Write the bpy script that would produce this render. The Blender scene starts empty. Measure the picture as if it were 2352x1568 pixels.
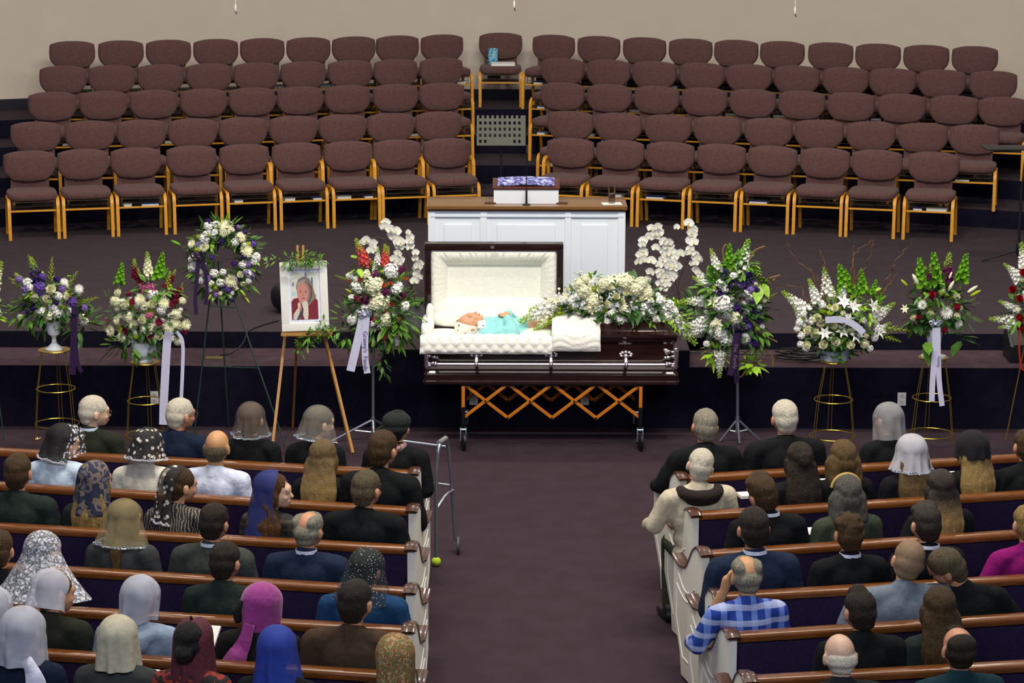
import bpy, bmesh, math, random
from mathutils import Vector, Matrix, Euler, Quaternion, noise
rnd = random.Random(7)
C = bpy.context.scene.collection
V = Vector
PI = math.pi
R = math.radians
sc = bpy.context.scene

# ------------------------------------------------------------------ camera
CAM_H, FPX, PITCH, ROLL = 5.02, 5600.0, 12.0, 0.17
cam_d = bpy.data.cameras.new('camera'); cam_o = bpy.data.objects.new('camera', cam_d); C.objects.link(cam_o)
CAM_R = Matrix.Rotation(R(90-PITCH), 3, 'X') @ Matrix.Rotation(R(ROLL), 3, 'Z')
cam_o.matrix_world = Matrix.Translation((0, 0, CAM_H)) @ CAM_R.to_4x4()
cam_d.sensor_width = 36.0; cam_d.lens = 36.0*FPX/2352.0
cam_d.clip_start = 0.5; cam_d.clip_end = 200
sc.camera = cam_o
sc.view_settings.view_transform = 'Standard'; sc.view_settings.look = 'None'
sc.view_settings.gamma = 1.0; sc.view_settings.use_curve_mapping = False
sc.view_settings.exposure = 0.0

# ------------------------------------------------------------------ light
w = bpy.data.worlds.new('world'); sc.world = w; w.use_nodes = True
bg = w.node_tree.nodes['Background']; bg.inputs[0].default_value = (0.62, 0.72, 1.0, 1); bg.inputs[1].default_value = 0.16

def area(name, loc, aim, sx, sy, power, col):
    d = bpy.data.lights.new(name, 'AREA'); d.shape = 'RECTANGLE'; d.size = sx; d.size_y = sy; d.energy = power; d.color = col
    o = bpy.data.objects.new(name, d); C.objects.link(o); o.location = loc
    o.rotation_euler = (V(aim)-V(loc)).to_track_quat('-Z', 'Y').to_euler(); return o
area('stage_light', (0.5, 13.5, 9.0), (0.3, 22.5, 1.0), 7.0, 1.0, 900, (1.0, 0.93, 0.82))
for lx in (-6.5, -3.6, -0.7, 2.2, 5.1): area('overhead_light', (lx, 22.0, 8.6), (lx, 24.0, 0.5), 0.5, 0.5, 110, (1.0, 0.9, 0.76))
for lx in (-4.6, -1.9, 2.0, 4.8):
    for ly in (12.2, 17.0): area('congregation_light', (lx, ly, 8.8), (lx, ly, 0), 0.45, 0.45, 62, (1.0, 0.86, 0.66))
area('balcony_light', (0, 2.0, 8.0), (0, 16.0, 1.0), 9.0, 2.0, 620, (0.8, 0.88, 1.0))

# ------------------------------------------------------------------ px -> place
def ray(x, y): return (CAM_R @ V(((x-1176)/FPX, -(y-784)/FPX, -1.0))).normalized()
def pY(x, y, Y):
    d = ray(x, y); return V((0, 0, CAM_H)) + d*(Y/d.y)
def pZ(x, y, Z):
    d = ray(x, y); return V((0, 0, CAM_H)) + d*((Z-CAM_H)/d.z)
def proj(p):
    q = CAM_R.transposed() @ (V(p)-V((0, 0, CAM_H)))
    return 1176+FPX*q.x/-q.z, 784-FPX*q.y/-q.z
def spx(Y, Z=0.8):
    """pixels per metre at that distance"""
    return FPX/(Y*math.cos(R(PITCH))+(CAM_H-Z)*math.sin(R(PITCH)))

# ------------------------------------------------------------------ materials
MATS = {}
def srgb(c): return tuple((x/255/12.92 if x/255 <= .04045 else ((x/255+.055)/1.055)**2.4) for x in c)
def mat(name, col, rough=.7, metal=0.0, var=.12, nscale=30.0, bump=.0, bscale=200.0, spec=.5, coat=0.0, lin=False, sheen=0.0, stretch=None, sub=0.0):
    if name in MATS: return MATS[name]
    m = bpy.data.materials.new(name); m.use_nodes = True; nt = m.node_tree; N = nt.nodes; L = nt.links
    b = N['Principled BSDF']; c = col if lin else srgb(col)
    b.inputs['Roughness'].default_value = rough; b.inputs['Metallic'].default_value = metal
    b.inputs['Specular IOR Level'].default_value = spec; b.inputs['Coat Weight'].default_value = coat
    b.inputs['Coat Roughness'].default_value = .08
    if sheen: b.inputs['Sheen Weight'].default_value = sheen
    tc = N.new('ShaderNodeTexCoord'); src = tc.outputs['Object']
    if stretch:
        mp = N.new('ShaderNodeMapping'); mp.inputs['Scale'].default_value = stretch; L.new(src, mp.inputs[0]); src = mp.outputs[0]
    n = N.new('ShaderNodeTexNoise'); n.inputs['Scale'].default_value = nscale; n.inputs['Detail'].default_value = 3; L.new(src, n.inputs['Vector'])
    cr = N.new('ShaderNodeValToRGB'); cr.color_ramp.elements[0].position = .3; cr.color_ramp.elements[1].position = .7
    cr.color_ramp.elements[0].color = (*[x*(1-var) for x in c], 1); cr.color_ramp.elements[1].color = (*[min(1, x*(1+var)) for x in c], 1)
    L.new(n.outputs['Fac'], cr.inputs[0]); L.new(cr.outputs[0], b.inputs['Base Color'])
    if bump:
        n2 = N.new('ShaderNodeTexNoise'); n2.inputs['Scale'].default_value = bscale; n2.inputs['Detail'].default_value = 2; L.new(src, n2.inputs['Vector'])
        bp = N.new('ShaderNodeBump'); bp.inputs['Strength'].default_value = bump; bp.inputs['Distance'].default_value = .01
        L.new(n2.outputs['Fac'], bp.inputs['Height']); L.new(bp.outputs[0], b.inputs['Normal'])
    MATS[name] = m; return m

def sheer(name, col, alpha, lace=None, scale=60.0, dots=None):
    """veil cloth: thin woven cloth that lets the hair show through; lace = how far the pattern closes it"""
    if name in MATS: return MATS[name]
    m = bpy.data.materials.new(name); m.use_nodes = True; nt = m.node_tree; N = nt.nodes; L = nt.links
    b = N['Principled BSDF']; b.inputs['Base Color'].default_value = (*srgb(col), 1); b.inputs['Roughness'].default_value = .8
    tc = N.new('ShaderNodeTexCoord')
    if lace is None and dots is None:
        n = N.new('ShaderNodeTexNoise'); n.inputs['Scale'].default_value = 14; L.new(tc.outputs['Object'], n.inputs['Vector'])
        mr = N.new('ShaderNodeMapRange'); mr.inputs['To Min'].default_value = alpha*.75; mr.inputs['To Max'].default_value = min(1, alpha*1.25)
        L.new(n.outputs['Fac'], mr.inputs['Value']); L.new(mr.outputs[0], b.inputs['Alpha'])
    else:
        v = N.new('ShaderNodeTexVoronoi'); v.inputs['Scale'].default_value = scale; L.new(tc.outputs['Object'], v.inputs['Vector'])
        cr = N.new('ShaderNodeValToRGB'); e = cr.color_ramp.elements; L.new(v.outputs['Distance'], cr.inputs[0])
        if lace is not None:
            e[0].position = lace; e[0].color = (1, 1, 1, 1); e[1].position = lace+.08; e[1].color = (alpha, alpha, alpha, 1)
            n = N.new('ShaderNodeTexNoise'); n.inputs['Scale'].default_value = scale*2.2; L.new(tc.outputs['Object'], n.inputs['Vector'])
            cr2 = N.new('ShaderNodeValToRGB'); cr2.color_ramp.elements[0].position = .47; cr2.color_ramp.elements[0].color = (.35, .35, .35, 1); cr2.color_ramp.elements[1].position = .56
            L.new(n.outputs['Fac'], cr2.inputs[0])
            mx = N.new('ShaderNodeMath'); mx.operation = 'MULTIPLY'; L.new(cr.outputs[0], mx.inputs[0]); L.new(cr2.outputs[0], mx.inputs[1]); L.new(mx.outputs[0], b.inputs['Alpha'])
        else:
            e[0].position = dots; e[0].color = (1, 1, 1, 1); e[1].position = dots+.03; e[1].color = (alpha, alpha, alpha, 1)
            L.new(cr.outputs[0], b.inputs['Alpha'])
            cc = N.new('ShaderNodeValToRGB'); L.new(v.outputs['Distance'], cc.inputs[0])
            cc.color_ramp.elements[0].position = dots; cc.color_ramp.elements[0].color = (.8, .85, .8, 1); cc.color_ramp.elements[1].position = dots+.03; cc.color_ramp.elements[1].color = (*srgb(col), 1)
            L.new(cc.outputs[0], b.inputs['Base Color'])
    MATS[name] = m; return m

def patterned(name, cols, scale=20.0, kind='noise', rough=.8, cuts=None, stretch=(1, 1, 1)):
    """cloth with a printed pattern: cols laid out over a noise, voronoi or wave field"""
    if name in MATS: return MATS[name]
    m = bpy.data.materials.new(name); m.use_nodes = True; nt = m.node_tree; N = nt.nodes; L = nt.links
    b = N['Principled BSDF']; b.inputs['Roughness'].default_value = rough; tc = N.new('ShaderNodeTexCoord')
    mp = N.new('ShaderNodeMapping'); mp.inputs['Scale'].default_value = stretch; L.new(tc.outputs['Object'], mp.inputs[0])
    if kind == 'noise': t = N.new('ShaderNodeTexNoise'); t.inputs['Detail'].default_value = 2; out = t.outputs['Fac']
    elif kind == 'voronoi': t = N.new('ShaderNodeTexVoronoi'); out = t.outputs['Distance']
    else: t = N.new('ShaderNodeTexWave'); t.inputs['Distortion'].default_value = 8; out = t.outputs['Fac']
    t.inputs['Scale'].default_value = scale; L.new(mp.outputs[0], t.inputs['Vector'])
    cr = N.new('ShaderNodeValToRGB'); cr.color_ramp.interpolation = 'CONSTANT'; e = cr.color_ramp.elements
    cuts = cuts or [i/len(cols) for i in range(len(cols))]
    while len(e) < len(cols): e.new(.99)
    for i, c in enumerate(cols): e[i].position = cuts[i]; e[i].color = (*srgb(c), 1)
    L.new(out, cr.inputs[0]); L.new(cr.outputs[0], b.inputs['Base Color'])
    MATS[name] = m; return m

def plaid(name, base, band, line, sz=.07):
    """woven check from two stripe sets in the cloth's own coordinates"""
    if name in MATS: return MATS[name]
    m = bpy.data.materials.new(name); m.use_nodes = True; nt = m.node_tree; N = nt.nodes; L = nt.links
    b = N['Principled BSDF']; b.inputs['Roughness'].default_value = .85; tc = N.new('ShaderNodeTexCoord'); sp = N.new('ShaderNodeSeparateXYZ'); L.new(tc.outputs['Object'], sp.inputs[0])
    def stripe(ax, duty):
        a = N.new('ShaderNodeMath'); a.operation = 'DIVIDE'; L.new(sp.outputs[ax], a.inputs[0]); a.inputs[1].default_value = sz
        f = N.new('ShaderNodeMath'); f.operation = 'FRACT'; L.new(a.outputs[0], f.inputs[0])
        l = N.new('ShaderNodeMath'); l.operation = 'LESS_THAN'; L.new(f.outputs[0], l.inputs[0]); l.inputs[1].default_value = duty; return l
    a, c = stripe(0, .42), stripe(2, .38)
    m1 = N.new('ShaderNodeMix'); m1.data_type = 'RGBA'; m1.inputs[6].default_value = (*srgb(base), 1); m1.inputs[7].default_value = (*srgb(band), 1); L.new(a.outputs[0], m1.inputs[0])
    m2 = N.new('ShaderNodeMix'); m2.data_type = 'RGBA'; m2.blend_type = 'MIX'; m2.inputs[7].default_value = (*srgb(line), 1); L.new(m1.outputs[2], m2.inputs[6])
    mm = N.new('ShaderNodeMath'); mm.operation = 'MULTIPLY'; L.new(c.outputs[0], mm.inputs[0]); mm.inputs[1].default_value = .5; L.new(mm.outputs[0], m2.inputs[0])
    L.new(m2.outputs[2], b.inputs['Base Color']); MATS[name] = m; return m

carpet_m = mat('carpet', (58, 46, 54), .95, var=.1, nscale=5, bump=.6, bscale=90, spec=.1)
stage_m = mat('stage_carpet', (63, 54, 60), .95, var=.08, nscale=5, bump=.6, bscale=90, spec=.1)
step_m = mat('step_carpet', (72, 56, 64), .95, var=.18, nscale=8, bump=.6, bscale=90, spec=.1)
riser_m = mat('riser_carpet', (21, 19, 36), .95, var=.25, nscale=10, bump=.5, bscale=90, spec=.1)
wall_m = mat('wall_fabric', (206, 194, 180), .9, var=.03, nscale=2.5, bump=.25, bscale=120, spec=.1)
dark_m = mat('black_base', (22, 20, 34), .8)
mauve_m = mat('mauve_upholstery', (98, 71, 69), .95, var=.16, nscale=45, bump=.4, bscale=260, spec=.1, sheen=.08)
oak_m = mat('oak_wood', (214, 150, 42), .42, var=.14, nscale=14, stretch=(6, 6, 1), spec=.5)
rack_m = mat('rack_board', (74, 56, 40), .7)
wire_m = mat('rack_wire', (44, 40, 40), .5)
pew_wood = mat('pew_wood', (112, 64, 26), .25, var=.22, nscale=12, stretch=(1, 8, 8), coat=.4)
cap_wood = mat('cap_wood', (68, 38, 24), .3, var=.2, nscale=20, coat=.4)
mahog = mat('mahogany', (74, 20, 18), .4, var=.2, nscale=12)
pew_cloth = mat('pew_upholstery', (50, 38, 70), .95, var=.2, nscale=60, bump=.3, bscale=300, spec=.1)
pew_paint = mat('pew_paint', (234, 230, 218), .5, var=.01)
pulpit_paint = mat('pulpit_paint', (228, 236, 246), .45, var=.0)
pulpit_top = mat('pulpit_top_wood', (122, 84, 42), .3, var=.15, nscale=10, stretch=(1, 8, 8), coat=.3)
pulpit_edge = mat('pulpit_edge_wood', (82, 40, 28), .35)
white_m = mat('white_paper', (232, 232, 226), .7, var=.02)
blue_m = mat('blue_cover', (34, 62, 140), .5)
black_m = mat('black_plastic', (16, 16, 20), .45, var=.1)
iron_m = mat('black_metal', (24, 26, 26), .35, metal=.4)
steel_m = mat('aluminium', (176, 184, 194), .32, metal=.9, var=.05)
gold_m = mat('brass_wire', (196, 166, 62), .3, metal=.85, var=.1)
green_wire = mat('green_wire', (26, 58, 46), .5)

# ------------------------------------------------------------------ mesh building
class MB:
    def __init__(s, o=(0, 0, 0)): s.v = []; s.f = []; s.o = V(o)
    def add(s, vs, fs):
        k = len(s.v); s.v += [V(p)-s.o for p in vs]; s.f += [tuple(i+k for i in f) for f in fs]; return s
    def box(s, c, sz, rot=None):
        c = V(c); h = V(sz)/2; vs = [V((x*h.x, y*h.y, z*h.z)) for z in (-1, 1) for y in (-1, 1) for x in (-1, 1)]
        if rot is not None: vs = [rot @ p for p in vs]
        return s.add([c+p for p in vs], [(0, 2, 3, 1), (4, 5, 7, 6), (0, 1, 5, 4), (2, 6, 7, 3), (0, 4, 6, 2), (1, 3, 7, 5)])
    def tube(s, pts, r, n=8, cap=True, flat=None):
        pts = [V(p) for p in pts]; rs = r if isinstance(r, (list, tuple)) else [r]*len(pts); vs = []; fs = []
        t0 = (pts[1]-pts[0]).normalized(); up = V((0, 0, 1)) if abs(t0.z) < .9 else V((1, 0, 0)); a = t0.cross(up).normalized()
        for i, p in enumerate(pts):
            t = ((pts[min(i+1, len(pts)-1)]-pts[max(i-1, 0)])).normalized(); a = (a-t*a.dot(t)).normalized(); b = t.cross(a)
            for k in range(n):
                an = 2*PI*k/n+(PI/4 if n == 4 else 0); vs.append(p+a*math.cos(an)*rs[i]+b*math.sin(an)*rs[i]*(flat or 1))
        for i in range(len(pts)-1):
            for k in range(n): fs.append((i*n+k, i*n+(k+1) % n, (i+1)*n+(k+1) % n, (i+1)*n+k))
        if cap: fs.append(tuple(range(n))[::-1]); fs.append(tuple(range((len(pts)-1)*n, len(pts)*n)))
        return s.add(vs, fs)
    def cap(s, p0, p1, r0, r1, n=12):
        """capsule with tapering radius"""
        p0, p1 = V(p0), V(p1); d = p1-p0; L = d.length
        if L < 1e-5: return s.ell(p0, (r0,)*3)
        d /= L; pts = []; rs = []
        for a in (85, 60, 30): pts.append(p0-d*r0*math.sin(R(a))); rs.append(max(r0*math.cos(R(a)), 1e-4))
        pts += [p0, p1]; rs += [r0, r1]
        for a in (30, 60, 85): pts.append(p1+d*r1*math.sin(R(a))); rs.append(max(r1*math.cos(R(a)), 1e-4))
        return s.tube(pts, rs, n)
    def ell(s, c, r, rot=None, nu=16, nv=10, e=1.0):
        c = V(c); r = V(r) if not isinstance(r, float) else V((r, r, r)); vs = []; fs = []
        pw = lambda t: math.copysign(abs(t)**e, t)
        for j in range(1, nv):
            th = PI*j/nv
            for i in range(nu):
                ph = 2*PI*i/nu; p = V((r.x*pw(math.sin(th))*pw(math.cos(ph)), r.y*pw(math.sin(th))*pw(math.sin(ph)), r.z*pw(math.cos(th)))); vs.append(p)
        vs += [V((0, 0, r.z)), V((0, 0, -r.z))]
        for j in range(nv-2):
            for i in range(nu): fs.append((j*nu+i, (j+1)*nu+i, (j+1)*nu+(i+1) % nu, j*nu+(i+1) % nu))
        for i in range(nu):
            fs.append((len(vs)-2, i, (i+1) % nu)); fs.append((len(vs)-1, (nv-2)*nu+(i+1) % nu, (nv-2)*nu+i))
        if rot is not None: vs = [rot @ p for p in vs]
        return s.add([c+p for p in vs], fs)
    def lathe(s, prof, c=(0, 0, 0), n=24, sq=None):
        c = V(c); vs = []; fs = []
        for (r, z) in prof:
            for k in range(n):
                a = 2*PI*k/n; vs.append(c+V((r*math.cos(a), r*math.sin(a)*(sq or 1), z)))
        for i in range(len(prof)-1):
            for k in range(n): fs.append((i*n+k, i*n+(k+1) % n, (i+1)*n+(k+1) % n, (i+1)*n+k))
        fs.append(tuple(range(n))[::-1]); fs.append(tuple(range((len(prof)-1)*n, len(prof)*n)))
        return s.add(vs, fs)
    def prism(s, outline, f0, f1):
        """outline (a,b) list; f0,f1 map (a,b)->point on either side"""
        n = len(outline); vs = [f0(*p) for p in outline]+[f1(*p) for p in outline]
        return s.add(vs, [tuple(range(n))[::-1], tuple(range(n, 2*n))]+[(i, (i+1) % n, n+(i+1) % n, n+i) for i in range(n)])
    def grid(s, P, closed_u=False):
        """P[j][i] points"""
        nj, ni = len(P), len(P[0]); vs = [p for r in P for p in r]; fs = []
        for j in range(nj-1):
            for i in range(ni if closed_u else ni-1): fs.append((j*ni+i, j*ni+(i+1) % ni, (j+1)*ni+(i+1) % ni, (j+1)*ni+i))
        return s.add(vs, fs)
    def ring(s, c, R_, r, n=40, m=6):
        c = V(c); return s.tube([c+V((R_*math.cos(2*PI*k/n), R_*math.sin(2*PI*k/n), 0)) for k in range(n+1)], r, m, cap=False)
    def puff(s, outline, th, edge=.1, curve=0.0, puffy=.25, c=(0, 0, 0)):
        """upholstered pad: outline in x,z, thickness along y"""
        c = V(c); n = len(outline); cx = sum(p[0] for p in outline)/n; cz = sum(p[1] for p in outline)/n; rings = []
        seq = [(-1-puffy, .0), (-1-puffy*.8, .5)]+[(math.sin(R(a)), 1-edge*(1-math.cos(R(a)))) for a in (-90, -55, -20, 20, 55, 90)]+[(1+puffy*.8, .5), (1+puffy, .0)]
        vs = []; fs = []
        for (y, sc_) in seq:
            for (x, z) in outline:
                X = cx+(x-cx)*sc_; Z = cz+(z-cz)*sc_; vs.append(c+V((X, y*th/2-curve*X*X, Z)))
        for j in range(len(seq)-1):
            for i in range(n): fs.append((j*n+i, j*n+(i+1) % n, (j+1)*n+(i+1) % n, (j+1)*n+i))
        return s.add(vs, fs)
    def strip(s, pts, wid, nrm=(0, -1, 0), th=.002, wdir=None):
        """ribbon: path, width, thin but with thickness"""
        pts = [V(p) for p in pts]; L_ = []
        for i, p in enumerate(pts):
            t = (pts[min(i+1, len(pts)-1)]-pts[max(i-1, 0)]).normalized(); nn = V(nrm); wv = V(wdir) if wdir else t.cross(nn).normalized()
            ww = wid[i] if isinstance(wid, (list, tuple)) else wid; nn = t.cross(wv).normalized()
            L_.append([p-wv*ww/2+nn*th, p+wv*ww/2+nn*th, p+wv*ww/2-nn*th, p-wv*ww/2-nn*th])
        s.grid(L_, True); k = len(s.v)-4*len(pts); s.f.append((k, k+1, k+2, k+3)); k = len(s.v)-4; s.f.append((k+3, k+2, k+1, k)); return s
    def build(s, name, m, parent=None, bevel=0, seg=2, sharp=35, smooth=True, label=None, loc=None, mats=None):
        me = bpy.data.meshes.new(name); me.from_pydata([tuple(p) for p in s.v], [], s.f)
        bm = bmesh.new(); bm.from_mesh(me)
        bmesh.ops.recalc_face_normals(bm, faces=bm.faces)
        if bevel: bmesh.ops.bevel(bm, geom=list(bm.edges), offset=bevel, segments=seg, profile=.7, affect='EDGES', clamp_overlap=True)
        bm.to_mesh(me); bm.free()
        if smooth: me.shade_smooth(); me.set_sharp_from_angle(angle=R(sharp))
        for x in (mats or [m]): me.materials.append(x)
        return link(name, me, parent, label, loc)

def link(name, me, parent=None, label=None, loc=None):
    o = bpy.data.objects.new(name, me); C.objects.link(o)
    if parent is not None: o.parent = parent
    if loc is not None: o.location = loc
    if label: o['label'] = label
    return o
def tag(o, label, cat, group=None):
    o['label'] = label; o['category'] = cat
    if group: o['group'] = group
    return o
def thing(name, label, cat, loc=(0, 0, 0), rz=0.0, group=None):
    o = bpy.data.objects.new(name, None); C.objects.link(o); o.empty_display_size = .1
    o.location = loc; o.rotation_euler = (0, 0, rz); return tag(o, label, cat, group)
def struct(o): o['kind'] = 'structure'; return o
def dup(root, loc, rz=0.0, label=None, group=None, scale=None, skip=()):
    r = root.copy(); C.objects.link(r); r.location = loc; r.rotation_euler = (0, 0, rz)
    if scale: r.scale = scale
    if label: r['label'] = label
    if group: r['group'] = group
    for ch in list(root.children):
        if ch.name.split('.')[0] in skip: continue
        c = ch.copy(); C.objects.link(c); c.parent = r
        for g in list(ch.children):
            d = g.copy(); C.objects.link(d); d.parent = c
    return r

# ------------------------------------------------------------------ room
SF = 20.1            # stage front
Z1, Z2 = 0.53, 0.675 # step and stage height
RAD = 14.0
def sag(x): return RAD-math.sqrt(max(RAD*RAD-x*x, 1))
XL, XR = -8.2, 8.6
m = MB(); m.box((0, 13.0, -.05), (18, 16.3, .1)); struct(m.build('floor', carpet_m, smooth=False))
BX0, BX1 = -1.10, 1.50    # centre block of the stage that comes forward
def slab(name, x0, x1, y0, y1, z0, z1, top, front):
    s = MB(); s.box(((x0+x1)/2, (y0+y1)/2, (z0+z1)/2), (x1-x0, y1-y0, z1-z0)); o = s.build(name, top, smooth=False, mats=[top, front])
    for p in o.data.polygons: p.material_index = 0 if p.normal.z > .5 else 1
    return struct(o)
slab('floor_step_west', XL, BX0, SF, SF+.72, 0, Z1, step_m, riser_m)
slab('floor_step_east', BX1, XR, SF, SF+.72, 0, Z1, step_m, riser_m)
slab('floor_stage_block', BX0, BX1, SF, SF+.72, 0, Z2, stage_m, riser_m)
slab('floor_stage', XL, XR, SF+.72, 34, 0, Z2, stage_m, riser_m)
# choir tiers: arcs
ROWY = [27.4, 28.3, 29.33, 30.2, 31.0]
RISE = [0, .20, .22, .22, .22]
FZ = [Z2]
for r_ in RISE[1:]: FZ.append(FZ[-1]+r_)
for k in range(1, 5):
    y0 = ROWY[k-1]+.10; xs = [XL+(XR-XL)*i/40 for i in range(41)]
    s = MB(); top = [V((x, y0-sag(x)*.95, FZ[k])) for x in xs]; bot = [V((x, y0-sag(x)*.95, FZ[k-1])) for x in xs]
    back = [V((x, 34, FZ[k])) for x in xs]; bb = [V((x, 34, FZ[k-1])) for x in xs]
    s.grid([bot, top]); n0 = len(s.f); s.grid([top, back]); s.grid([back, bb])
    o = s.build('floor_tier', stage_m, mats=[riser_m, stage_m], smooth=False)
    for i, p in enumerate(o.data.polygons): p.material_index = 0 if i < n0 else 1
    struct(o)
WY = 31.38
def wallpt(x, z, off=0): return V((x, WY-off-sag(x)*.9, z))
xs = [XL-.5+(XR-XL+1)*i/48 for i in range(49)]
s = MB(); s.grid([[wallpt(x, z, o_) for x in xs] for z, o_ in ((FZ[4], 0), (FZ[4]+.15, 0), (5.5, 0), (9.5, 0))])
s.grid([[wallpt(x, z, -.2) for x in xs] for z in (FZ[4], 9.5)]); struct(s.build('wall_back', wall_m))
s = MB(); s.grid([[wallpt(x, z, o_) for x in xs] for z, o_ in ((FZ[4]-.01, .03), (FZ[4]+.125, .03), (FZ[4]+.135, .0))]); struct(s.build('baseboard_back', dark_m))

# hanging microphone leads in front of the back wall
for x, y in ((541, 22), (1181, 14), (1826, 28)):
    p = pY(x, y, 26.0); t = thing('hanging_microphone', {541: 'thin white cord with microphone hanging over the left choir chairs', 1181: 'thin white cord with microphone hanging above the lone middle chair', 1826: 'thin white cord with microphone hanging over the right choir chairs'}[x], 'microphone', p)
    MB().tube([(0, 0, .02), (.004, 0, .5), (0, 0, 8-p.z)], .004, 6).build('cord', white_m, t)
    MB().lathe([(.004, .06), (.013, .03), (.013, -.01), (.006, -.02)], n=10).build('connector', white_m, t)
    MB().tube([(0, 0, -.015), (.012, -.01, -.05)], [.006, .005], 8).build('capsule', black_m, t)

# ------------------------------------------------------------------ choir chairs (front = -y)
def bend(pts, r, k=5):
    """rounded polyline"""
    out = [V(pts[0])]
    for i in range(1, len(pts)-1):
        p, a, b = V(pts[i]), V(pts[i-1]), V(pts[i+1]); da = (a-p).normalized(); db = (b-p).normalized(); rr = min(r, (a-p).length*.49, (b-p).length*.49)
        for j in range(k+1):
            t = j/k; out.append((p+da*rr)*(1-t)**2+p*2*t*(1-t)+(p+db*rr)*t*t)
    out.append(V(pts[-1])); return out
def bar(s, pts, wx, th):
    """bentwood strip in the y-z plane, wx wide in x"""
    L_ = []
    for i, p in enumerate(pts):
        t = (pts[min(i+1, len(pts)-1)]-pts[max(i-1, 0)]).normalized(); n = V((1, 0, 0)).cross(t).normalized()
        L_.append([p+V((-wx/2, 0, 0))+n*th/2, p+V((wx/2, 0, 0))+n*th/2, p+V((wx/2, 0, 0))-n*th/2, p+V((-wx/2, 0, 0))-n*th/2])
    s.grid(L_, True); k = len(s.v)-4*len(pts); s.f.append((k, k+1, k+2, k+3)); k = len(s.v)-4; s.f.append((k+3, k+2, k+1, k))
def make_chair():
    t = thing('choir_chair', '-', 'chair')
    # seat pad
    MB().ell((0, -.27, .455), (.262, .25, .052), nu=28, nv=14, e=.42).build('seat', mauve_m, t, sharp=80)
    MB().box((0, -.27, .405), (.44, .42, .02)).build('seat_board', rack_m, t)
    hw = lambda u: .276*(1-.36*(max(0, .58-u)/.58)**2.5)-.008*max(0, u-.75)/.25
    N = 14; z0, z1 = .572, .893; outl = []
    for i in range(N+1): u = i/N; outl.append((hw(u), z0+(z1-z0-.045)*u))
    for i in range(1, 14): a = 1-2*i/14; outl.append((a*.262, z1-.04+.040*(1-abs(a)**2.6)))
    for i in range(N, -1, -1): u = i/N; outl.append((-hw(u), z0+(z1-z0-.045)*u))
    for i in range(1, 8): a = -1+2*i/8; outl.append((a*.15, z0-.016*(1-a*a)))
    MB().puff(outl, .085, .10, curve=-.35, puffy=.35, c=(0, -.045, 0)).build('backrest', mauve_m, t, sharp=80)
    MB().box((0, -.018, .545), (.41, .03, .20)).build('lower_back', mauve_m, t, bevel=.008)
    for s_ in (-1, 1):
        m = MB(); bar(m, bend([V((s_*.255, -.50, 0)), V((s_*.255, -.485, .425)), V((s_*.255, -.10, .425)), V((s_*.255, -.02, 0))], .09, 6), .034, .032)
        m.build('side_frame', oak_m, t)
    MB().box((0, -.475, .305), (.47, .022, .018)).build('front_rail', oak_m, t, bevel=.003)
    m = MB(); m.box((0, -.25, .30), (.46, .42, .008)); m.box((-.08, -.16, .345), (.16, .2, .085)); m.build('book_rack', rack_m, t)
    m = MB()
    for s_ in (-1, 1): m.tube([(s_*.21, -.46, .31), (s_*.21, -.46, .39)], .004, 5)
    m.tube([(-.21, -.46, .35), (.21, -.46, .35)], .003, 5); m.build('rack_wire', wire_m, t)
    return t
chair0 = make_chair(); chair_used = [0]
arm_me = None
def arm_mesh():
    global arm_me
    if arm_me is None:
        m = MB(); bar(m, bend([V((0, -.20, .40)), V((0, -.185, .66)), V((0, -.02, .68)), V((0, .03, .40))], .07, 6), .036, .034)
        o = m.build('arm_loop', oak_m); arm_me = o.data; bpy.data.objects.remove(o)
    return arm_me
ROWS = {
 5: ([165,276,386,495,602,707,811,912,1014], [92,91,89,87,85,84,82,79,77], [1273,1377,1482,1588,1692,1798,1909,2018,2129,2241], [77,81,84,87,89,92,95,98,101,104]),
 4: ([143,256,368,479,587,695,802,907,1012], [149,147,145,143,141,139,137,134,130], [1294,1400,1505,1613,1723,1831,1943,2054,2166,2282], [131,135,139,141,146,148,151,156,158,160]),
 3: ([118,236,352,466,577,687,797,907,1013], [209,206,203,201,199,197,193,190,188], [1294,1401,1510,1620,1731,1843,1957,2073,2193,2306], [188,190,195,199,203,206,210,213,217,220]),
 2: ([80,205,323,441,557,671,785,895,1006], [277,274,272,269,266,264,260,258,253], [1312,1423,1536,1650,1766,1884,2002,2120,2241], [252,257,260,265,268,273,276,279,284]),
 1: ([64,189,311,439,559,679,798,910,1026], [344,339,335,331,329,325,322,318,314], [1312,1426,1541,1659,1777,1897,2016,2147], [315,318,323,328,333,337,341,346])}
ORD = ['first', 'second', 'third', 'fourth', 'fifth', 'sixth', 'seventh', 'eighth', 'ninth', 'tenth', 'eleventh']
RN = {1: 'front', 2: 'second', 3: 'third', 4: 'fourth', 5: 'rearmost'}
SEATS = {}
def chair(loc, rz, label, group, arms=(), key=None):
    if not chair_used[0]:
        o = chair0; o.location = loc; o.rotation_euler = (0, 0, rz); o['label'] = label; o['group'] = group; chair_used[0] = 1
    else:
        o = dup(chair0, loc, rz, label, group)
    ARMQ.append((o, arms)); SEATS[key] = (V(loc), rz, o); return o
ARMQ = []
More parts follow.
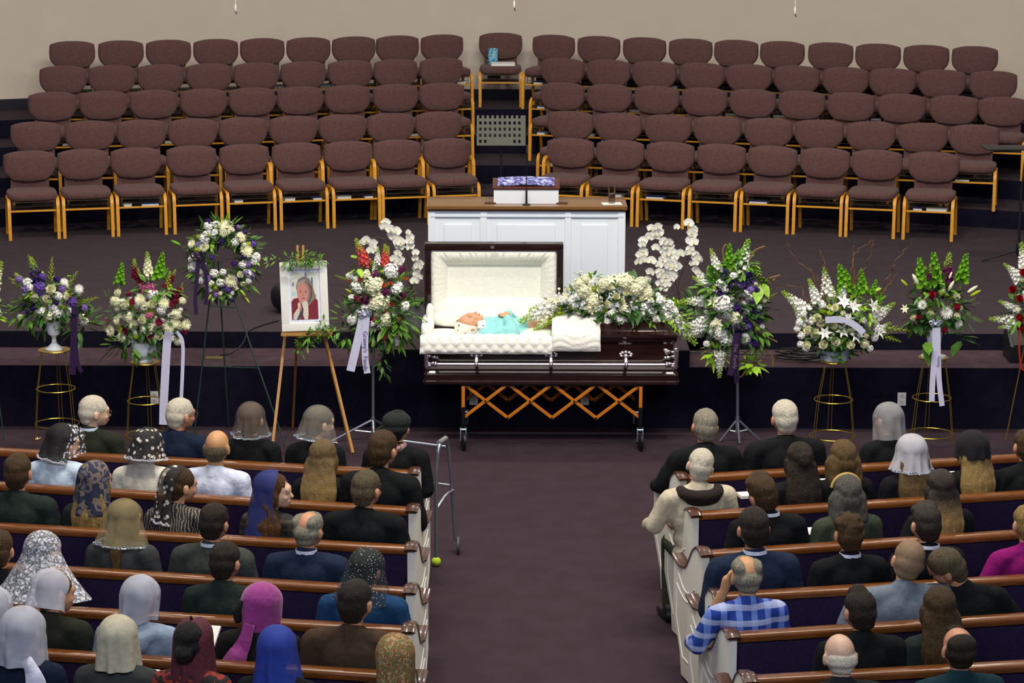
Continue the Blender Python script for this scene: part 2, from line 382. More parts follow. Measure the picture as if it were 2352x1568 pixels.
for row in (1, 2, 3, 4, 5):
    lx, ly, rx, ry = ROWS[row]; fz = FZ[row-1]
    for side, X, Y in (('left', lx, ly), ('right', rx, ry)):
        P = []
        for x, y in zip(X, Y):
            p = pZ(x, y, fz+.90); P.append(V((p.x, p.y, fz)))
        # even the row out: fit y as a smooth quadratic of x
        n = len(P); mx = sum(p.x for p in P)/n
        S = [[sum((p.x-mx)**(i+j) for p in P) for j in range(3)] for i in range(3)]; T = [sum(p.y*(p.x-mx)**i for p in P) for i in range(3)]
        cf = Matrix(S).inverted() @ V(T)
        for i, p in enumerate(P):
            u = p.x-mx; y_ = cf[0]+cf[1]*u+cf[2]*u*u; sl = cf[1]+2*cf[2]*u
            k = n-1-i if side == 'left' else i
            lab = f"mauve choir chair, {ORD[k]} from centre gap, {RN[row]} row, {side} block"
            arms = ()
            if row == 1 and side == 'left' and i >= 4: arms = (1,) if i < 8 else (1,)
            if row == 1 and side == 'right' and i == 0: arms = (-1,)
            chair((p.x, y_, fz), math.atan(sl), lab, f"choir chairs, {RN[row]} row of the {side} block", arms, (row, side, k))
p = pZ(1150, 73, FZ[4]+.90); chair((p.x, p.y, FZ[4]), 0, 'lone mauve choir chair in the middle aisle against the wall, with blue box on it', 'choir chair of the middle aisle', (), (5, 'mid', 0))
SEAT_MID = V((p.x, p.y, FZ[4]))
for o, arms in ARMQ:
    for s_ in arms:
        a = link('arm_loop', arm_mesh(), o); a.location = (s_*.264, 0, 0)
# things on and under the chairs
def book(p, sz, rz, m_, label, grp=None, name='book', pages=True):
    t = thing(name, label, 'book', p, rz, grp); w_, d, h = sz
    s = MB(); s.box((0, 0, h/2), (w_-.008, d-.008, h-.006)); s.build('page_block', white_m, t)
    s = MB(); s.box((0, 0, h-.002), (w_, d, .004)); s.box((0, 0, .002), (w_, d, .004)); s.box((0, d/2-.002, h/2), (w_, .004, h)); s.build('cover', m_, t); return t
def under(row, side, k, dx, m_, w_, what, h=.03):
    loc, rz, _ = SEATS[(row, side, k)]; q = Matrix.Rotation(rz, 3, 'Z') @ V((dx, -.36, .304))
    book(loc+q, (w_, .16, h), rz, m_, f"{what} on the {'inner' if (dx > 0) == (side == 'left') else 'outer'} side under {side} block's {ORD[k]} {RN[row]}-row chair", 'books in the chair racks')
pale = mat('pale_blue_cover', (150, 172, 200), .6); red_m = mat('red_cover', (130, 22, 28), .5)
for a in ((1, 'left', 6, .10, blue_m, .19, 'blue hymn book'), (1, 'left', 4, -.13, pale, .10, 'pale blue booklet'), (1, 'left', 3, -.15, white_m, .13, 'white booklet'), (1, 'left', 2, -.13, white_m, .17, 'white booklet'),
          (1, 'left', 3, .16, blue_m, .1, 'dark blue book'), (1, 'left', 2, .15, blue_m, .1, 'blue book'),
          (1, 'left', 6, -.14, white_m, .09, 'white paper'), (1, 'right', 1, .06, white_m, .12, 'white booklet'), (1, 'right', 2, -.08, blue_m, .2, 'blue hymn book'), (1, 'right', 4, -.08, blue_m, .2, 'dark blue hymn book'),
          (1, 'right', 7, -.12, blue_m, .10, 'small blue book'), (1, 'right', 7, .08, white_m, .22, 'wide white book'), (5, 'left', 0, .13, white_m, .12, 'white folder'), (5, 'right', 0, -.08, blue_m, .12, 'blue book'),
          (3, 'right', 0, -.14, pale, .1, 'pale booklet'), (2, 'right', 0, -.13, white_m, .14, 'white booklet'), (2, 'right', 8, -.1, wire_m, .16, 'black book'), (4, 'right', 0, -.14, pale, .1, 'pale blue booklet')):
    under(*a)
for x, y, row, m_, what in [(a[0], a[1], a[2]+1)+a[3:] for a in ((142, 338, 2, blue_m, 'blue'), (385, 333, 2, white_m, 'white'), (953, 315, 2, pale, 'pale'), (500, 399, 1, blue_m, 'blue'), (1675, 265, 3, red_m, 'bright red'), (1795, 266, 3, pale, 'pale blue'),
                            (2013, 271, 3, blue_m, 'dark blue'), (747, 258, 3, blue_m, 'blue'), (1600, 392, 2, blue_m, 'blue'), (1833, 398, 2, pale, 'pale blue'), (1958, 406, 2, white_m, 'white'), (1368, 383, 2, white_m, 'white'), (960, 386, 2, white_m, 'grey-white'), (645, 192, 4, white_m, 'white'), (745, 193, 4, white_m, 'pale'), (1460, 256, 3, pale, 'pale'), (1562, 208, 4, white_m, 'pale white'))]:
    p = pZ(x, y, FZ[row-1]+.33); key = min((k_ for k_ in SEATS if k_[0] == row and k_[1] != 'mid'), key=lambda k_: abs(SEATS[k_][0].x-p.x)); l0, rz0, _ = SEATS[key]
    dx = max(-.15, min(.15, p.x-l0.x)); book(l0+(Matrix.Rotation(rz0, 3, 'Z') @ V((dx, -.30, .304))), (.13, .14, .035), rz0, m_, f"{what} book under the {ORD[key[2]]} chair from centre gap, {RN[row]} row, {key[1]} block", 'books in the chair racks')
loc = SEAT_MID
book(loc+V((.03, -.30, .507)), (.30, .2, .035), .05, white_m, 'thick white book lying on the seat of the lone middle chair')
t = MB(loc+V((-.10, -.16, .507))); t.box(loc+V((-.10, -.16, .507+.10)), (.11, .06, .20), Matrix.Rotation(.3, 3, 'Z'))
tag(t.build('gift_box', patterned('blue_floral', [(30, 120, 165), (130, 195, 210), (190, 225, 230)], 60, 'noise', cuts=[0, .5, .6]), bevel=.002, loc=loc+V((-.10, -.16, .507))), 'small blue patterned box standing on the lone middle chair', 'box')
loc, rz, _ = SEATS[(3, 'left', 0)]
t = thing('folder', 'dark red ring folder lying on a choir chair seat by the centre gap, third row', 'folder', loc+V((-.02, -.28, .507)), .1)
MB().box((0, 0, .03), (.3, .24, .05)).build('page_block', white_m, t); s = MB(); s.box((0, 0, .06), (.31, .25, .006), Matrix.Rotation(.06, 3, 'Y')); s.box((0, 0, .003), (.31, .25, .006)); s.build('cover', mat('maroon_cover', (96, 26, 24), .5), t)
# ------------------------------------------------------------------ pulpit
PY = 21.0; pz_ = lambda x, y, Y=PY: pY(x, y, Y)
px0, px1 = pz_(983, 470).x, pz_(1437, 470).x; PT = Z2+1.08; pc = (px0+px1)/2; pw = px1-px0
t = thing('pulpit', 'wide white panelled pulpit with brown wooden top at the middle of the stage', 'pulpit', (pc, PY, Z2)); o = V((pc, PY, Z2))
H = PT-Z2-.03
MB().box((0, .25, H/2), (pw-.03, .48, H)).build('body', pulpit_paint, t, bevel=.004)
s = MB()
for a, b in ((983, 999), (1103, 1118), (1298, 1312), (1420, 1437)):
    xa, xb = pz_(a, 470).x-pc, pz_(b, 470).x-pc; s.box(((xa+xb)/2, .006, H/2), (xb-xa, .024, H))
zb = pz_(1200, 496).z-Z2
s.box((0, .004, zb), (pw-.04, .03, .018)); s.box((0, .008, .06), (pw-.03, .024, .12)); s.build('trim_boards', pulpit_paint, t, bevel=.003)
for a, b in ((1020, 1083), (1142, 1276), (1335, 1396)):
    xa, xb = pz_(a, 520).x-pc, pz_(b, 520).x-pc; zt = pz_(1200, 516).z-Z2
    MB().box(((xa+xb)/2, .004, (zt+.2)/2), (xb-xa, .020, zt-.2)).build('raised_panel', pulpit_paint, t, bevel=.009, seg=2)
MB().box((0, .24, H+.025), (pw+.03, .56, .03)).build('counter', pulpit_top, t, bevel=.004)
MB().box((0, .24, H+.004), (pw+.01, .53, .018)).build('counter_moulding', pulpit_edge, t, bevel=.004)
TOPZ = Z2+H+.041
la, lb = pz_(1134, 462, PY+.10), pz_(1283, 462, PY+.10); lc = (la.x+lb.x)/2; lw = lb.x-la.x
t = thing('lectern', 'small white reading desk with slanted brown top standing on the pulpit', 'lectern', (lc, PY+.10, TOPZ))
s = MB(); s.prism([(0, 0), (.30, 0), (.30, .165), (0, .125)], lambda a, b: V((-lw/2, a, b)), lambda a, b: V((lw/2, a, b))); s.build('body', pulpit_paint, t, bevel=.002)
s = MB(); s.box((0, .15, .155), (lw+.02, .33, .014), Matrix.Rotation(.13, 3, 'X')); s.build('desk_top', pulpit_edge, t, bevel=.002)
for a in (-.5, .5): MB().box((a*(lw+.06), .02, .006), (.10, .05, .01)).build('foot', pulpit_edge, t, bevel=.003)
t = thing('open_book', 'open book with blue patterned pages lying on the reading desk', 'book', (lc, PY+.10, TOPZ))
bk = patterned('blue_print', [(60, 60, 130), (130, 135, 190), (190, 190, 220)], 30, 'noise', cuts=[0, .48, .58])
for a in (-1, 1):
    s = MB(); s.box((a*.125, .15, .178), (.25, .24, .014), Matrix.Rotation(.13, 3, 'X') @ Matrix.Rotation(a*.05, 3, 'Y')); s.build('page_block', bk, t, bevel=.002)
p = pz_(1209, 464, PY+.03); t = thing('microphone', 'black gooseneck microphone standing on the pulpit in front of the reading desk', 'microphone', (p.x, PY+.03, TOPZ))
MB().lathe([(.035, 0), (.035, .006), (.02, .012), (.006, .02)], n=20).build('base', black_m, t)
MB().tube([(0, 0, .01), (0, 0, .13)], .009, 10).build('shaft', iron_m, t)
MB().tube([(0, 0, .13), (.0, 0, .32), (.004, .02, .46)], .004, 8).build('gooseneck', iron_m, t)
MB().tube([(.004, .02, .45), (.006, .04, .52)], [.009, .010], 10).build('capsule', black_m, t)
p = pz_(1405, 460, PY+.10)
t = thing('water_glass', 'clear tumbler half full of water on a napkin at the pulpit end', 'glass', (p.x, PY+.10, TOPZ+.006))
glass = bpy.data.materials.new('clear_glass'); glass.use_nodes = True; b_ = glass.node_tree.nodes['Principled BSDF']; b_.inputs['Transmission Weight'].default_value = 1; b_.inputs['Roughness'].default_value = .03; b_.inputs['IOR'].default_value = 1.3
MB().lathe([(.030, 0), (.034, .15), (.032, .15), (.028, .012), (.0, .012)], n=24).build('tumbler', glass, t)
MB().lathe([(.0275, .013), (.030, .085), (.0, .085)], n=24).build('water', glass, t)
tag(MB(V((p.x, PY+.10, TOPZ))).box((p.x, PY+.10, TOPZ+.003), (.17, .12, .005), Matrix.Rotation(.1, 3, 'Z')).build('napkin', white_m, loc=(p.x, PY+.10, TOPZ)), 'folded white napkin under the water glass on the pulpit', 'napkin')

# music stand on the first tiers in the centre gap
p = pY(1151, 300, 26.9); g = Z2
t = thing('music_stand', 'grey-green perforated music stand in the gap between the choir blocks', 'music stand', (p.x, 26.9, g))
desk_m = mat('stand_desk', (74, 78, 66), .5, metal=.2); w0 = .54; h0 = .34; zc = p.z-g
s = MB()
nx, nz = 20, 10
for i in range(nx):
    for j in range(nz):
        x = -w0/2+w0*(i+.5)/nx; z = -h0/2+h0*(j+.5)/nz
        hole = (i % 2 == 1 and i < nx-1 and j % 2 == 1 and (j >= 3 or i in (1, 3, 15, 17))) 
        if not hole: s.box((x, 0, z), (w0/nx+.0005, .002, h0/nz+.0005), None)
o = s.build('desk', desk_m, t, smooth=False); o.location = (0, 0, zc); o.rotation_euler = (R(-14), 0, 0)
s = MB(); s.box((0, -.03, -h0/2), (w0, .06, .004)); o = s.build('ledge', desk_m, t, smooth=False); o.location = (0, 0, zc); o.rotation_euler = (R(-14), 0, 0)
MB().tube([(0, .02, .05), (0, .02, zc-.05)], .011, 10).build('pole', black_m, t)
for a in (90, 210, 330): MB().tube([(0, .02, .16), (.2*math.cos(R(a)), .02+.2*math.sin(R(a)), .01)], .009, 8).build('leg', black_m, t)

# stage-right equipment at the picture's right side
p = pZ(2338, 600, Z2); t = thing('microphone_stand', 'black microphone stand with flat tray on stage near the right end of the choir', 'stand', (p.x, p.y, Z2))
MB().tube([(0, 0, .06), (0, 0, .75)], .014, 10).build('lower_pole', black_m, t)
MB().tube([(0, 0, .70), (.04, 0, 1.35)], .008, 10).build('upper_pole', black_m, t)
for a in (185, 300, 60): MB().tube([(0, 0, .12), (.38*math.cos(R(a)), .38*math.sin(R(a)), .012)], .011, 8).build('leg', black_m, t)
MB().lathe([(.02, .07), (.028, .10), (.028, .16), (.018, .2)], n=14).build('collar', black_m, t)
MB().box((-.09, 0, 1.16), (.62, .34, .014)).build('tray', black_m, t, bevel=.004)
MB().tube([(.04, 0, 1.34), (.03, -.02, 1.52)], .007, 8).build('boom', black_m, t)
MB().ell((.03, -.03, 1.54), (.022, .03, .022)).build('microphone_head', black_m, t)
p = pZ(2345, 832, Z1); t = thing('stage_monitor', 'black and grey loudspeaker box on the step behind the red roses', 'speaker', (p.x-.05, SF+.36, Z1))
s = MB(); s.prism([(-.16, 0), (.16, 0), (.16, .24), (.05, .27), (-.16, .14)], lambda a, b: V((-.05, a, b)), lambda a, b: V((.45, a, b))); s.build('cabinet', black_m, t, bevel=.006)
s = MB(); s.box((.20, -.055, .215), (.44, .24, .006), Matrix.Rotation(.55, 3, 'X')); s.build('grille', mat('grille_grey', (66, 68, 66), .7, bump=.5, bscale=400), t)
# monitor behind the portrait
p = pZ(665, 735, Z2); t = thing('stage_monitor', 'round-backed black loudspeaker on the stage behind the framed portrait', 'speaker', (pZ(672, 718, Z2).x, 21.7, Z2))
MB().ell((0, .0, .15), (.20, .16, .15), e=.8, nu=24).build('cabinet', black_m, t); MB().lathe([(.12, 0), (.12, .02), (.02, .03)], n=20).build('base', black_m, t)
# cables
def cable(pts, r, m_, label, cat='cable'):
    a = V(pts[0]); o = MB(a).tube(bend(pts, .2, 4), r, 6).build('cable', m_, loc=a); return tag(o, label, cat)
a = pZ(640, 738, Z2); b = pZ(590, 752, Z2)
cable([a+V((0, 0, .008)), V((b.x, b.y, Z2+.008)), pZ(566, 764, Z2)+V((0, 0, .008)), pZ(560, 790, Z1+.08), pZ(530, 815, Z1)+V((0, 0, .01)), pZ(506, 818, Z1)+V((0, 0, .01))], .006, black_m, 'thin black cable running down the stage step to the floor box')
p = pZ(492, 823, Z1); t = thing('floor_box', 'yellowish metal floor socket box set in the step carpet', 'socket', (p.x, SF+.30, Z1))
MB().box((0, 0, .004), (.15, .1, .008)).build('lid', mat('box_brass', (120, 112, 62), .5, metal=.5), t, bevel=.002); MB().box((0, -.02, .009), (.04, .02, .003)).build('latch', gold_m, t)
p = pZ(1870, 826, Z1); s = MB(V((p.x, SF+.32, Z1)))
pts = []
for i in range(150): a = i*.26; rr = .17+.07*math.sin(i*.37); pts.append(V((p.x-.05+rr*1.25*math.cos(a), SF+.32+rr*.75*math.sin(a), Z1+.012+.0005*i)))
s.tube(pts, .0075, 6); s.tube([pts[0], V((p.x-.5, SF+.5, Z1+.01)), V((p.x-1.1, SF+.58, Z1+.008))], .007, 6)
tag(s.build('coiled_cable', black_m, loc=(p.x, SF+.32, Z1)), 'coil of black cable heaped on the step behind the white basket', 'cable')

# wall sockets
for x, y, what in ((355, 913, 'behind the burgundy flower stand'), (1088, 914, 'behind the left part of the orange trolley'), (1343, 914, 'behind the right part of the orange trolley'), (2071, 916, 'on the stage front beside the urn of magenta roses')):
    p = pY(x, y, SF); t = thing('wall_socket', 'white double electrical socket plate '+what, 'socket', p)
    MB().box((0, -.004, 0), (.072, .008, .114)).build('plate', white_m, t, bevel=.002)
    for s_ in (-1, 1):
        f = MB().lathe([(.016, 0), (.016, .003), (0, .003)], n=16).build('receptacle', mat('socket_cream', (214, 210, 196), .4), t); f.location = (0, -.008, s_*.026); f.rotation_euler = (R(90), 0, 0)
        s = MB(); s.box((-.005, -.0118, s_*.026), (.002, .001, .008)); s.box((.005, -.0118, s_*.026), (.002, .001, .008)); s.build('slots', black_m, t)

# ------------------------------------------------------------------ casket
CY0, CY1 = 19.33, 20.0; c0 = pY(971, 860, CY0).x; c1 = pY(1561, 860, CY0).x; CL = c1-c0; cc = V(((c0+c1)/2, (CY0+CY1)/2, 0)); hx, hy = CL/2, (CY1-CY0)/2
casket_m = mat('casket_wood', (36, 18, 17), .16, var=.25, nscale=6, stretch=(1, 6, 6), coat=.6)
lining = mat('white_lining', (236, 236, 226), .85, var=.03, bump=.35, bscale=60)
plush = mat('white_plush', (240, 238, 230), .95, var=.03, bump=.5, bscale=70, sheen=.3)
silver = mat('casket_silver', (240, 230, 234), .28, metal=1.0, var=.06)
def rrect(hx, hy, r, z, n=6, c=V((0, 0, 0))):
    out = []
    for sx, sy, a0 in ((1, 1, 0), (-1, 1, 90), (-1, -1, 180), (1, -1, 270)):
        for k in range(n+1): a = R(a0+90*k/n); out.append(c+V((sx*(hx-r)+r*math.cos(a), sy*(hy-r)+r*math.sin(a), z)))
    return out
T = thing('casket', 'open dark mahogany casket with silver bar handle and white lining', 'casket', (cc.x, cc.y, 0))
prof = [(.0, .555), (.0, .575), (.008, .585), (.008, .63), (.02, .645), (.028, .66), (.022, .675), (.04, .70), (.045, .72), (.045, .88), (.03, .90), (.02, .915), (.02, .93), (.05, .935), (.05, .76)]
s = MB(); s.grid([rrect(hx-a, hy-a, .03, z) for a, z in prof], True); s.f.append(tuple(range(28))[::-1]); k = len(s.v)-28; s.f.append(tuple(range(k, k+28)))
s.build('shell', casket_m, T, sharp=18)
xm = pY(1290, 780, CY0).x-cc.x
s = MB(); n_ = V(((xm+hx)/2, 0, 0)); hh = (hx-xm)/2
pr = [(.018, .935), (.012, .945), (.014, .965), (.035, .975), (.06, .985), (.09, 1.02), (.14, 1.045), (.2, 1.052)]
s.grid([rrect(hh-a, hy-a, .03, z, c=n_) for a, z in pr], True); k = len(s.v)-28; s.f.append(tuple(range(k, k+28))); s.f.append(tuple(range(28))[::-1]); s.build('foot_lid', casket_m, T, sharp=24)
# open head lid, standing up along the back edge
LY = hy+.02; lx0 = pY(976, 700, 20.02).x-cc.x; lx1 = pY(1293, 700, 20.02).x-cc.x; lz0 = .95; lz1 = pY(1130, 557, 20.02).z
lid = MB(); fw = .055; dp = .12
for bx in (((lx0+lx1)/2, LY, lz1-fw/2, lx1-lx0, fw), ((lx0+lx1)/2, LY, lz0+fw/2, lx1-lx0, fw)): lid.box((bx[0], bx[1]-dp/2+.05, bx[2]), (bx[3], dp, bx[4]))
for xx in (lx0+fw/2, lx1-fw/2): lid.box((xx, LY-dp/2+.05, (lz0+lz1)/2), (fw, dp, lz1-lz0-2*fw))
lid.box(((lx0+lx1)/2, LY+.055, (lz0+lz1)/2), (lx1-lx0, .02, lz1-lz0)); o = lid.build('head_lid', casket_m, T, bevel=.006)
lm = MB(); ax, bx_, az, bz = lx0+fw, lx1-fw, lz0+fw, lz1-fw; rows = []
def lring(i, y, amp):
    out = []; x0, x1, z0, z1 = ax+i, bx_-i, az+i, bz-i; n = 60
    for k in range(n): q = k/n; out.append(V((x0+(x1-x0)*q, y+amp*math.sin(k*2.4), z0)))
    for k in range(24): q = k/24; out.append(V((x1, y+amp*math.sin(k*2.4), z0+(z1-z0)*q)))
    for k in range(n): q = k/n; out.append(V((x1-(x1-x0)*q, y+amp*math.sin(k*2.4), z1)))
    for k in range(24): q = k/24; out.append(V((x0, y+amp*math.sin(k*2.4), z1-(z1-z0)*q)))
    return out
lm.grid([lring(.0, LY-.04, 0), lring(.02, LY-.062, .003), lring(.07, LY-.05, .004), lring(.11, LY-.02, .003), lring(.135, LY+.02, 0)], True); lm.build('lid_ruffle', lining, lid and o, sharp=60)
MB().box(((ax+bx_)/2, LY+.03, (az+bz)/2), (bx_-ax-.2, .02, bz-az-.2)).build('lid_panel', lining, o)
s = MB(); s.ell(((ax+bx_)/2, LY-.06, .975), ((bx_-ax)/2, .07, .07), e=.45, nu=32, nv=14); s.build('lid_apron', plush, o, sharp=80)
lo = pY(1131, 566, 19.95); s = MB(); s.box((lo.x-cc.x, LY-dp+.046, lz1-fw/2), (.03, .006, .02)); s.build('lid_latch', silver, T)
# bedding
MB().ell(((lx0+lx1)/2, 0, .80), ((lx1-lx0)/2-.0, hy-.06, .05), e=.35, nu=36, nv=12).build('mattress', plush, T, sharp=80)
s = MB(); s.ell((lx0+.16, .02, .855), (.17, .24, .065), e=.7, nu=28, nv=14); s.build('head_pillow', plush, T, sharp=80)
s = MB(); s.ell((lx0+.035, 0, .965), (.05, hy-.03, .06), e=.5, nu=24, nv=12); s.ell((lx0+.05, -.05+hy*.55, 1.03), (.035, .09, .10), e=.8); s.build('end_bolster', plush, T, sharp=80)
def drape_front(xa, xb, path, amp, quilt, name, nx=90):
    L_ = []
    segs = [V(p) for p in path]; n = 40; D = [0]
    for i in range(1, len(segs)): D.append(D[-1]+(segs[i]-segs[i-1]).length)
    def at(t, off):
        d = t*D[-1]; i = 1
        while i < len(D)-1 and D[i] < d: i += 1
        q = (d-D[i-1])/(D[i]-D[i-1]); p = segs[i-1].lerp(segs[i], q); tn = (segs[i]-segs[i-1]).normalized(); nr = V((0, tn.z, -tn.y)); 
        if nr.y > 0 and abs(nr.y) > abs(nr.z): nr = -nr
        if nr.z < 0 and abs(nr.z) > abs(nr.y): nr = -nr
        return p+nr*off
    top = []; 
    for j in range(n+1):
        row = []
        for i in range(nx+1):
            x = xa+(xb-xa)*i/nx; t = j/n; d = t*D[-1]; e = min(i, nx-i)/nx*12; e = min(1, e)
            if quilt == 'diamond': u = (x+d)*22; v = (x-d)*22; b = (abs(math.sin(u*PI/2))*abs(math.sin(v*PI/2)))**.6
            else: b = abs(math.sin(d*62+1.2*math.sin(x*23)+.8*noise.noise(V((x*12, d*20, 0)))))**.7
            edge = min(1, (1-t)*10)
            p = at(t, (.018*e**.5*edge**.5+amp*b*edge)); row.append(V((x+.006*noise.noise(V((x*9, d*14, 3))), p.y, p.z+.006*noise.noise(V((x*8, 5, 0)))*t)))
        top.append(row)
    m_ = MB(); m_.grid(top); bot = [[at(j/n, -.006)+V((xa+(xb-xa)*i/nx, 0, 0)) for i in range(nx+1)] for j in range(n+1)]; m_.grid(bot)
    for A, B in ((top[-1], bot[-1]), (top[0], bot[0]), ([r[0] for r in top], [r[0] for r in bot]), ([r[-1] for r in top], [r[-1] for r in bot])): m_.grid([A, B])
    return m_.build(name, plush, T, sharp=80)
xq = pY(1268, 800, CY0).x-cc.x; xe = pY(1379, 800, CY0).x-cc.x
drape_front(-hx-.02, xq, [(0, -hy+.13, .885), (0, -hy+.06, .935), (0, -hy+.01, .938), (0, -hy-.012, .905), (0, -hy-.02, .81)], .012, 'diamond', 'front_quilting')
drape_front(xq, xe, [(0, -hy+.30, 1.08), (0, -hy+.16, 1.065), (0, -hy+.06, 1.0), (0, -hy+.0, .965), (0, -hy-.014, .93), (0, -hy-.022, .835)], .009, 'ripple', 'turned_down_quilt', 50)
s = MB(); gx0 = pY(1190, 760, 19.6).x-cc.x; s.ell(((gx0+xq+.06)/2, 0.0, .885), ((xq-gx0+.10)/2, hy-.08, .095), e=.7, nu=30, nv=14); s.build('cover_sheet', mat('pale_green_sheet', (222, 234, 218), .9, var=.03, bump=.2, bscale=20), T, sharp=80)
# silver bar, brackets and corners
bz_ = pY(1200, 838, CY0-.07).z
bar_ = MB(); xa, xb = pY(1000, 838, CY0-.07).x-cc.x, pY(1532, 838, CY0-.07).x-cc.x
bar_.tube([(xa, -hy-.05, bz_), (xb, -hy-.05, bz_)], .014, 16); bar_.build('handle_bar', silver, T)
bar_ = MB(); bar_.tube([(xa, hy+.05, bz_), (xb, hy+.05, bz_)], .014, 16); bar_.build('handle_bar', silver, T)
def bracket(x, sy=1):
    q = MB(); y0 = -hy+.045
    q.box((x, -hy-.02, bz_), (.028, .09, .03)); q.ell((x, -hy-.055, bz_), (.018, .024, .022))
    q.ell((x, y0-.012, bz_+.05), (.022, .014, .022))
    for a in range(7): an = R(-30+a*40); q.ell((x+.045*math.cos(an), y0-.006, bz_+.065+.022*math.sin(an)), (.016, .012, .011))
    q.box((x, y0-.006, bz_+.03), (.02, .03, .07)); return q.build('handle_bracket', silver, T, sharp=60)
for xx in (1094, 1266, 1439): bracket(pY(xx, 838, CY0-.07).x-cc.x)
for xx, sg in ((xa, 1), (xb, -1)):
    q = MB(); q.ell((xx, -hy-.05, bz_), (.02, .026, .026))
    rr = random.Random(3)
    for i in range(26):
        a = rr.random(); z = bz_-.035+.14*rr.random(); off = rr.random()
        if off < .55: p = V((-sg*(hx-.045-.0)+sg*off*.13, -hy+.035, z))
        else: p = V((-sg*(hx-.03), -hy+.03+(off-.55)*.25, z))
        q.ell(p, (.014+.012*rr.random(), .014, .010+.010*rr.random()))
    q.tube([(-sg*(hx-.03), -hy+.03, bz_-.05), (-sg*(hx-.03), -hy+.03, bz_+.10)], [.014, .022], 10); q.build('corner_ornament', silver, T, sharp=60)
q = MB(); 
for i in range(8): q.ell((hx-.12-.004*math.sin(i), -hy+.12+.012*i, .985+.010*i), (.007, .007, .009))
q.build('lid_ornament', silver, T)

# ------------------------------------------------------------------ trolley under the casket
orange = mat('trolley_orange', (196, 112, 16), .45, var=.1)
X0, X1 = pY(1064, 950, CY0+.02).x, pY(1471, 950, CY0+.02).x
T2 = thing('casket_trolley', 'folding trolley with orange crossed bars and black wheels under the casket', 'trolley', ((X0+X1)/2, (CY0+CY1)/2, 0)); xc = (X0+X1)/2; W = X1-X0
ztop = .552; zbot = pY(1267, 960, CY0+.02).z
for yy in (-.31, .30):
    u = W/4
    for k in range(4):
        a, b = -W/2+k*u, -W/2+(k+1)*u
        for (xa_, xb_, dy) in ((a, b, 0), (b, a, .014)):
            d = V((xb_-xa_, 0, ztop-zbot)); MB().box(((a+b)/2, yy+dy, (ztop+zbot)/2), (d.length+.02, .008, .026), Matrix.Rotation(-math.atan2(ztop-zbot, xb_-xa_), 3, 'Y')).build('crossed_bar', orange, T2, bevel=.002)
    q = MB()
    for k in range(5):
        for zz in ((zbot,) if k % 1 == 0 else ()): q.tube([(-W/2+k*u, yy-.012, zz), (-W/2+k*u, yy+.03, zz)], .009, 8)
        if k < 4: q.tube([(-W/2+(k+.5)*u, yy-.012, (ztop+zbot)/2), (-W/2+(k+.5)*u, yy+.03, (ztop+zbot)/2)], .008, 8)
    q.build('rivets', iron_m, T2)
    MB().box((0, yy, ztop-.006), (W+.06, .03, .012)).build('top_rail', iron_m, T2)
    for sx in (-1, 1):
        x = sx*W/2
        MB().box((x, yy, .44), (.028, .02, .21)).build('upright', orange, T2, bevel=.003)
        MB().tube([(x, yy, .36), (x, yy, .19)], .017, 10).build('lower_post', iron_m, T2)
        q = MB(); 
        for a in (-.022, .022): q.tube(bend([(x+a, yy, .19), (x+a, yy-.01, .14), (x+a, yy-.02, .075)], .03), .007, 6)
        q.tube([(x-.024, yy, .17), (x+.024, yy, .17)], .012, 8); q.build('fork', steel_m, T2)
        q = MB().lathe([(.0, -.012), (.03, -.016), (.05, -.013), (.068, -.012), (.075, -.006), (.075, .006), (.068, .012), (.05, .013), (.03, .016), (0, .012)], n=28)
        wv = q.build('wheel', black_m, T2); wv.location = (x, yy-.02, .075); wv.rotation_euler = (0, R(90), R(12))
for yy in (-.31, .30): pass
MB().box((-W/2, 0, ztop-.02), (.03, .62, .02)).build('cross_member', iron_m, T2); MB().box((W/2, 0, ztop-.02), (.03, .62, .02)).build('cross_member', iron_m, T2)

# ------------------------------------------------------------------ walker
p = pZ(1002, 1290, .03); p2 = pZ(1046, 1252, .06)
T3 = thing('walking_frame', 'aluminium walking frame with tennis ball foot and wheel, parked beside the left pews', 'walker', (p.x, p.y, 0))
d = V((p2.x-p.x, p2.y-p.y, 0)); hZ = .86
wd = V((-.40, .20, 0))
for i, off in enumerate((V((0, 0, 0)), wd)):
    pts = bend([V((.0, 0, .05))+off, V((.0, .02, .62))+off, V((.02, .03, hZ))+off, V((d.x*.55, d.y*.75, hZ))+off, V((d.x*.75, d.y*.85, .62))+off, V((d.x, d.y, .10))+off], .07, 5)
    MB().tube(pts, .0135, 12).build('side_tube', steel_m, T3)
    MB().tube([V((.02, .05, hZ+.004))+off, V((d.x*.5, d.y*.62, hZ+.004))+off], .018, 12).build('hand_grip', mat('grip_grey', (120, 120, 116), .7), T3)
    MB().tube(bend([V((.0, .01, .40))+off, V((d.x*.5, d.y*.5, .47))+off, V((d.x*.9, d.y*.9, .47))+off], .05), .010, 10).build('side_brace', steel_m, T3)
    MB().ell(V((0, 0, .033))+off, (.033, .033, .033)).build('tennis_ball', mat('ball_yellow', (186, 214, 50), .95, bump=.3), T3)
    q = MB().lathe([(0, -.012), (.045, -.012), (.06, -.008), (.06, .008), (.045, .012), (0, .012)], n=24); wv = q.build('wheel', mat('wheel_grey', (70, 74, 76), .6), T3); wv.location = V((d.x+.02, d.y, .06))+off; wv.rotation_euler = (0, R(90), 0)
MB().tube([V((d.x*.7, d.y*.85, .78)), V((d.x*.7, d.y*.85, .78))+wd*1.0], .011, 8).build('front_cross_bar', steel_m, T3)
MB().tube([V((d.x*.8, d.y*.9, .5)), V((d.x*.8, d.y*.9, .5))+wd*1.0], .011, 8).build('front_cross_bar', steel_m, T3)

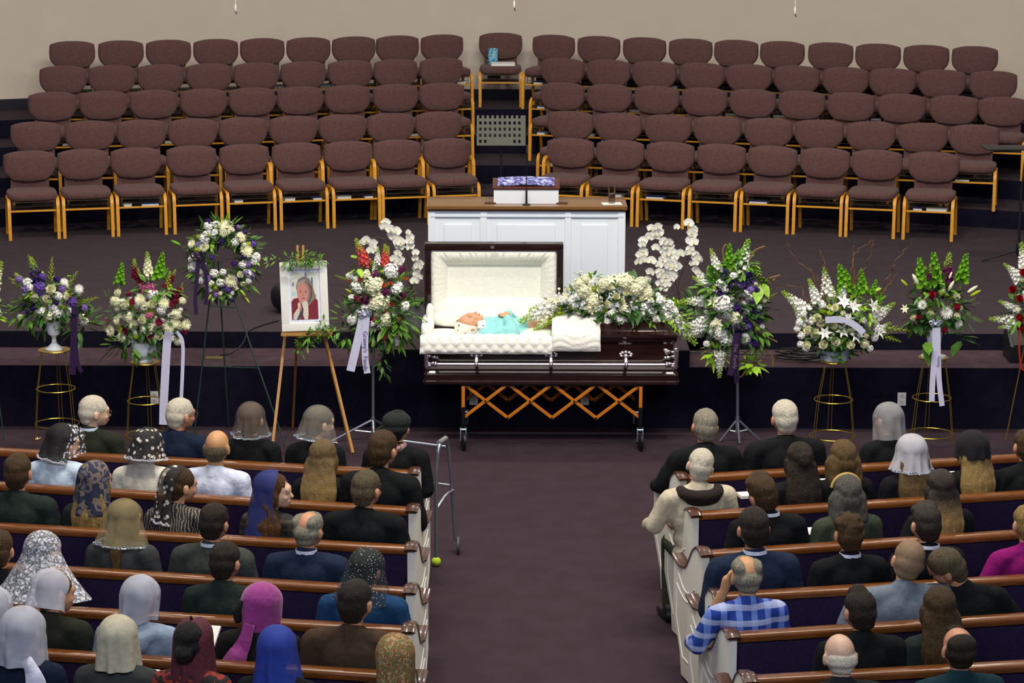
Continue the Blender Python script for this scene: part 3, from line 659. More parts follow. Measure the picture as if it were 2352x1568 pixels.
# ------------------------------------------------------------------ pews (local x away from the aisle, y forward)
LEFT_R = [((945, 1086), (0, 1035)), ((941, 1171), (0, 1113)), ((938, 1259), (0, 1208)), ((935, 1357), (0, 1299)), ((931, 1446), (0, 1392)), ((925, 1552), (0, 1492)), ((920, 1662), (0, 1597))]
RIGHT_R = [((1572, 1097), (2352, 1048)), ((1600, 1181), (2352, 1133)), ((1624, 1271), (2352, 1223)), ((1656, 1369), (2352, 1327)), ((1687, 1459), (2352, 1416)), ((1727, 1560), (2352, 1525)), ((1768, 1668), (2352, 1632))]
PL = 3.7
def make_pew(sd):
    t = thing('pew', '-', 'pew'); X = lambda a: sd*a
    q = MB(); q.prism([(-.03, .845), (.0, .85), (.10, .44), (.07, .44)], lambda a, b: V((0, a, b)), lambda a, b: V((X(PL), a, b))); q.build('backrest', pew_cloth, t, bevel=.004)
    q = MB(); q.prism([(.015, .03), (.035, .03), (.095, .44), (.075, .44)], lambda a, b: V((0, a, b)), lambda a, b: V((X(PL), a, b))); q.build('lower_back', pew_wood, t)
    q = MB(); q.prism([(-.045, .845), (-.047, .868), (-.04, .882), (-.02, .888), (.02, .888), (.035, .88), (.037, .845)], lambda a, b: V((0, a, b)), lambda a, b: V((X(PL), a, b))); q.build('top_rail', pew_wood, t, sharp=50)
    q = MB(); q.box((X(PL/2), .295, .425), (PL, .41, .04)); q.build('seat_board', pew_wood, t, bevel=.008)
    q = MB(); q.box((X(PL/2), .28, .462), (PL-.02, .40, .045)); q.build('seat_cushion', pew_cloth, t, bevel=.018, seg=3)
    q = MB(); q.box((X(PL/2), -.035, .575), (PL-.1, .012, .10)); q.box((X(PL/2), -.005, .53), (PL-.1, .07, .012)); q.build('book_rack', mahog, t, bevel=.003)
    for a in (1.25, 2.5): MB().box((X(a), .30, .21), (.04, .36, .40)).build('support', pew_wood, t)
    top = [(-.075, .872), (-.02, .893), (.035, .893), (.09, .88), (.15, .84), (.20, .78), (.25, .72), (.30, .69), (.36, .685), (.43, .695), (.51, .712)]
    out = [(-.05, .02)]+[(-.05, .88)]+top[1:]+[(.515, .69), (.515, .36), (.36, .15), (.33, .02)]
    q = MB(); q.prism(out, lambda a, b: V((X(-.044), a, b)), lambda a, b: V((X(0), a, b))); q.build('end_panel', pew_paint, t, bevel=.003, sharp=30)
    q = MB(); pts = bend([V((X(-.022), a, b+.008)) for a, b in top], .03, 3); wd_ = [.075]*len(pts)
    L_ = []
    for i, p in enumerate(pts):
        tt = (pts[min(i+1, len(pts)-1)]-pts[max(i-1, 0)]).normalized(); n = V((1, 0, 0)).cross(tt).normalized(); hw_ = .027 if 6 < i < len(pts)-8 else .038
        L_.append([p+V((x_*hw_, 0, 0))+n*z_ for x_, z_ in ((-1, -.008), (-1, .001), (-.6, .007), (.6, .007), (1, .001), (1, -.008))])
    q.grid(L_, True); n6 = len(q.v)-6*len(pts); q.f.append(tuple(range(n6, n6+6))); k = len(q.v)-6; q.f.append(tuple(range(k+5, k-1, -1))); q.build('arm_cap', cap_wood, t, sharp=60)
    q = MB(); xx = X(-.045)
    q.tube([(xx, .05, .56), (xx, .05, .14)], .005, 6); q.tube([(xx, .05, .14), (xx, .30, .14), (xx, .44, .36), (xx, .44, .56)], .005, 6)
    q.tube([(xx, .05+.39*k/10, .56-.055*math.sin(PI*k/10)) for k in range(11)], .005, 6); q.tube([(xx, .08+.33*k/10, .63-.07*math.sin(PI*k/10)) for k in range(11)], .0045, 6)
    q.build('panel_moulding', pew_paint, t, sharp=80)
    for ch in t.children:
        if sd < 0 and ch.name.split('.')[0] in ('end_panel', 'arm_cap', 'panel_moulding'): ch.rotation_euler = (0, 0, R(4.5))
    return t
PEWS = {}
for sd, RR, nm in ((-1, LEFT_R, 'left'), (1, RIGHT_R, 'right')):
    proto = None
    for i, (a, b) in enumerate(RR):
        A = pZ(*a, .87); B = pZ(*b, .87); A.z = B.z = 0; u = (B-A).normalized()
        rz = math.atan2(u.y, u.x) - (PI if sd < 0 else 0)
        lab = f"purple-backed wooden pew, {ORD[i]} of the {nm} block counted from the stage"
        if proto is None: proto = make_pew(sd); proto.location = A; proto.rotation_euler = (0, 0, rz); proto['label'] = lab; proto['group'] = f'pews of the {nm} block'; pw_ = proto
        else: pw_ = dup(proto, A, rz, lab)
        PEWS[('L' if sd < 0 else 'R', i+1)] = (A, u, rz)
def seat_at(key, px, ytop, fwd=.19):
    """head top at pixel -> floor point on that pew, facing, height of the head top"""
    A, u, rz = PEWS[key]; f = Matrix.Rotation(rz, 3, 'Z') @ V((0, 1, 0)); lo, hi = -.5, 6.0
    y = ytop
    for _ in range(40):
        m_ = (lo+hi)/2; P = A+u*m_+f*fwd; q = proj(P+V((0, 0, 1.25)))[0]
        if (q < px) == (key[0] == 'R'): lo = m_
        else: hi = m_
    P = A+u*m_+f*fwd
    zz = pY(px, ytop, P.y).z; return P, rz, zz
# ------------------------------------------------------------------ flowers
FC = dict(cream=(246, 242, 208), white=(244, 244, 236), yellow=(226, 216, 130), burg=(112, 16, 44), pink=(190, 96, 136), coral=(214, 88, 84), salmon=(226, 120, 84), purple=(106, 78, 160), dpurple=(58, 32, 100),
          lilac=(140, 110, 180), magenta=(178, 20, 70), red=(176, 20, 28), green=(104, 160, 34), ygreen=(164, 186, 50), dgreen=(34, 70, 26), mgreen=(56, 104, 34), plum=(98, 26, 76), violet=(74, 46, 130))
def fm(c): return mat('flower_'+c, FC[c], .75, var=.14, nscale=40, spec=.2)
leafD = mat('leaf_dark', (52, 92, 32), .5, var=.35, nscale=22); leafM = mat('leaf_mid', (92, 138, 40), .5, var=.3, nscale=22); leafB = mat('leaf_bright', (142, 186, 44), .5, var=.25, nscale=22)
stem_m = mat('flower_stem', (84, 116, 44), .6); bark = mat('willow_bark', (104, 74, 40), .7)
def petal(s, c, d, up, L, W, cup=.3, n=4, th=None):
    """one petal: from c along d, curling towards up"""
    d = V(d).normalized(); up = V(up).normalized(); sd_ = d.cross(up).normalized(); L_ = []
    for i in range(n+1):
        t = i/n; w_ = W*math.sin(PI*min(.97, max(.07, t**.75)))*.5; p = V(c)+d*L*t+up*(L*cup*t*t)
        L_.append([p-sd_*w_+up*W*.10, p, p+sd_*w_+up*W*.10])
    s.grid(L_); return s
def m_rose():
    s = MB(); s.ell((0, 0, .25), (.34, .34, .42), nu=10, nv=6)
    for ring, (n, r, tilt, L, W) in enumerate(((4, .10, 78, .62, .62), (5, .18, 62, .66, .66), (6, .26, 40, .66, .70), (7, .3, 14, .62, .70))):
        for k in range(n):
            a = 2*PI*k/n+ring*.5; d = V((math.cos(a)*math.cos(R(tilt)), math.sin(a)*math.cos(R(tilt)), math.sin(R(tilt)))); o = V((math.cos(a), math.sin(a), 0))
            up = (V((0, 0, 1))-o*.0) if tilt < 50 else -o
            petal(s, o*r+V((0, 0, .08+.07*(3-ring))), d, (o*-.6+V((0, 0, .8))) , L, W, .35, 4)
    return s
def m_mum():
    s = MB(); s.ell((0, 0, .12), (.3, .3, .2), nu=10, nv=6)
    for ring, (n, tilt, L) in enumerate(((22, 5, .98), (20, 25, .85), (16, 45, .66), (12, 65, .45))):
        for k in range(n):
            a = 2*PI*k/n+ring*.37+rnd.uniform(-.06, .06); d = V((math.cos(a)*math.cos(R(tilt)), math.sin(a)*math.cos(R(tilt)), math.sin(R(tilt))))
            petal(s, V((0, 0, .08)), d, V((0, 0, 1)), L*rnd.uniform(.9, 1.05), .16, .12, 2)
    return s
def m_gerbera():
    s = MB(); 
    for ring, (n, tilt, L) in enumerate(((16, 8, 1.0), (14, 24, .8), (12, 42, .55))):
        for k in range(n):
            a = 2*PI*k/n+ring*.2; d = V((math.cos(a)*math.cos(R(tilt)), math.sin(a)*math.cos(R(tilt)), math.sin(R(tilt)))); petal(s, V((0, 0, .03)), d, V((0, 0, 1)), L, .34, .05, 2)
    s.lathe([(.0, .0), (.3, .05), (.26, .2), (.0, .22)], n=12); return s
def m_cluster(n=60):
    """hydrangea / stock head: a dome of small four-petalled florets"""
    s = MB(); s.ell((0, 0, .1), (.62, .62, .5), nu=10, nv=6); g = PI*(3-math.sqrt(5)); k_ = .22*math.sqrt(110/max(n, 40))*.9
    for i in range(n):
        z = 1-1.25*i/n; r = math.sqrt(max(0, 1-z*z)); p = V((r*math.cos(g*i), r*math.sin(g*i), z*.85)).normalized(); c = p*(.66+.34*rnd.random()); a = p.orthogonal().normalized(); b = p.cross(a); ph = rnd.random()*2
        for k in range(4): an = ph+PI/2*k; petal(s, c, a*math.cos(an)+b*math.sin(an)+p*.15, p, k_*1.15, k_*1.15, .1, 2)
    return s
def m_orchid():
    """moth orchid bloom facing +z"""
    s = MB()
    for a, L, W in ((90, .85, .55), (215, .8, .5), (325, .8, .5)): petal(s, (0, 0, -.02), (math.cos(R(a)), math.sin(R(a)), .05), (0, 0, 1), L, W*1.4, .1, 4)
    for a in (12, 168): petal(s, (0, 0, .02), (math.cos(R(a)), math.sin(R(a)), .05), (0, 0, 1), .95, 1.35, .12, 5)
    return s
def m_lip():
    s = MB(); s.ell((0, -.06, .16), (.13, .12, .12), nu=8, nv=6); petal(s, (0, -.1, .1), (0, -1, .6), (0, .5, 1), .35, .3, .2, 3); return s
def m_lily():
    s = MB()
    for k in range(6):
        a = PI/3*k; d = V((math.cos(a), math.sin(a), 1.1)); petal(s, (0, 0, 0), d, V((math.cos(a), math.sin(a), -1.2)), 1.0, .42, .45, 5)
    for k in range(6): a = PI/3*k+.4; s.tube([(0, 0, .2), (.16*math.cos(a), .16*math.sin(a), .8)], .02, 5)
    return s
def m_bud():
    return MB().lathe([(0, 0), (.10, .08), (.15, .35), (.13, .7), (.05, .98), (0, 1)], n=10)
def m_tulipbud():
    s = MB(); s.ell((0, 0, .45), (.42, .42, .5), nu=12, nv=8)
    for k in range(5): a = 2*PI*k/5; petal(s, (.12*math.cos(a), .12*math.sin(a), 0), (math.cos(a)*.35, math.sin(a)*.35, 1), (-math.cos(a), -math.sin(a), .1), .98, .6, .3, 4)
    return s
def m_spike(n=46, r0=.17, fl=.13, kind='snap'):
    """upright spike, unit length; florets smaller towards the tip"""
    s = MB(); s.tube([(0, 0, 0), (.01, 0, .18), (.01, 0, .3), (.005, 0, .6), (0, .01, 1)], [.014, .014, r0*.38, r0*.26, .006] if kind != 'wisp' else [.014, .013, .012, .01, .005], 6); g = 2.4
    for i in range(n):
        t = .18+.82*(i/n)**.9; k = (1-t*.78); a = g*i; o = V((math.cos(a), math.sin(a), .35)); p = V((0, 0, t))+o*r0*k*.55
        if kind == 'bells':
            b = o.orthogonal().normalized(); c2 = o.cross(b)
            for q in range(6): an = PI/3*q; petal(s, p, b*math.cos(an)+c2*math.sin(an)+o*.9, o, fl*k*1.1, fl*k, .1, 2)
        elif kind == 'wisp':
            petal(s, V((0, 0, t)), o, V((0, 0, 1)), fl*1.4*k, fl*.5*k, .2, 2)
        else:
            s.ell(p+o*fl*k*.3, (fl*k*.42,)*3, nu=6, nv=4)
            for q in range(3): an = 2*PI*q/3+i; b = o.orthogonal(); petal(s, p+o*fl*k*.3, o+b*math.cos(an)*.9+o.cross(b)*math.sin(an)*.9, o, fl*k*.9, fl*k*.9, .1, 2)
    return s
MM = {}
def mesh_of(key, fn, m_, name):
    k = (key, m_.name)
    if k not in MM:
        o = fn().build(name, m_, sharp=60); MM[k] = o.data; bpy.data.objects.remove(o)
    return MM[k]
KIND = dict(rose=('rose', m_rose), mum=('chrysanthemum', m_mum), gerb=('gerbera', m_gerbera), carn=('carnation', lambda: m_cluster(34)), hyd=('hydrangea', lambda: m_cluster(110)), orch=('orchid_bloom', m_orchid), lip=('lip', m_lip),
            lily=('lily', m_lily), bud=('lily_bud', m_bud), tul=('flower_bud', m_tulipbud), stock=('stock_cluster', lambda: m_cluster(26)),
            snap=('snapdragon_spike', lambda: m_spike()), bells=('bell_spike', lambda: m_spike(34, .15, .17, 'bells')), wisp=('green_spray', lambda: m_spike(40, .1, .17, 'wisp')), lark=('larkspur_spike', lambda: m_spike(52, .2, .13)))
def spike_mat(c):
    """petal colour that turns to the green of the unopened buds towards the tip"""
    k = 'spike_'+c
    if k in MATS: return MATS[k]
    m = mat(k, FC[c], .75, var=.14, nscale=40, spec=.2); nt = m.node_tree; N = nt.nodes; L = nt.links; b = N['Principled BSDF']; src = b.inputs['Base Color'].links[0].from_socket
    tc = N.new('ShaderNodeTexCoord'); sp = N.new('ShaderNodeSeparateXYZ'); L.new(tc.outputs['Object'], sp.inputs[0]); mr = N.new('ShaderNodeMapRange'); mr.inputs['From Min'].default_value = .62; mr.inputs['From Max'].default_value = .88; L.new(sp.outputs[2], mr.inputs['Value'])
    mx = N.new('ShaderNodeMix'); mx.data_type = 'RGBA'; L.new(mr.outputs[0], mx.inputs[0]); L.new(src, mx.inputs[6]); mx.inputs[7].default_value = (*srgb((150, 180, 62)), 1); L.new(mx.outputs[2], b.inputs['Base Color']); return m
def bloom(root, kind, col, p, d, size, org, parts=None, twist=None, label=None):
    nm, fn = KIND[kind]; me = mesh_of(kind, fn, spike_mat(col) if kind in ('snap', 'lark') else fm(col), nm); o = bpy.data.objects.new(nm, me); C.objects.link(o); o.parent = root
    o.location = V(p)-org; q = V(d).normalized().to_track_quat('Z', 'Y'); o.rotation_mode = 'QUATERNION'; o.rotation_quaternion = q @ Quaternion((0, 0, 1), twist if twist is not None else rnd.uniform(0, 6)); o.scale = (size,)*3
    if kind == 'orch':
        l = bpy.data.objects.new('lip', mesh_of('lip', m_lip, fm('yellow'), 'lip')); C.objects.link(l); l.parent = o
    return o
def leafmesh(s, c, d, up, L, W, n=3):
    petal(s, c, d, up, L, W, -.15, n)
def foliage(root, org, blobs, m_, name='foliage', L=.09, W=.035, kind='leaf'):
    """blobs: (centre, (rx,ry,rz), n): leaves springing outward"""
    s = MB(org)
    for c, r, n in blobs:
        c = V(c)
        for i in range(n):
            u = V((rnd.gauss(0, 1), rnd.gauss(0, 1), rnd.gauss(0, 1))).normalized(); k = rnd.uniform(.55, 1.0); p = c+V((u.x*r[0], u.y*r[1], u.z*r[2]))*k
            d = (u+V((rnd.uniform(-.5, .5), rnd.uniform(-.5, .5), rnd.uniform(-.5, .3)))).normalized()
            if kind == 'fern':
                t = d.orthogonal().normalized(); ln = L*rnd.uniform(.8, 1.6); s.tube([p, p+d*ln], .0015, 3)
                for j in range(7):
                    for sg in (-1, 1): leafmesh(s, p+d*ln*(j+.5)/7, d*.5+t*sg, V((0, 0, 1)), ln*.33*(1-j/9), W*.35, 1)
            else: leafmesh(s, p, d, V((rnd.uniform(-.4, .4), rnd.uniform(-.4, .4), 1)), L*rnd.uniform(.7, 1.3), W*rnd.uniform(.8, 1.3))
    return s.build(name, m_, root, sharp=80)
def ribbon(root, org, pxpts, Y, wpx, m_, name='ribbon', dy=0, cut=True):
    sc_ = spx(Y); pts = bend([pY(x, y, Y+(dyy[0] if dyy else 0)) for x, y, *dyy in pxpts], .08, 4)
    s = MB(org); s.strip(pts, wpx/sc_, nrm=(0, -1, 0), th=.0012); return s.build(name, m_, root, sharp=60)
def bow(root, org, c, r, m_):
    s = MB(org); c = V(c)
    for a0, a1 in ((20, 1), (160, 1), (60, .8), (120, .8), (200, .7), (-20, .7)):
        a = R(a0); d = V((math.cos(a), -.25, math.sin(a)*.7)); n_ = V((0, -1, 0)); pts = [c+d*r*a1*math.sin(PI*t/8)*1.0+V((0, -.5, 0))*r*.5*math.sin(2*PI*t/8)*.6+V((0, 0, r*.28*math.sin(2*PI*t/8))) for t in range(9)]
        s.strip(pts, r*.55, wdir=V((0, -.8, .3)).cross(d).normalized()*.4+V((0, -.9, .2)), th=.001)
    s.ell(c+V((0, -.02, 0)), (r*.24, r*.2, r*.22), nu=10, nv=6); return s.build('bow', m_, root, sharp=60)
def arrangement(name, label, items, cpx, Y, base, cat='flowers', ybulge=.10, rad=60, fol=(), up=.25):
    """items: (kind,colour,x,y,size_px[,dy]) blooms; (kind,colour,(x0,y0),(x1,y1)) spikes"""
    org = V(base); root = thing(name, label, cat, org); cx, cy = cpx; c0_ = pY(cx, cy, Y); sc_ = spx(Y)
    for it in items:
        if isinstance(it[2], tuple):
            kind, col, a, b = it[:4]; dy = it[4] if len(it) > 4 else .02; pa, pb = pY(*a, Y+dy*.5), pY(*b, Y+dy); bloom(root, kind, col, pa, pb-pa, (pb-pa).length, org)
        else:
            kind, col, x, y, sz = it[:5]; q = min(1, math.hypot(x-cx, y-cy)/rad); dy = -ybulge*math.sqrt(1-q*q*.95)+(it[5] if len(it) > 5 else 0)
            p = pY(x, y, Y+dy); d = V(((x-cx)/rad*.9, -.85, (cy-y)/rad*.7+up)).normalized(); s_ = sz/sc_
            if kind in ('rose', 'hyd', 'carn', 'stock'): s_ *= 1.0; p = p-d*s_*.35
            if kind == 'bud': d = V(((x-cx)/rad, -.2, (cy-y)/rad+.2)).normalized(); s_ *= 2
            bloom(root, kind, col, p, d, s_, org, twist=0.0 if kind == 'orch' else None)
    for (x, y, rx, ry, n, m_, kind, L, W) in fol:
        foliage(root, org, [(pY(x, y, Y), (rx/sc_, ybulge+.02, ry/sc_), n)], m_, 'foliage', L, W, kind)
    return root, org
def fill(cx, cy, rx, ry, n, kinds, smin, smax, ring=0):
    out = []
    for i in range(int(n*1.5)):
        a = rnd.uniform(0, 2*PI); k = math.sqrt(rnd.uniform(ring, 1)); kd, col = rnd.choice(kinds); out.append((kd, col, cx+rx*k*math.cos(a), cy+ry*k*math.sin(a), rnd.uniform(smin, smax), .03))
    return out
purple_rib = mat('purple_ribbon', (44, 18, 62), .4, sheen=.2); white_rib = mat('white_ribbon', (206, 206, 232), .35, var=.04, sheen=.3); ink_m = mat('ribbon_ink', (110, 106, 140), .6)
urn_m = mat('white_urn', (216, 222, 232), .35, var=.02)

# --- gold wire stands (round plate, three hoops' worth of legs)
def gold_stand(x, ytop, y1, y2, r0, r1, r2, Y, label, plate=True):
    p = pY(x, ytop, Y); zt = p.z; t = thing('flower_stand', label, 'stand', (p.x, Y, 0), 0, 'gold wire flower stands'); z1 = pY(x, y1, Y).z; z2 = pY(x, y2, Y).z
    if plate: MB().lathe([(0, zt-.006), (r0*.96, zt-.006), (r0, zt), (r0*.98, zt+.004), (0, zt+.003)], n=36).build('plate', gold_m, t)
    MB().ring((0, 0, z1), r1, .0045, 44).build('hoop', gold_m, t); MB().ring((0, 0, z2), r2, .0045, 44).build('hoop', gold_m, t)
    sl = (r2-r1)/(z1-z2); rb = r2+sl*z2
    for k in range(3):
        for o in (-.08, .08):
            a = R(90+120*k)+o; MB().tube([(r0*.8*math.cos(a), r0*.8*math.sin(a), zt-.005), (r1*math.cos(a), r1*math.sin(a), z1), (rb*math.cos(a), rb*math.sin(a), .006)], .0026, 6).build('leg', gold_m, t)
    return p
S1 = gold_stand(125, 803, 892, 972, .135, .158, .18, 19.62, 'gold wire stand under the white pedestal urn of purple flowers, farthest left')
S2 = gold_stand(333, 831, 920, 998, .125, .152, .176, 19.55, 'gold wire stand under the white bowl of burgundy and cream flowers')
S3 = gold_stand(1917, 829, 917, 1000, .115, .158, .188, 19.62, 'gold wire stand under the white basket with curly willow')
S4 = gold_stand(2144, 820, 913, 995, .125, .158, .19, 19.62, 'gold wire stand under the tall white urn of magenta roses')

# --- 1 purple and white in pedestal urn
org = V((S1.x, 19.62, S1.z+.004))
it = [('rose', 'cream', 117, 664, 17), ('rose', 'cream', 80, 684, 15), ('rose', 'cream', 107, 686, 14), ('carn', 'white', 92, 715, 11), ('carn', 'white', 122, 705, 10), ('carn', 'white', 132, 718, 12), ('carn', 'cream', 111, 725, 12), ('rose', 'cream', 153, 733, 12), ('carn', 'white', 163, 715, 11),
      ('carn', 'white', 134, 679, 10), ('rose', 'cream', 153, 682, 11), ('mum', 'white', 180, 664, 13), ('mum', 'white', 147, 648, 11), ('stock', 'white', 61, 648, 11), ('stock', 'white', 68, 660, 8), ('stock', 'white', 196, 738, 9), ('stock', 'cream', 190, 727, 8),
      ('stock', 'purple', 89, 657, 14), ('stock', 'lilac', 56, 662, 10), ('stock', 'purple', 97, 633, 8), ('stock', 'dpurple', 131, 640, 9), ('stock', 'lilac', 143, 661, 9), ('stock', 'purple', 167, 692, 12), ('stock', 'lilac', 41, 640, 8), ('stock', 'dpurple', 74, 707, 8), ('stock', 'dpurple', 62, 717, 6), ('stock', 'dpurple', 128, 695, 7), ('stock', 'lilac', 195, 707, 8), ('stock', 'white', 45, 728, 7),
      ('lark', 'dpurple', (98, 680), (70, 590), .03), ('wisp', 'ygreen', (100, 660), (65, 585), .04), ('wisp', 'ygreen', (115, 660), (120, 590), .04), ('wisp', 'ygreen', (140, 680), (178, 622), .03), ('wisp', 'ygreen', (160, 700), (226, 682), 0), ('wisp', 'ygreen', (180, 730), (232, 748), -.03), ('wisp', 'ygreen', (70, 680), (20, 636), .02), ('wisp', 'ygreen', (75, 690), (24, 694), 0),
      ('lark', 'purple', (90, 680), (34, 628), .03), ('wisp', 'ygreen', (78, 655), (40, 690), -.02)]
it += fill(112, 690, 62, 48, 26, [('stock', 'ygreen'), ('stock', 'cream'), ('stock', 'purple'), ('stock', 'white')], 4, 7)
root, o_ = arrangement('flower_arrangement', 'round bouquet of purple, cream and white flowers in a white pedestal urn', it, (118, 692), 19.62, org, rad=95, fol=[(118, 700, 85, 55, 190, leafD, 'leaf', .08, .034), (75, 720, 50, 30, 70, leafM, 'leaf', .08, .03), (190, 745, 25, 35, 30, leafD, 'leaf', .12, .045), (90, 745, 60, 25, 14, leafM, 'fern', .1, .04), (105, 660, 70, 40, 60, leafB, 'leaf', .05, .02)])
MB().lathe([(0, 0), (.075, 0), (.078, .008), (.055, .02), (.022, .055), (.018, .10), (.026, .115), (.05, .13), (.062, .18), (.064, .235), (.07, .24), (.06, .235), (0, .22)], n=32).build('urn', urn_m, root)
ribbon(root, o_, [(172, 705), (170, 760), (168, 815), (166, 860)], 19.50, 15, purple_rib); ribbon(root, o_, [(172, 750, .01), (174, 800, .01), (178, 835, .01), (188, 855, .01)], 19.50, 9, purple_rib)
# --- 2 burgundy and cream in bowl
org = V((S2.x, 19.55, S2.z+.004))
it = [('rose', 'cream', x, y, s) for x, y, s in ((288, 701, 16), (349, 698, 16), (327, 734, 16), (365, 771, 15), (271, 672, 13), (413, 748, 13))]
it += [('mum', 'cream', x, y, s) for x, y, s in ((323, 688, 16), (376, 697, 16), (307, 744, 15), (388, 748, 18), (425, 745, 15), (257, 758, 17), (400, 742, 12), (270, 735, 12))]
it += [('carn', 'white', x, y, s) for x, y, s in ((346, 673, 12), (371, 711, 10), (395, 777, 9))]+[('hyd', 'cream', x, y, s) for x, y, s in ((337, 755, 17), (293, 728, 14), (405, 722, 13), (278, 775, 12), (262, 690, 13), (410, 785, 10), (330, 705, 9), (420, 690, 9))]
it += [('gerb', 'burg', x, y, s) for x, y, s in ((305, 693, 10), (395, 699, 10), (365, 740, 11), (288, 760, 11), (342, 773, 10), (425, 760, 9))]+[('carn', 'pink', x, y, s) for x, y, s in ((328, 657, 9), (344, 659, 11), (331, 668, 7), (343, 725, 9), (352, 668, 6))]
it += [('stock', 'burg', x, y, s) for x, y, s in ((404, 675, 9), (412, 665, 7), (404, 690, 8), (295, 674, 7), (378, 655, 6), (340, 780, 8))]
it += [('bells', 'green', (272, 665), (281, 603), .04), ('snap', 'burg', (313, 655), (308, 594), .04), ('snap', 'cream', (342, 652), (338, 578), .05), ('bells', 'green', (362, 655), (374, 580), .04), ('snap', 'burg', (385, 660), (403, 618), .04), ('snap', 'ygreen', (385, 675), (390, 622), .03), ('snap', 'pink', (252, 722), (240, 758), -.05), ('snap', 'burg', (405, 700), (420, 660), 0), ('snap', 'burg', (325, 660), (316, 615), .02), ('wisp', 'ygreen', (410, 680), (420, 648), 0), ('snap', 'cream', (370, 700), (380, 660), .02)]
it += fill(340, 725, 80, 60, 34, [('stock', 'cream'), ('stock', 'ygreen'), ('stock', 'white')], 5, 8)
root, o_ = arrangement('flower_arrangement', 'full bouquet of cream roses and burgundy daisies in a white bowl with white ribbon', it, (338, 725), 19.55, org, rad=105, ybulge=.14, fol=[(338, 730, 88, 62, 240, leafD, 'leaf', .08, .035), (290, 790, 45, 25, 50, leafM, 'leaf', .10, .04), (260, 700, 30, 25, 18, leafM, 'fern', .08, .04), (360, 665, 50, 30, 40, leafM, 'leaf', .09, .045), (345, 800, 30, 20, 24, leafD, 'leaf', .09, .04)])
MB().lathe([(0, 0), (.068, 0), (.07, .012), (.052, .03), (.05, .038), (.09, .06), (.108, .11), (.112, .17), (.118, .175), (.104, .17), (0, .15)], n=36).build('bowl', urn_m, root)
ribbon(root, o_, [(388, 762, -.02), (384, 780), (380, 850), (376, 925), (375, 975)], 19.38, 19, white_rib); ribbon(root, o_, [(405, 762), (418, 775), (421, 800), (419, 860), (416, 922)], 19.40, 8, white_rib)
# --- 3 wreath on a green wire easel
Yw = 19.75; org = pY(512, 596, Yw)
it = [('mum', 'cream', x, y, s) for x, y, s in ((520, 523, 20), (553, 545, 15), (565, 575, 18), (530, 643, 18), (470, 568, 14), (516, 535, 14), (442, 560, 12))]+[('rose', 'cream', x, y, s) for x, y, s in ((473, 566, 12), (555, 548, 12), (552, 630, 12), (465, 626, 11))]
it += [('stock', 'white', x, y, s) for x, y, s in ((478, 517, 11), (468, 545, 13), (490, 628, 10), (440, 613, 11), (560, 607, 10), (590, 590, 11), (573, 628, 9), (505, 650, 10), (540, 555, 9), (492, 540, 8), (572, 645, 8), (446, 600, 9), (512, 625, 8), (585, 600, 9))]
it += [('stock', c_, x, y, s) for c_, x, y, s in (('dpurple', 510, 553, 8), ('dpurple', 560, 590, 7), ('dpurple', 478, 507, 7), ('purple', 583, 560, 8), ('purple', 525, 662, 12), ('lilac', 567, 625, 9), ('dpurple', 538, 606, 7), ('dpurple', 563, 533, 6), ('dpurple', 533, 690, 6), ('violet', 486, 590, 6), ('lilac', 548, 520, 5), ('purple', 520, 668, 8))]
it += [('bud', 'ygreen', 485, 675, 9), ('bud', 'ygreen', 552, 665, 10), ('bud', 'ygreen', 563, 682, 9), ('bud', 'green', 415, 563, 12), ('wisp', 'green', (470, 520), (457, 495), 0), ('wisp', 'green', (500, 510), (484, 485), 0), ('bells', 'green', (520, 510), (523, 488), 0), ('wisp', 'mgreen', (550, 670), (565, 685), 0)]
it += [(kd, c_, x_, y_, s_, .0) for kd, c_, x_, y_, s_, d_ in fill(512, 596, 76, 88, 34, [('stock', 'white'), ('stock', 'cream'), ('stock', 'lilac'), ('stock', 'ygreen'), ('stock', 'white')], 5, 9, ring=.34)]
root, o_ = arrangement('flower_wreath', 'round wreath of cream and purple flowers with dark purple bow on a wire easel', it, (512, 596), Yw, org, 'wreath', rad=110, ybulge=.08)
s = MB(org)
for mm, n_, L_, W_, kd in ((leafD, 330, .08, .034, 'leaf'), (leafM, 130, .09, .04, 'leaf'), (leafB, 60, .09, .045, 'leaf'), (leafM, 26, .09, .04, 'fern')):
    sc_ = spx(Yw); bl = []
    for i in range(24): a = 2*PI*i/24; bl.append((pY(512+58*math.cos(a), 596-66*math.sin(a), Yw), (26/sc_, .05, 26/sc_), max(1, n_//24)))
    foliage(root, org, bl, mm, 'foliage', L_, W_, kd)
s = MB(org); s.tube([pY(512+50*math.cos(2*PI*i/30), 596-58*math.sin(2*PI*i/30), Yw+.03) for i in range(31)], .03, 8, cap=False); s.build('wreath_ring', leafD, root)
bow(root, org, pY(458, 590, Yw-.12), .075, purple_rib); ribbon(root, org, [(456, 595), (452, 640), (448, 690), (451, 722)], Yw-.12, 9, purple_rib); ribbon(root, org, [(466, 595), (474, 640), (475, 680), (472, 700)], Yw-.12, 9, purple_rib)
t = thing('wire_easel', 'thin dark green wire easel holding the purple-bowed wreath', 'easel', (org.x, Yw, 0)); oo = V((org.x, Yw, 0))
ft = [pZ(446, 1000, 0.005), pZ(655, 1022, 0.005)]; top = pY(500, 600, Yw+.06)
for a, b in ((top+V((-.03, 0, 0)), ft[0]), (top+V((.03, 0, 0)), ft[1]), (top+V((0, .03, 0)), V((org.x-.02, Yw+.32, .005)))): MB(oo).tube([a, b], .0065, 8).build('leg', green_wire, t)
la_ = top.lerp(ft[0], .60); lb_ = top.lerp(ft[1], .58); MB(oo).tube([la_, lb_], .0055, 8).build('cross_bar', green_wire, t)
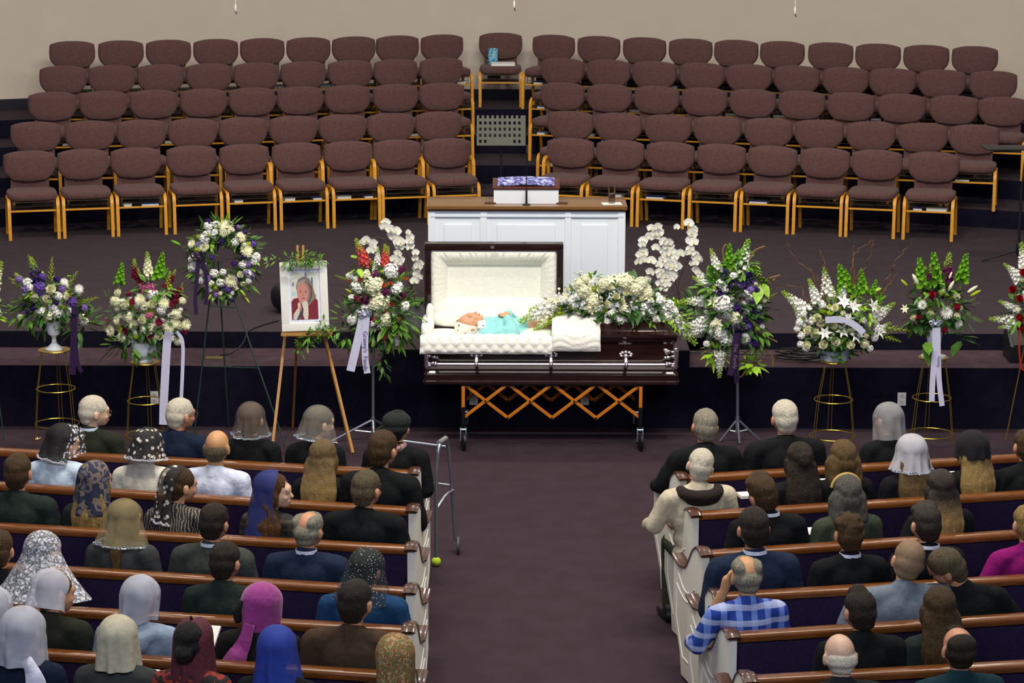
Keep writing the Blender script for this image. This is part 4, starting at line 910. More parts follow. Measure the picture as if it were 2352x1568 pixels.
MB(oo).tube([la_.lerp(lb_, .5), V((org.x, Yw+.2, la_.z+.02))], .004, 6).build('brace', green_wire, t)
MB(oo).tube([top.lerp(ft[0], .25)+V((0, -.0, 0)), top.lerp(ft[0], .25)+V((0, -.12, .02)), top.lerp(ft[1], .25)+V((0, -.12, .02)), top.lerp(ft[1], .25)], .005, 6).build('hook', green_wire, t)

# --- 4 portrait on wooden easel
Yp = 19.44; q4 = [pY(641, 602, Yp+.06), pY(750, 599, Yp+.06), pY(757, 757, Yp), pY(649, 761, Yp)]
ce = (q4[0]+q4[1]+q4[2]+q4[3])/4; ux = ((q4[1]-q4[0])+(q4[2]-q4[3])).normalized(); uz = ((q4[0]-q4[3])+(q4[1]-q4[2])).normalized(); un = ux.cross(uz).normalized()
Wf = ((q4[1]-q4[0]).length+(q4[2]-q4[3]).length)/2; Hf = ((q4[0]-q4[3]).length+(q4[1]-q4[2]).length)/2
RM = Matrix((ux, -un, uz)).transposed()
if un.y > 0: un = -un; 
RM = Matrix((ux, uz.cross(ux), uz)).transposed()
t = bpy.data.objects.new('framed_portrait', None); C.objects.link(t); t.location = ce; t.rotation_euler = RM.to_euler(); tag(t, 'white framed photograph of an elderly woman in a headscarf and red cardigan', 'picture')
fb = .062
for bx in (((0, 0, Hf/2-fb/2), (Wf, .03, fb)), ((0, 0, -Hf/2+fb/2), (Wf, .03, fb)), ((-Wf/2+fb/2, 0, 0), (fb, .03, Hf-2*fb)), ((Wf/2-fb/2, 0, 0), (fb, .03, Hf-2*fb))): MB().box(*bx).build('frame_side', white_m, t, bevel=.003)
MB().box((0, .004, 0), (Wf-2*fb, .01, Hf-2*fb)).build('mount', mat('mount_blue_white', (222, 226, 240), .7), t)
pw0, ph0 = Wf-2*fb-.045, Hf-2*fb-.06
ph = thing('photo', '', ''); del ph['label']; del ph['category']; ph.parent = t; ph.location = (0, -.002, 0)
ph_objs = []
def flat(pts, col, d, nm, ell=None):
    if ell: cx, cz, rx, rz_ = ell; pts = [(cx+rx*math.cos(2*PI*k/28), cz+rz_*math.sin(2*PI*k/28)) for k in range(28)]
    P = [(max(-.5, min(.5, a))*pw0, max(-.5, min(.5, b))*ph0) for a, b in pts]
    s = MB(); s.prism(P, lambda a, b: V((a, -.001-d*.0003, b)), lambda a, b: V((a, .0, b))); s.build(nm, mat('print_'+nm, col, .6, var=.08, nscale=80), ph, smooth=False)
flat([(-.5, -.5), (.5, -.5), (.5, .5), (-.5, .5)], (218, 220, 208), 0, 'print_background')
flat([(.05, .5), (.11, .5), (.11, .28), (.05, .28)], (96, 112, 180), 1, 'print_blue_line'); flat([(.27, .4), (.34, .4), (.34, .2), (.27, .2)], (60, 120, 170), 1, 'print_blue_book'); flat([(-.47, .1), (-.33, .1), (-.33, .02), (-.47, .02)], (168, 206, 224), 1, 'print_blue_card'); flat([(-.42, .3), (-.36, .3), (-.39, .22), (-.46, .22)], (120, 140, 140), 1, 'print_grey_card')
flat([(-.5, -.5), (-.5, -.12), (-.42, -.05), (-.25, -.03), (0, -.1), (.2, -.08), (.4, -.04), (.5, -.1), (.5, -.5)], (122, 26, 44), 2, 'print_cardigan')
flat([(-.28, .1), (-.3, .22), (-.22, .36), (0, .42), (.2, .38), (.32, .25), (.38, .08), (.45, -.02), (.3, -.12), (.15, -.2), (0, -.15), (-.2, -.05)], (132, 112, 106), 3, 'print_headscarf')
flat([(-.27, .18), (-.22, .3), (0, .37), (.1, .36), (0, .3), (-.1, .3)], (160, 152, 150), 3.4, 'print_scarf_band')
flat([(.13, .3), (.24, .15), (.22, -.02), (.12, -.17), (.2, -.12), (.3, .0), (.3, .2)], (96, 70, 66), 3.4, 'print_scarf_shade')
flat(None, (196, 134, 122), 4, 'print_face', (-.06, .08, .22, .22)); flat(None, (200, 140, 126), 4.3, 'print_chin', (-.05, -.07, .15, .11))
for ex in (-.14, .06): flat(None, (110, 66, 64), 5, 'print_eye', (ex, .09, .04, .011)); flat(None, (158, 108, 98), 4.8, 'print_brow', (ex, .125, .055, .010))
flat(None, (178, 112, 104), 5, 'print_nose', (-.055, .025, .03, .03)); flat(None, (140, 62, 70), 5, 'print_mouth', (-.04, -.045, .075, .012))
flat([(-.2, -.5), (-.45, -.5), (-.43, -.38), (-.25, -.24), (-.27, -.16), (-.2, -.12), (-.15, -.18), (-.17, -.3), (-.1, -.34)], (206, 198, 182), 5, 'print_sleeve'); flat([(.1, -.5), (-.02, -.5), (-.08, -.4), (-.05, -.28), (-.1, -.18), (-.06, -.12), (.08, -.1), (.13, -.18), (.13, -.4)], (214, 206, 192), 5, 'print_cuff')
flat([(-.32, -.5), (-.22, -.5), (-.06, -.34), (-.1, -.24)], (54, 66, 84), 5.5, 'print_dark_trim'); flat([(-.2, -.34), (-.12, -.3), (-.1, -.2), (-.2, -.26)], (180, 112, 96), 6, 'print_hand')
wood_e = mat('easel_wood', (176, 128, 66), .5, var=.15, nscale=20, stretch=(6, 6, 1)); wood_d = mat('easel_wood_dark', (120, 74, 34), .5, var=.15)
t = thing('artist_easel', 'light wooden tripod easel carrying the white framed portrait', 'easel', (ce.x, Yp, 0)); oo = V((ce.x, Yp, 0))
tp = pY(690, 563, Yp+.20)
for nm_, a, b, w_, mm in (('leg', pY(672, 620, Yp+.40), pZ(625, 1033, .005), .026, wood_e), ('leg', pY(709, 620, Yp+.40), pZ(810, 1040, .005), .026, wood_e), ('rear_leg', tp+V((0, .04, -.06)), V((pY(677, 980, Yp+.8).x, Yp+.62, .005)), .024, wood_d)):
    b = V(b); MB(oo).tube([a, b], w_*.62, 4).build(nm_, mm, t, smooth=False)
b0 = pY(690, 760, Yp+.12); 
for dx in (-.023, .023): s = MB(oo); s.tube([tp+V((dx, 0, 0)), b0+V((dx, .0, 0))], .022, 4, flat=.6); s.build('mast_board', wood_e, t, smooth=False)
s = MB(oo); pl = pY(653, 767, Yp-.0); pr_ = pY(756, 763, Yp-.0); s.box((pl+pr_)/2+V((0, .05, -.01)), ((pr_-pl).length+.05, .16, .02)); s.build('ledge', wood_e, t, bevel=.003)
for z_, f_ in ((.18, 0), (.3, 0)): pass
# garland on the portrait
g0 = pY(690, 600, Yp-.03); root = thing('leaf_garland', 'trailing green leaves laid along the top of the white portrait frame', 'greenery', g0)
foliage(root, g0, [(pY(x, y, Yp+.02), (r/278, .03, r*.5/278), n) for x, y, r, n in ((620, 602, 12, 10), (640, 598, 14, 12), (670, 596, 18, 26), (695, 592, 22, 44), (720, 596, 18, 40), (735, 598, 12, 16))], leafM, 'foliage', .055, .016)
foliage(root, g0, [(pY(x, y, Yp-.05), (r/278, .015, r*.4/278), n) for x, y, r, n in ((662, 612, 10, 10), (680, 610, 10, 10), (702, 604, 8, 5))], leafD, 'foliage', .04, .013)
g0 = pY(745, 760, Yp-.03); root = thing('leaf_garland', 'trailing green leaves hanging at the lower right corner of the white portrait frame', 'greenery', g0)
foliage(root, g0, [(pY(x, y, Yp-.04), (r/278, .03, r*.6/278), n) for x, y, r, n in ((742, 748, 10, 16), (735, 765, 16, 26), (710, 775, 18, 34), (700, 790, 12, 20), (757, 768, 14, 16), (690, 803, 8, 10), (775, 760, 16, 14), (745, 737, 6, 5))], leafM, 'foliage', .06, .018)

# --- tripod stands for standing sprays
def tripod(x, ytop, ybase, Y, label, legs):
    p = pY(x, ytop, Y); b = pY(x, ybase, Y); t = thing('tripod_stand', label, 'stand', (b.x, Y, 0), 0, 'aluminium tripod flower stands'); oo = V((b.x, Y, 0))
    MB(oo).tube([p, V((b.x, Y, b.z))], .013, 12).build('pole', steel_m, t); MB(oo).tube([V((b.x, Y, b.z+.02)), V((b.x, Y, max(.02, b.z-.12)))], .017, 12).build('collar', steel_m, t)
    for lx, ly in legs:
        f = pZ(lx, ly, .008); MB(oo).tube([V((b.x, Y, b.z)), f], .010, 8).build('leg', steel_m, t)
        m_ = V((b.x, Y, b.z)).lerp(f, .5); MB(oo).tube([V((b.x, Y, max(.02, b.z-.11))), m_], .007, 6).build('strut', steel_m, t)
tripod(857, 690, 963, 19.62, 'aluminium tripod stand carrying the coral and white spray left of the casket', ((764, 1012), (905, 985), (862, 1030)))
tripod(1694, 690, 962, 19.62, 'aluminium tripod stand carrying the purple and white spray right of the casket', ((1653, 1013), (1744, 1010), (1699, 1018)))

# --- 5 coral standing spray
Y5 = 19.60; org = pY(870, 690, Y5)
it = [('snap', 'coral', (848, 625), (817, 548), .03), ('snap', 'coral', (848, 625), (826, 565), .02), ('snap', 'coral', (884, 620), (884, 560), .03), ('snap', 'coral', (880, 628), (892, 565), .02), ('snap', 'white', (866, 622), (868, 568), .02), ('snap', 'white', (862, 640), (858, 600), -.02),
      ('hyd', 'cream', 855, 651, 25), ('hyd', 'cream', 871, 692, 26), ('hyd', 'cream', 892, 735, 22), ('hyd', 'white', 900, 620, 18), ('hyd', 'white', 807, 736, 13), ('hyd', 'cream', 838, 628, 12), ('hyd', 'cream', 856, 700, 14), ('rose', 'cream', 866, 722, 11)]
it += [('rose', 'salmon', x, y, s) for x, y, s in ((827, 641, 9), (881, 655, 9), (896, 652, 9), (825, 687, 9), (900, 698, 9), (883, 715, 9), (915, 733, 8), (855, 712, 7), (804, 644, 6), (930, 640, 7))]+[('stock', 'plum', x, y, s) for x, y, s in ((863, 629, 10), (886, 670, 10), (840, 690, 12), (923, 679, 10), (922, 620, 9), (862, 756, 11), (907, 760, 10), (815, 684, 7), (846, 740, 7), (926, 615, 6), (875, 760, 8))]
it += [('stock', 'white', x, y, s) for x, y, s in ((802, 633, 9), (912, 664, 13), (932, 702, 11), (815, 656, 12), (838, 704, 11), (901, 771, 10), (909, 787, 10), (806, 683, 8), (855, 745, 8), (918, 655, 9), (823, 665, 9))]+[('carn', 'coral', 881, 774, 9), ('carn', 'coral', 862, 733, 7), ('bud', 'ygreen', 858, 774, 12), ('bud', 'ygreen', 808, 672, 9), ('lily', 'cream', 872, 745, 10), ('bud', 'green', 918, 640, 10), ('wisp', 'ygreen', (820, 650), (770, 632), 0), ('wisp', 'ygreen', (885, 780), (900, 812), -.02), ('stock', 'plum', 905, 615, 6), ('wisp', 'ygreen', (890, 640), (940, 640), 0), ('stock', 'white', 816, 640, 7)]
it += fill(868, 690, 60, 85, 34, [('stock', 'cream'), ('stock', 'white'), ('stock', 'plum'), ('stock', 'ygreen')], 4, 7)
root, o_ = arrangement('flower_arrangement', 'tall standing spray of coral, cream and plum flowers with a white ribbon', it, (868, 690), Y5, org, rad=110, ybulge=.12, fol=[(868, 700, 72, 95, 330, leafD, 'leaf', .085, .035), (868, 700, 85, 90, 40, leafM, 'fern', .09, .04), (905, 730, 55, 70, 90, leafM, 'leaf', .10, .05), (800, 745, 30, 60, 60, leafM, 'leaf', .08, .03), (880, 820, 14, 45, 50, leafD, 'leaf', .06, .02), (830, 610, 25, 25, 12, leafB, 'leaf', .08, .06)])
bow(root, o_, pY(838, 722, Y5-.2), .06, white_rib)
s = ribbon(root, o_, [(834, 728), (822, 780), (805, 852)], Y5-.20, 19, white_rib); ribbon(root, o_, [(842, 728), (838, 780), (839, 830), (844, 857)], Y5-.205, 15, white_rib)
def words(root, org, txt, x, y, Y, h, m_, rot=-90, name='ribbon_lettering'):
    cu = bpy.data.curves.new(name, 'FONT'); cu.body = txt; cu.size = h; cu.align_x = 'CENTER'; cu.align_y = 'CENTER'; cu.extrude = .0004
    tmp = bpy.data.objects.new(name, cu); C.objects.link(tmp); dg = bpy.context.evaluated_depsgraph_get(); me = bpy.data.meshes.new_from_object(tmp.evaluated_get(dg)); bpy.data.objects.remove(tmp); me.materials.clear(); me.materials.append(m_)
    p = pY(x, y, Y); o = link(name, me, root); o.rotation_euler = Euler((R(90), R(-rot), 0)); o.location = p-org
    return o
words(root, o_, "Granny's  Family", 839, 806, Y5-.211, .05, ink_m, -90)
# --- 8 casket spray of white flowers
Y8 = 19.62; org = pY(1400, 760, Y8); org.z = 1.055
it = [('rose', 'cream', x, y, s) for x, y, s in ((1401, 659, 12), (1416, 681, 13), (1438, 672, 12), (1452, 672, 11), (1412, 681, 10), (1428, 692, 12), (1378, 693, 11), (1394, 698, 12), (1475, 685, 11), (1304, 665, 9), (1455, 655, 11), (1378, 665, 12), (1420, 652, 10))]
it += [('hyd', 'cream', x, y, s) for x, y, s in ((1340, 665, 20), (1362, 690, 20), (1440, 645, 20), (1465, 660, 20), (1475, 650, 16), (1385, 650, 16), (1330, 650, 15), (1345, 640, 12), (1490, 672, 14), (1355, 705, 14), (1435, 708, 13))]
it += [('tul', 'cream', x, y, s) for x, y, s in ((1335, 625, 6), (1336, 637, 6), (1324, 643, 6), (1286, 664, 8), (1350, 690, 8), (1362, 700, 8), (1379, 704, 8), (1345, 709, 8), (1332, 719, 9), (1369, 708, 9), (1384, 711, 9), (1361, 720, 7), (1370, 715, 7), (1404, 720, 6), (1359, 736, 8), (1379, 741, 8), (1324, 752, 8), (1349, 755, 8), (1362, 757, 8), (1272, 668, 7), (1316, 655, 7))]
it += [('lily', 'cream', x, y, s) for x, y, s in ((1403, 642, 14), (1420, 640, 14), (1435, 636, 14), (1358, 642, 12), (1488, 682, 14), (1278, 690, 13), (1263, 692, 10), (1300, 680, 12))]
it += [('stock', 'white', x, y, s) for x, y, s in ((1460, 705, 10), (1480, 705, 11), (1500, 715, 11), (1440, 715, 10), (1425, 735, 9), (1395, 740, 9), (1402, 748, 8), (1510, 735, 11), (1520, 690, 12), (1540, 700, 12), (1550, 715, 12), (1535, 725, 12), (1515, 750, 9), (1427, 742, 8), (1475, 720, 10), (1290, 690, 10), (1310, 690, 10), (1320, 700, 9), (1325, 680, 10), (1272, 705, 9), (1255, 712, 8), (1560, 730, 9), (1525, 710, 10), (1495, 695, 10), (1340, 700, 8), (1405, 720, 9))]
it += [('snap', 'white', (1300, 690), (1192, 740), -.1), ('snap', 'cream', (1290, 695), (1226, 762), -.12), ('snap', 'ygreen', (1300, 700), (1250, 750), -.14), ('snap', 'white', (1320, 680), (1215, 715), -.05), ('snap', 'white', (1500, 700), (1575, 735), 0), ('snap', 'white', (1510, 700), (1600, 790), -.06), ('snap', 'ygreen', (1500, 690), (1570, 700), 0), ('snap', 'white', (1440, 720), (1440, 770), -.18), ('wisp', 'ygreen', (1380, 720), (1380, 790), -.18), ('snap', 'white', (1500, 730), (1520, 770), -.15), ('wisp', 'ygreen', (1440, 725), (1447, 775), -.18), ('wisp', 'ygreen', (1370, 705), (1380, 745), -.16), ('wisp', 'green', (1350, 720), (1320, 750), -.16), ('bud', 'green', (1360), 640, 10), ('snap', 'ygreen', (1530, 720), (1560, 765), -.1)]
it += fill(1410, 690, 120, 45, 60, [('stock', 'cream'), ('stock', 'white'), ('stock', 'white'), ('stock', 'ygreen')], 5, 8)
root, o_ = arrangement('casket_spray', 'large spray of white roses, lilies and greenery lying on the closed casket half', it, (1405, 695), Y8, org, rad=175, ybulge=.16, fol=[(1410, 705, 150, 45, 420, leafD, 'leaf', .09, .035), (1480, 735, 60, 30, 120, leafM, 'leaf', .10, .03), (1540, 730, 45, 38, 110, leafB, 'leaf', .06, .02), (1300, 715, 60, 30, 90, leafD, 'leaf', .08, .018), (1330, 745, 30, 15, 34, leafD, 'leaf', .07, .018), (1350, 645, 30, 16, 20, leafM, 'leaf', .07, .03), (1440, 760, 40, 15, 30, leafB, 'fern', .08, .03), (1450, 680, 55, 40, 30, leafD, 'leaf', .13, .07)])

# --- 9 purple and white standing spray
Y9 = 19.60; org = pY(1690, 690, Y9)
it = [('hyd', 'white', 1661, 697, 25), ('hyd', 'white', 1655, 765, 20), ('hyd', 'white', 1668, 780, 18), ('hyd', 'cream', 1690, 730, 18), ('hyd', 'white', 1712, 778, 15), ('lily', 'cream', 1648, 742, 16), ('lily', 'cream', 1637, 692, 15), ('hyd', 'cream', 1640, 745, 15), ('hyd', 'white', 1632, 760, 10)]
it += [('lark', 'purple', (1708, 690), (1732, 612), 0), ('lark', 'purple', (1700, 680), (1708, 620), 0), ('lark', 'violet', (1712, 650), (1738, 610), 0), ('snap', 'white', (1700, 640), (1718, 548), .03), ('snap', 'white', (1655, 640), (1632, 570), .03), ('snap', 'cream', (1690, 660), (1682, 618), 0), ('bells', 'green', (1675, 640), (1675, 560), .03), ('bells', 'green', (1690, 620), (1722, 550), .04), ('bells', 'green', (1650, 660), (1625, 632), 0), ('snap', 'white', (1655, 670), (1590, 635), 0), ('snap', 'white', (1655, 690), (1562, 692), -.02), ('snap', 'white', (1650, 730), (1562, 755), -.05), ('snap', 'white', (1640, 735), (1570, 775), -.05), ('snap', 'white', (1655, 790), (1652, 868), -.05), ('snap', 'cream', (1715, 640), (1704, 590), .02), ('wisp', 'ygreen', (1735, 700), (1785, 672), 0), ('wisp', 'ygreen', (1640, 790), (1610, 815), -.02), ('wisp', 'green', (1720, 640), (1752, 640), 0), ('bells', 'green', (1740, 730), (1770, 735), 0), ('bells', 'green', (1740, 665), (1772, 665), 0)]
it += [('stock', c_, x, y, s) for c_, x, y, s in (('purple', 1703, 643, 12), ('lilac', 1702, 652, 10), ('violet', 1722, 625, 9), ('lilac', 1726, 665, 10), ('dpurple', 1738, 665, 9), ('purple', 1733, 692, 9), ('dpurple', 1690, 707, 10), ('violet', 1737, 712, 9), ('dpurple', 1700, 712, 9), ('dpurple', 1715, 735, 10), ('purple', 1720, 748, 12), ('dpurple', 1654, 673, 9), ('dpurple', 1678, 657, 7), ('dpurple', 1662, 637, 7), ('dpurple', 1668, 622, 7), ('violet', 1724, 790, 10), ('dpurple', 1738, 793, 9), ('dpurple', 1690, 760, 12), ('dpurple', 1672, 752, 10), ('dpurple', 1705, 755, 10), ('lilac', 1695, 790, 7))]
it += [('stock', 'white', x, y, s) for x, y, s in ((1655, 650, 11), (1665, 662, 10), (1685, 632, 9), (1722, 680, 9), (1715, 672, 8), (1670, 720, 12), (1690, 800, 8), (1718, 715, 7), (1622, 790, 8), (1745, 705, 7))]
it += fill(1690, 710, 70, 90, 30, [('stock', 'white'), ('stock', 'violet'), ('stock', 'ygreen'), ('stock', 'cream')], 4, 7)
root, o_ = arrangement('flower_arrangement', 'tall standing spray of purple and white flowers with a dark purple ribbon', it, (1690, 700), Y9, org, rad=125, ybulge=.12, fol=[(1688, 705, 75, 95, 330, leafD, 'leaf', .09, .04), (1690, 700, 82, 105, 36, leafM, 'fern', .09, .04), (1640, 660, 35, 35, 50, leafM, 'leaf', .10, .06), (1745, 640, 18, 20, 14, leafB, 'leaf', .12, .08), (1740, 760, 30, 40, 50, leafM, 'leaf', .08, .03), (1725, 835, 22, 16, 30, leafB, 'leaf', .08, .055), (1640, 810, 30, 24, 40, leafB, 'leaf', .08, .03), (1700, 620, 35, 50, 60, leafM, 'leaf', .09, .035)])
bow(root, o_, pY(1697, 752, Y9-.18), .06, purple_rib); ribbon(root, o_, [(1692, 765), (1688, 800), (1682, 840), (1677, 862)], Y9-.19, 14, purple_rib); s = ribbon(root, o_, [(1700, 765), (1693, 800), (1690, 850), (1692, 880)], Y9-.185, 10, mat('deep_purple_ribbon', (34, 14, 52), .4))
words(root, o_, 'The  Family', 1689, 818, Y9-.2, .045, mat('ribbon_gold_ink', (120, 104, 110), .5), -90)
s = MB(o_); 
for pts in (((1720, 600), (1730, 575), (1757, 565)), ((1745, 660), (1760, 640), (1792, 632)), ((1745, 765), (1765, 775), (1785, 785)), ((1740, 790), (1775, 815), (1775, 840)), ((1715, 820), (1716, 850), (1700, 867)), ((1662, 600), (1660, 570), (1668, 560)), ((1730, 670), (1765, 655), (1780, 640))): s.tube(bend([pY(x, y, Y9) for x, y in pts], .1, 4), [.007]*len(bend([pY(x, y, Y9) for x, y in pts], .1, 4)), 6)
s.build('twisted_stems', mat('protea_stem', (128, 96, 52), .7, var=.25, nscale=60), root)
# --- 10 white roses in basket with curly willow
org = V((S3.x, 19.62, S3.z+.004))
it = [('rose', 'cream', x, y, s) for x, y, s in ((1877, 730, 15), (1856, 758, 16), (1885, 742, 14), (1872, 765, 17), (1853, 792, 15), (1891, 791, 16), (1920, 785, 16), (1954, 792, 15), (1985, 789, 17), (1917, 708, 13), (1904, 735, 13), (1943, 757, 14), (1915, 748, 13), (1960, 760, 12), (1990, 770, 11))]
it += [('lily', 'white', x, y, s) for x, y, s in ((1938, 695, 20), (1960, 705, 20), (2005, 705, 20), (1895, 765, 18), (1935, 760, 18), (1965, 770, 20), (2018, 760, 20), (1950, 735, 16))]+[('bells', 'green', (1945, 690), (1928, 606), .05), ('bells', 'green', (1965, 690), (1952, 640), .03), ('bells', 'green', (1985, 690), (1977, 618), .04), ('bells', 'green', (2000, 690), (2013, 642), .03), ('bells', 'green', (2010, 710), (2026, 672), .02), ('bells', 'green', (1960, 680), (1940, 618), .05), ('snap', 'white', (1905, 700), (1893, 612), .04), ('snap', 'cream', (1915, 700), (1900, 640), .03), ('snap', 'white', (1885, 715), (1858, 640), .03), ('snap', 'white', (1870, 730), (1796, 668), .02), ('snap', 'white', (1860, 760), (1822, 700), 0), ('snap', 'white', (1930, 700), (1945, 640), .02), ('snap', 'white', (1985, 750), (2055, 695), 0), ('wisp', 'ygreen', (2010, 750), (2092, 760), -.02), ('wisp', 'ygreen', (2010, 765), (2070, 785), -.02), ('snap', 'white', (2000, 770), (2045, 740), -.02), ('bells', 'green', (1915, 775), (1911, 745), -.12), ('bud', 'green', 1968, 728, 10), ('bud', 'green', 2022, 690, 9), ('bud', 'green', 1950, 695, 8)]
it += [('stock', 'white', x, y, s) for x, y, s in ((1835, 740, 9), (1830, 755, 8), (1840, 770, 9), (1845, 720, 8), (1850, 800, 8), (1838, 790, 8), (2010, 775, 10), (2020, 755, 10), (1985, 735, 8), (2000, 800, 8), (1975, 720, 8), (1890, 700, 8))]+fill(1920, 745, 85, 50, 30, [('stock', 'white'), ('stock', 'cream'), ('stock', 'ygreen')], 4, 7)
root, o_ = arrangement('flower_arrangement', 'low basket of white roses and lilies with brown curly willow branches', it, (1920, 765), 19.62, org, rad=115, ybulge=.14, fol=[(1920, 755, 88, 48, 260, leafD, 'leaf', .08, .04), (1925, 720, 75, 45, 70, leafM, 'leaf', .08, .035), (1930, 810, 45, 14, 40, leafD, 'leaf', .06, .05), (1990, 700, 40, 40, 60, leafB, 'leaf', .06, .025), (1960, 700, 70, 50, 24, leafM, 'fern', .09, .04)])
MB().lathe([(0, 0), (.10, 0), (.115, .01), (.13, .085), (.135, .09), (.12, .09), (0, .07)], n=32, sq=.8).build('basket', mat('basket_white', (176, 188, 206), .8, bump=.8, bscale=60, stretch=(1, 1, 4)), root)
s = ribbon(root, o_, [(1896, 735), (1925, 732), (1960, 742), (1984, 765)], 19.42, 15, white_rib)
s = MB(o_); wr = random.Random(5)
def twig(pts, r=.005):
    P = [pY(x, y, 19.62+wr.uniform(.0, .08)) for x, y in pts]; out = []
    for i in range(len(P)-1):
        for j in range(5): q = P[i].lerp(P[i+1], j/5); out.append(q+V((.012*math.sin(j*2+i), .012*math.cos(j*1.7), .010*math.sin(j*2.6+i))))
    out.append(P[-1]); s.tube(out, [r*(1-.75*k/len(out)) for k in range(len(out))], 5)
for pts in (((1890, 720), (1880, 660), (1860, 620), (1830, 600), (1812, 570), (1808, 552)), ((1895, 720), (1885, 650), (1872, 630), (1845, 610)), ((1880, 720), (1850, 690), (1840, 660), (1810, 655), (1780, 662)), ((1950, 720), (1955, 640), (1960, 590), (1975, 570), (2008, 552)), ((1955, 720), (1965, 640), (1990, 610), (2005, 570), (2004, 550)), ((1958, 700), (1960, 620), (1958, 575), (1965, 555)), ((1990, 720), (2025, 660), (2050, 620), (2055, 600), (2085, 570), (2100, 548)), ((1990, 720), (2030, 670), (2052, 640), (2065, 620)), ((2000, 710), (2020, 680), (2050, 645), (2035, 640)), ((1890, 700), (1900, 620), (1888, 590), (1880, 570)), ((1885, 700), (1870, 700), (1858, 690))): twig(pts, .0065)
s.build('willow_branches', bark, root, sharp=80)
# --- 11 magenta roses in tall urn
org = V((S4.x, 19.62, S4.z+.004))
it = [('rose', 'magenta', x, y, s) for x, y, s in ((2141, 676, 13), (2197, 705, 12), (2109, 730, 11), (2169, 757, 11))]+[('rose', 'cream', x, y, s) for x, y, s in ((2197, 681, 13), (2137, 723, 14), (2197, 726, 13), (2098, 728, 12))]+[('mum', 'white', x, y, s) for x, y, s in ((2119, 700, 13), (2173, 718, 18), (2200, 742, 13))]
it += [('bells', 'green', (2118, 680), (2112, 592), .04), ('bells', 'green', (2150, 680), (2145, 580), .04), ('bells', 'green', (2205, 665), (2220, 582), .04), ('snap', 'plum', (2135, 660), (2125, 612), .03), ('snap', 'plum', (2172, 670), (2181, 580), .04), ('snap', 'plum', (2140, 650), (2138, 605), .03), ('snap', 'plum', (2180, 650), (2170, 600), .03), ('bud', 'cream', 2110, 655, 16), ('bud', 'cream', 2178, 668, 14), ('bud', 'ygreen', 2085, 658, 12), ('bud', 'cream', 2222, 672, 14), ('bud', 'ygreen', 2228, 680, 14), ('lily', 'cream', 2080, 709, 12), ('bud', 'green', 2205, 630, 9), ('bud', 'cream', 2180, 640, 9), ('bells', 'green', (2140, 705), (2130, 690), -.1)]+fill(2155, 705, 55, 40, 16, [('stock', 'ygreen'), ('stock', 'cream'), ('stock', 'green')], 4, 6)
root, o_ = arrangement('flower_arrangement', 'bouquet of magenta roses and bells of Ireland in a tall white urn with ribbon', it, (2152, 710), 19.62, org, rad=90, ybulge=.11, fol=[(2155, 705, 66, 48, 200, leafD, 'leaf', .08, .04), (2125, 780, 14, 10, 8, leafM, 'leaf', .15, .09), (2205, 775, 10, 12, 8, leafD, 'leaf', .16, .09), (2100, 735, 20, 15, 24, leafD, 'leaf', .10, .05), (2150, 660, 50, 45, 60, leafM, 'leaf', .09, .03), (2215, 715, 25, 35, 14, leafM, 'fern', .08, .03)])
MB().lathe([(0, 0), (.10, 0), (.102, .012), (.06, .025), (.035, .045), (.04, .06), (.055, .10), (.066, .20), (.07, .235), (.06, .23), (0, .2)], n=36).build('urn', urn_m, root)
bow(root, o_, pY(2148, 743, 19.44), .055, white_rib); ribbon(root, o_, [(2148, 752), (2148, 800), (2142, 870), (2140, 922)], 19.44, 13, white_rib); ribbon(root, o_, [(2154, 752), (2155, 820), (2157, 880), (2164, 932)], 19.435, 12, white_rib)
words(root, o_, 'Family', 2156, 830, 19.428, .035, ink_m, -90)
# --- 12 red roses at the right edge
Y12 = 19.7; org = pY(2345, 720, Y12)
it = [('rose', 'red', x, y, s) for x, y, s in ((2326, 665, 13), (2342, 685, 13), (2350, 625, 13), (2343, 730, 14), (2345, 752, 14), (2375, 700, 15), (2370, 650, 13), (2380, 740, 14), (2330, 663, 8))]+[('snap', 'white', (2350, 640), (2305, 605), .02), ('snap', 'white', (2350, 660), (2312, 608), .02), ('snap', 'white', (2352, 720), (2294, 690), 0), ('snap', 'white', (2352, 735), (2272, 732), 0), ('snap', 'white', (2352, 745), (2293, 752), 0), ('snap', 'white', (2356, 640), (2346, 556), .03), ('snap', 'white', (2380, 640), (2390, 560), .03)]+fill(2365, 690, 35, 60, 18, [('stock', 'white'), ('stock', 'cream'), ('stock', 'ygreen')], 5, 8)
root, o_ = arrangement('flower_arrangement', 'spray of red roses and white snapdragons at the right edge beside the loudspeaker', it, (2372, 700), Y12, org, rad=95, ybulge=.12, fol=[(2370, 700, 45, 70, 160, leafD, 'leaf', .08, .035), (2340, 720, 30, 50, 50, leafM, 'leaf', .08, .03)])
ribbon(root, o_, [(2343, 755), (2340, 800), (2345, 845), (2352, 850)], Y12-.16, 4, mat('red_ribbon', (170, 40, 24), .4))
t = thing('wire_easel', 'thin gold wire easel holding the red rose spray at the right edge', 'easel', (org.x+.08, Y12, 0)); oo = V((org.x+.08, Y12, 0))
for b in ((2310, 1010), (2420, 1010), (2372, 985)): MB(oo).tube([pY(2372, 700, Y12+.05), pZ(*b, .006)], .005, 6).build('leg', gold_m, t)
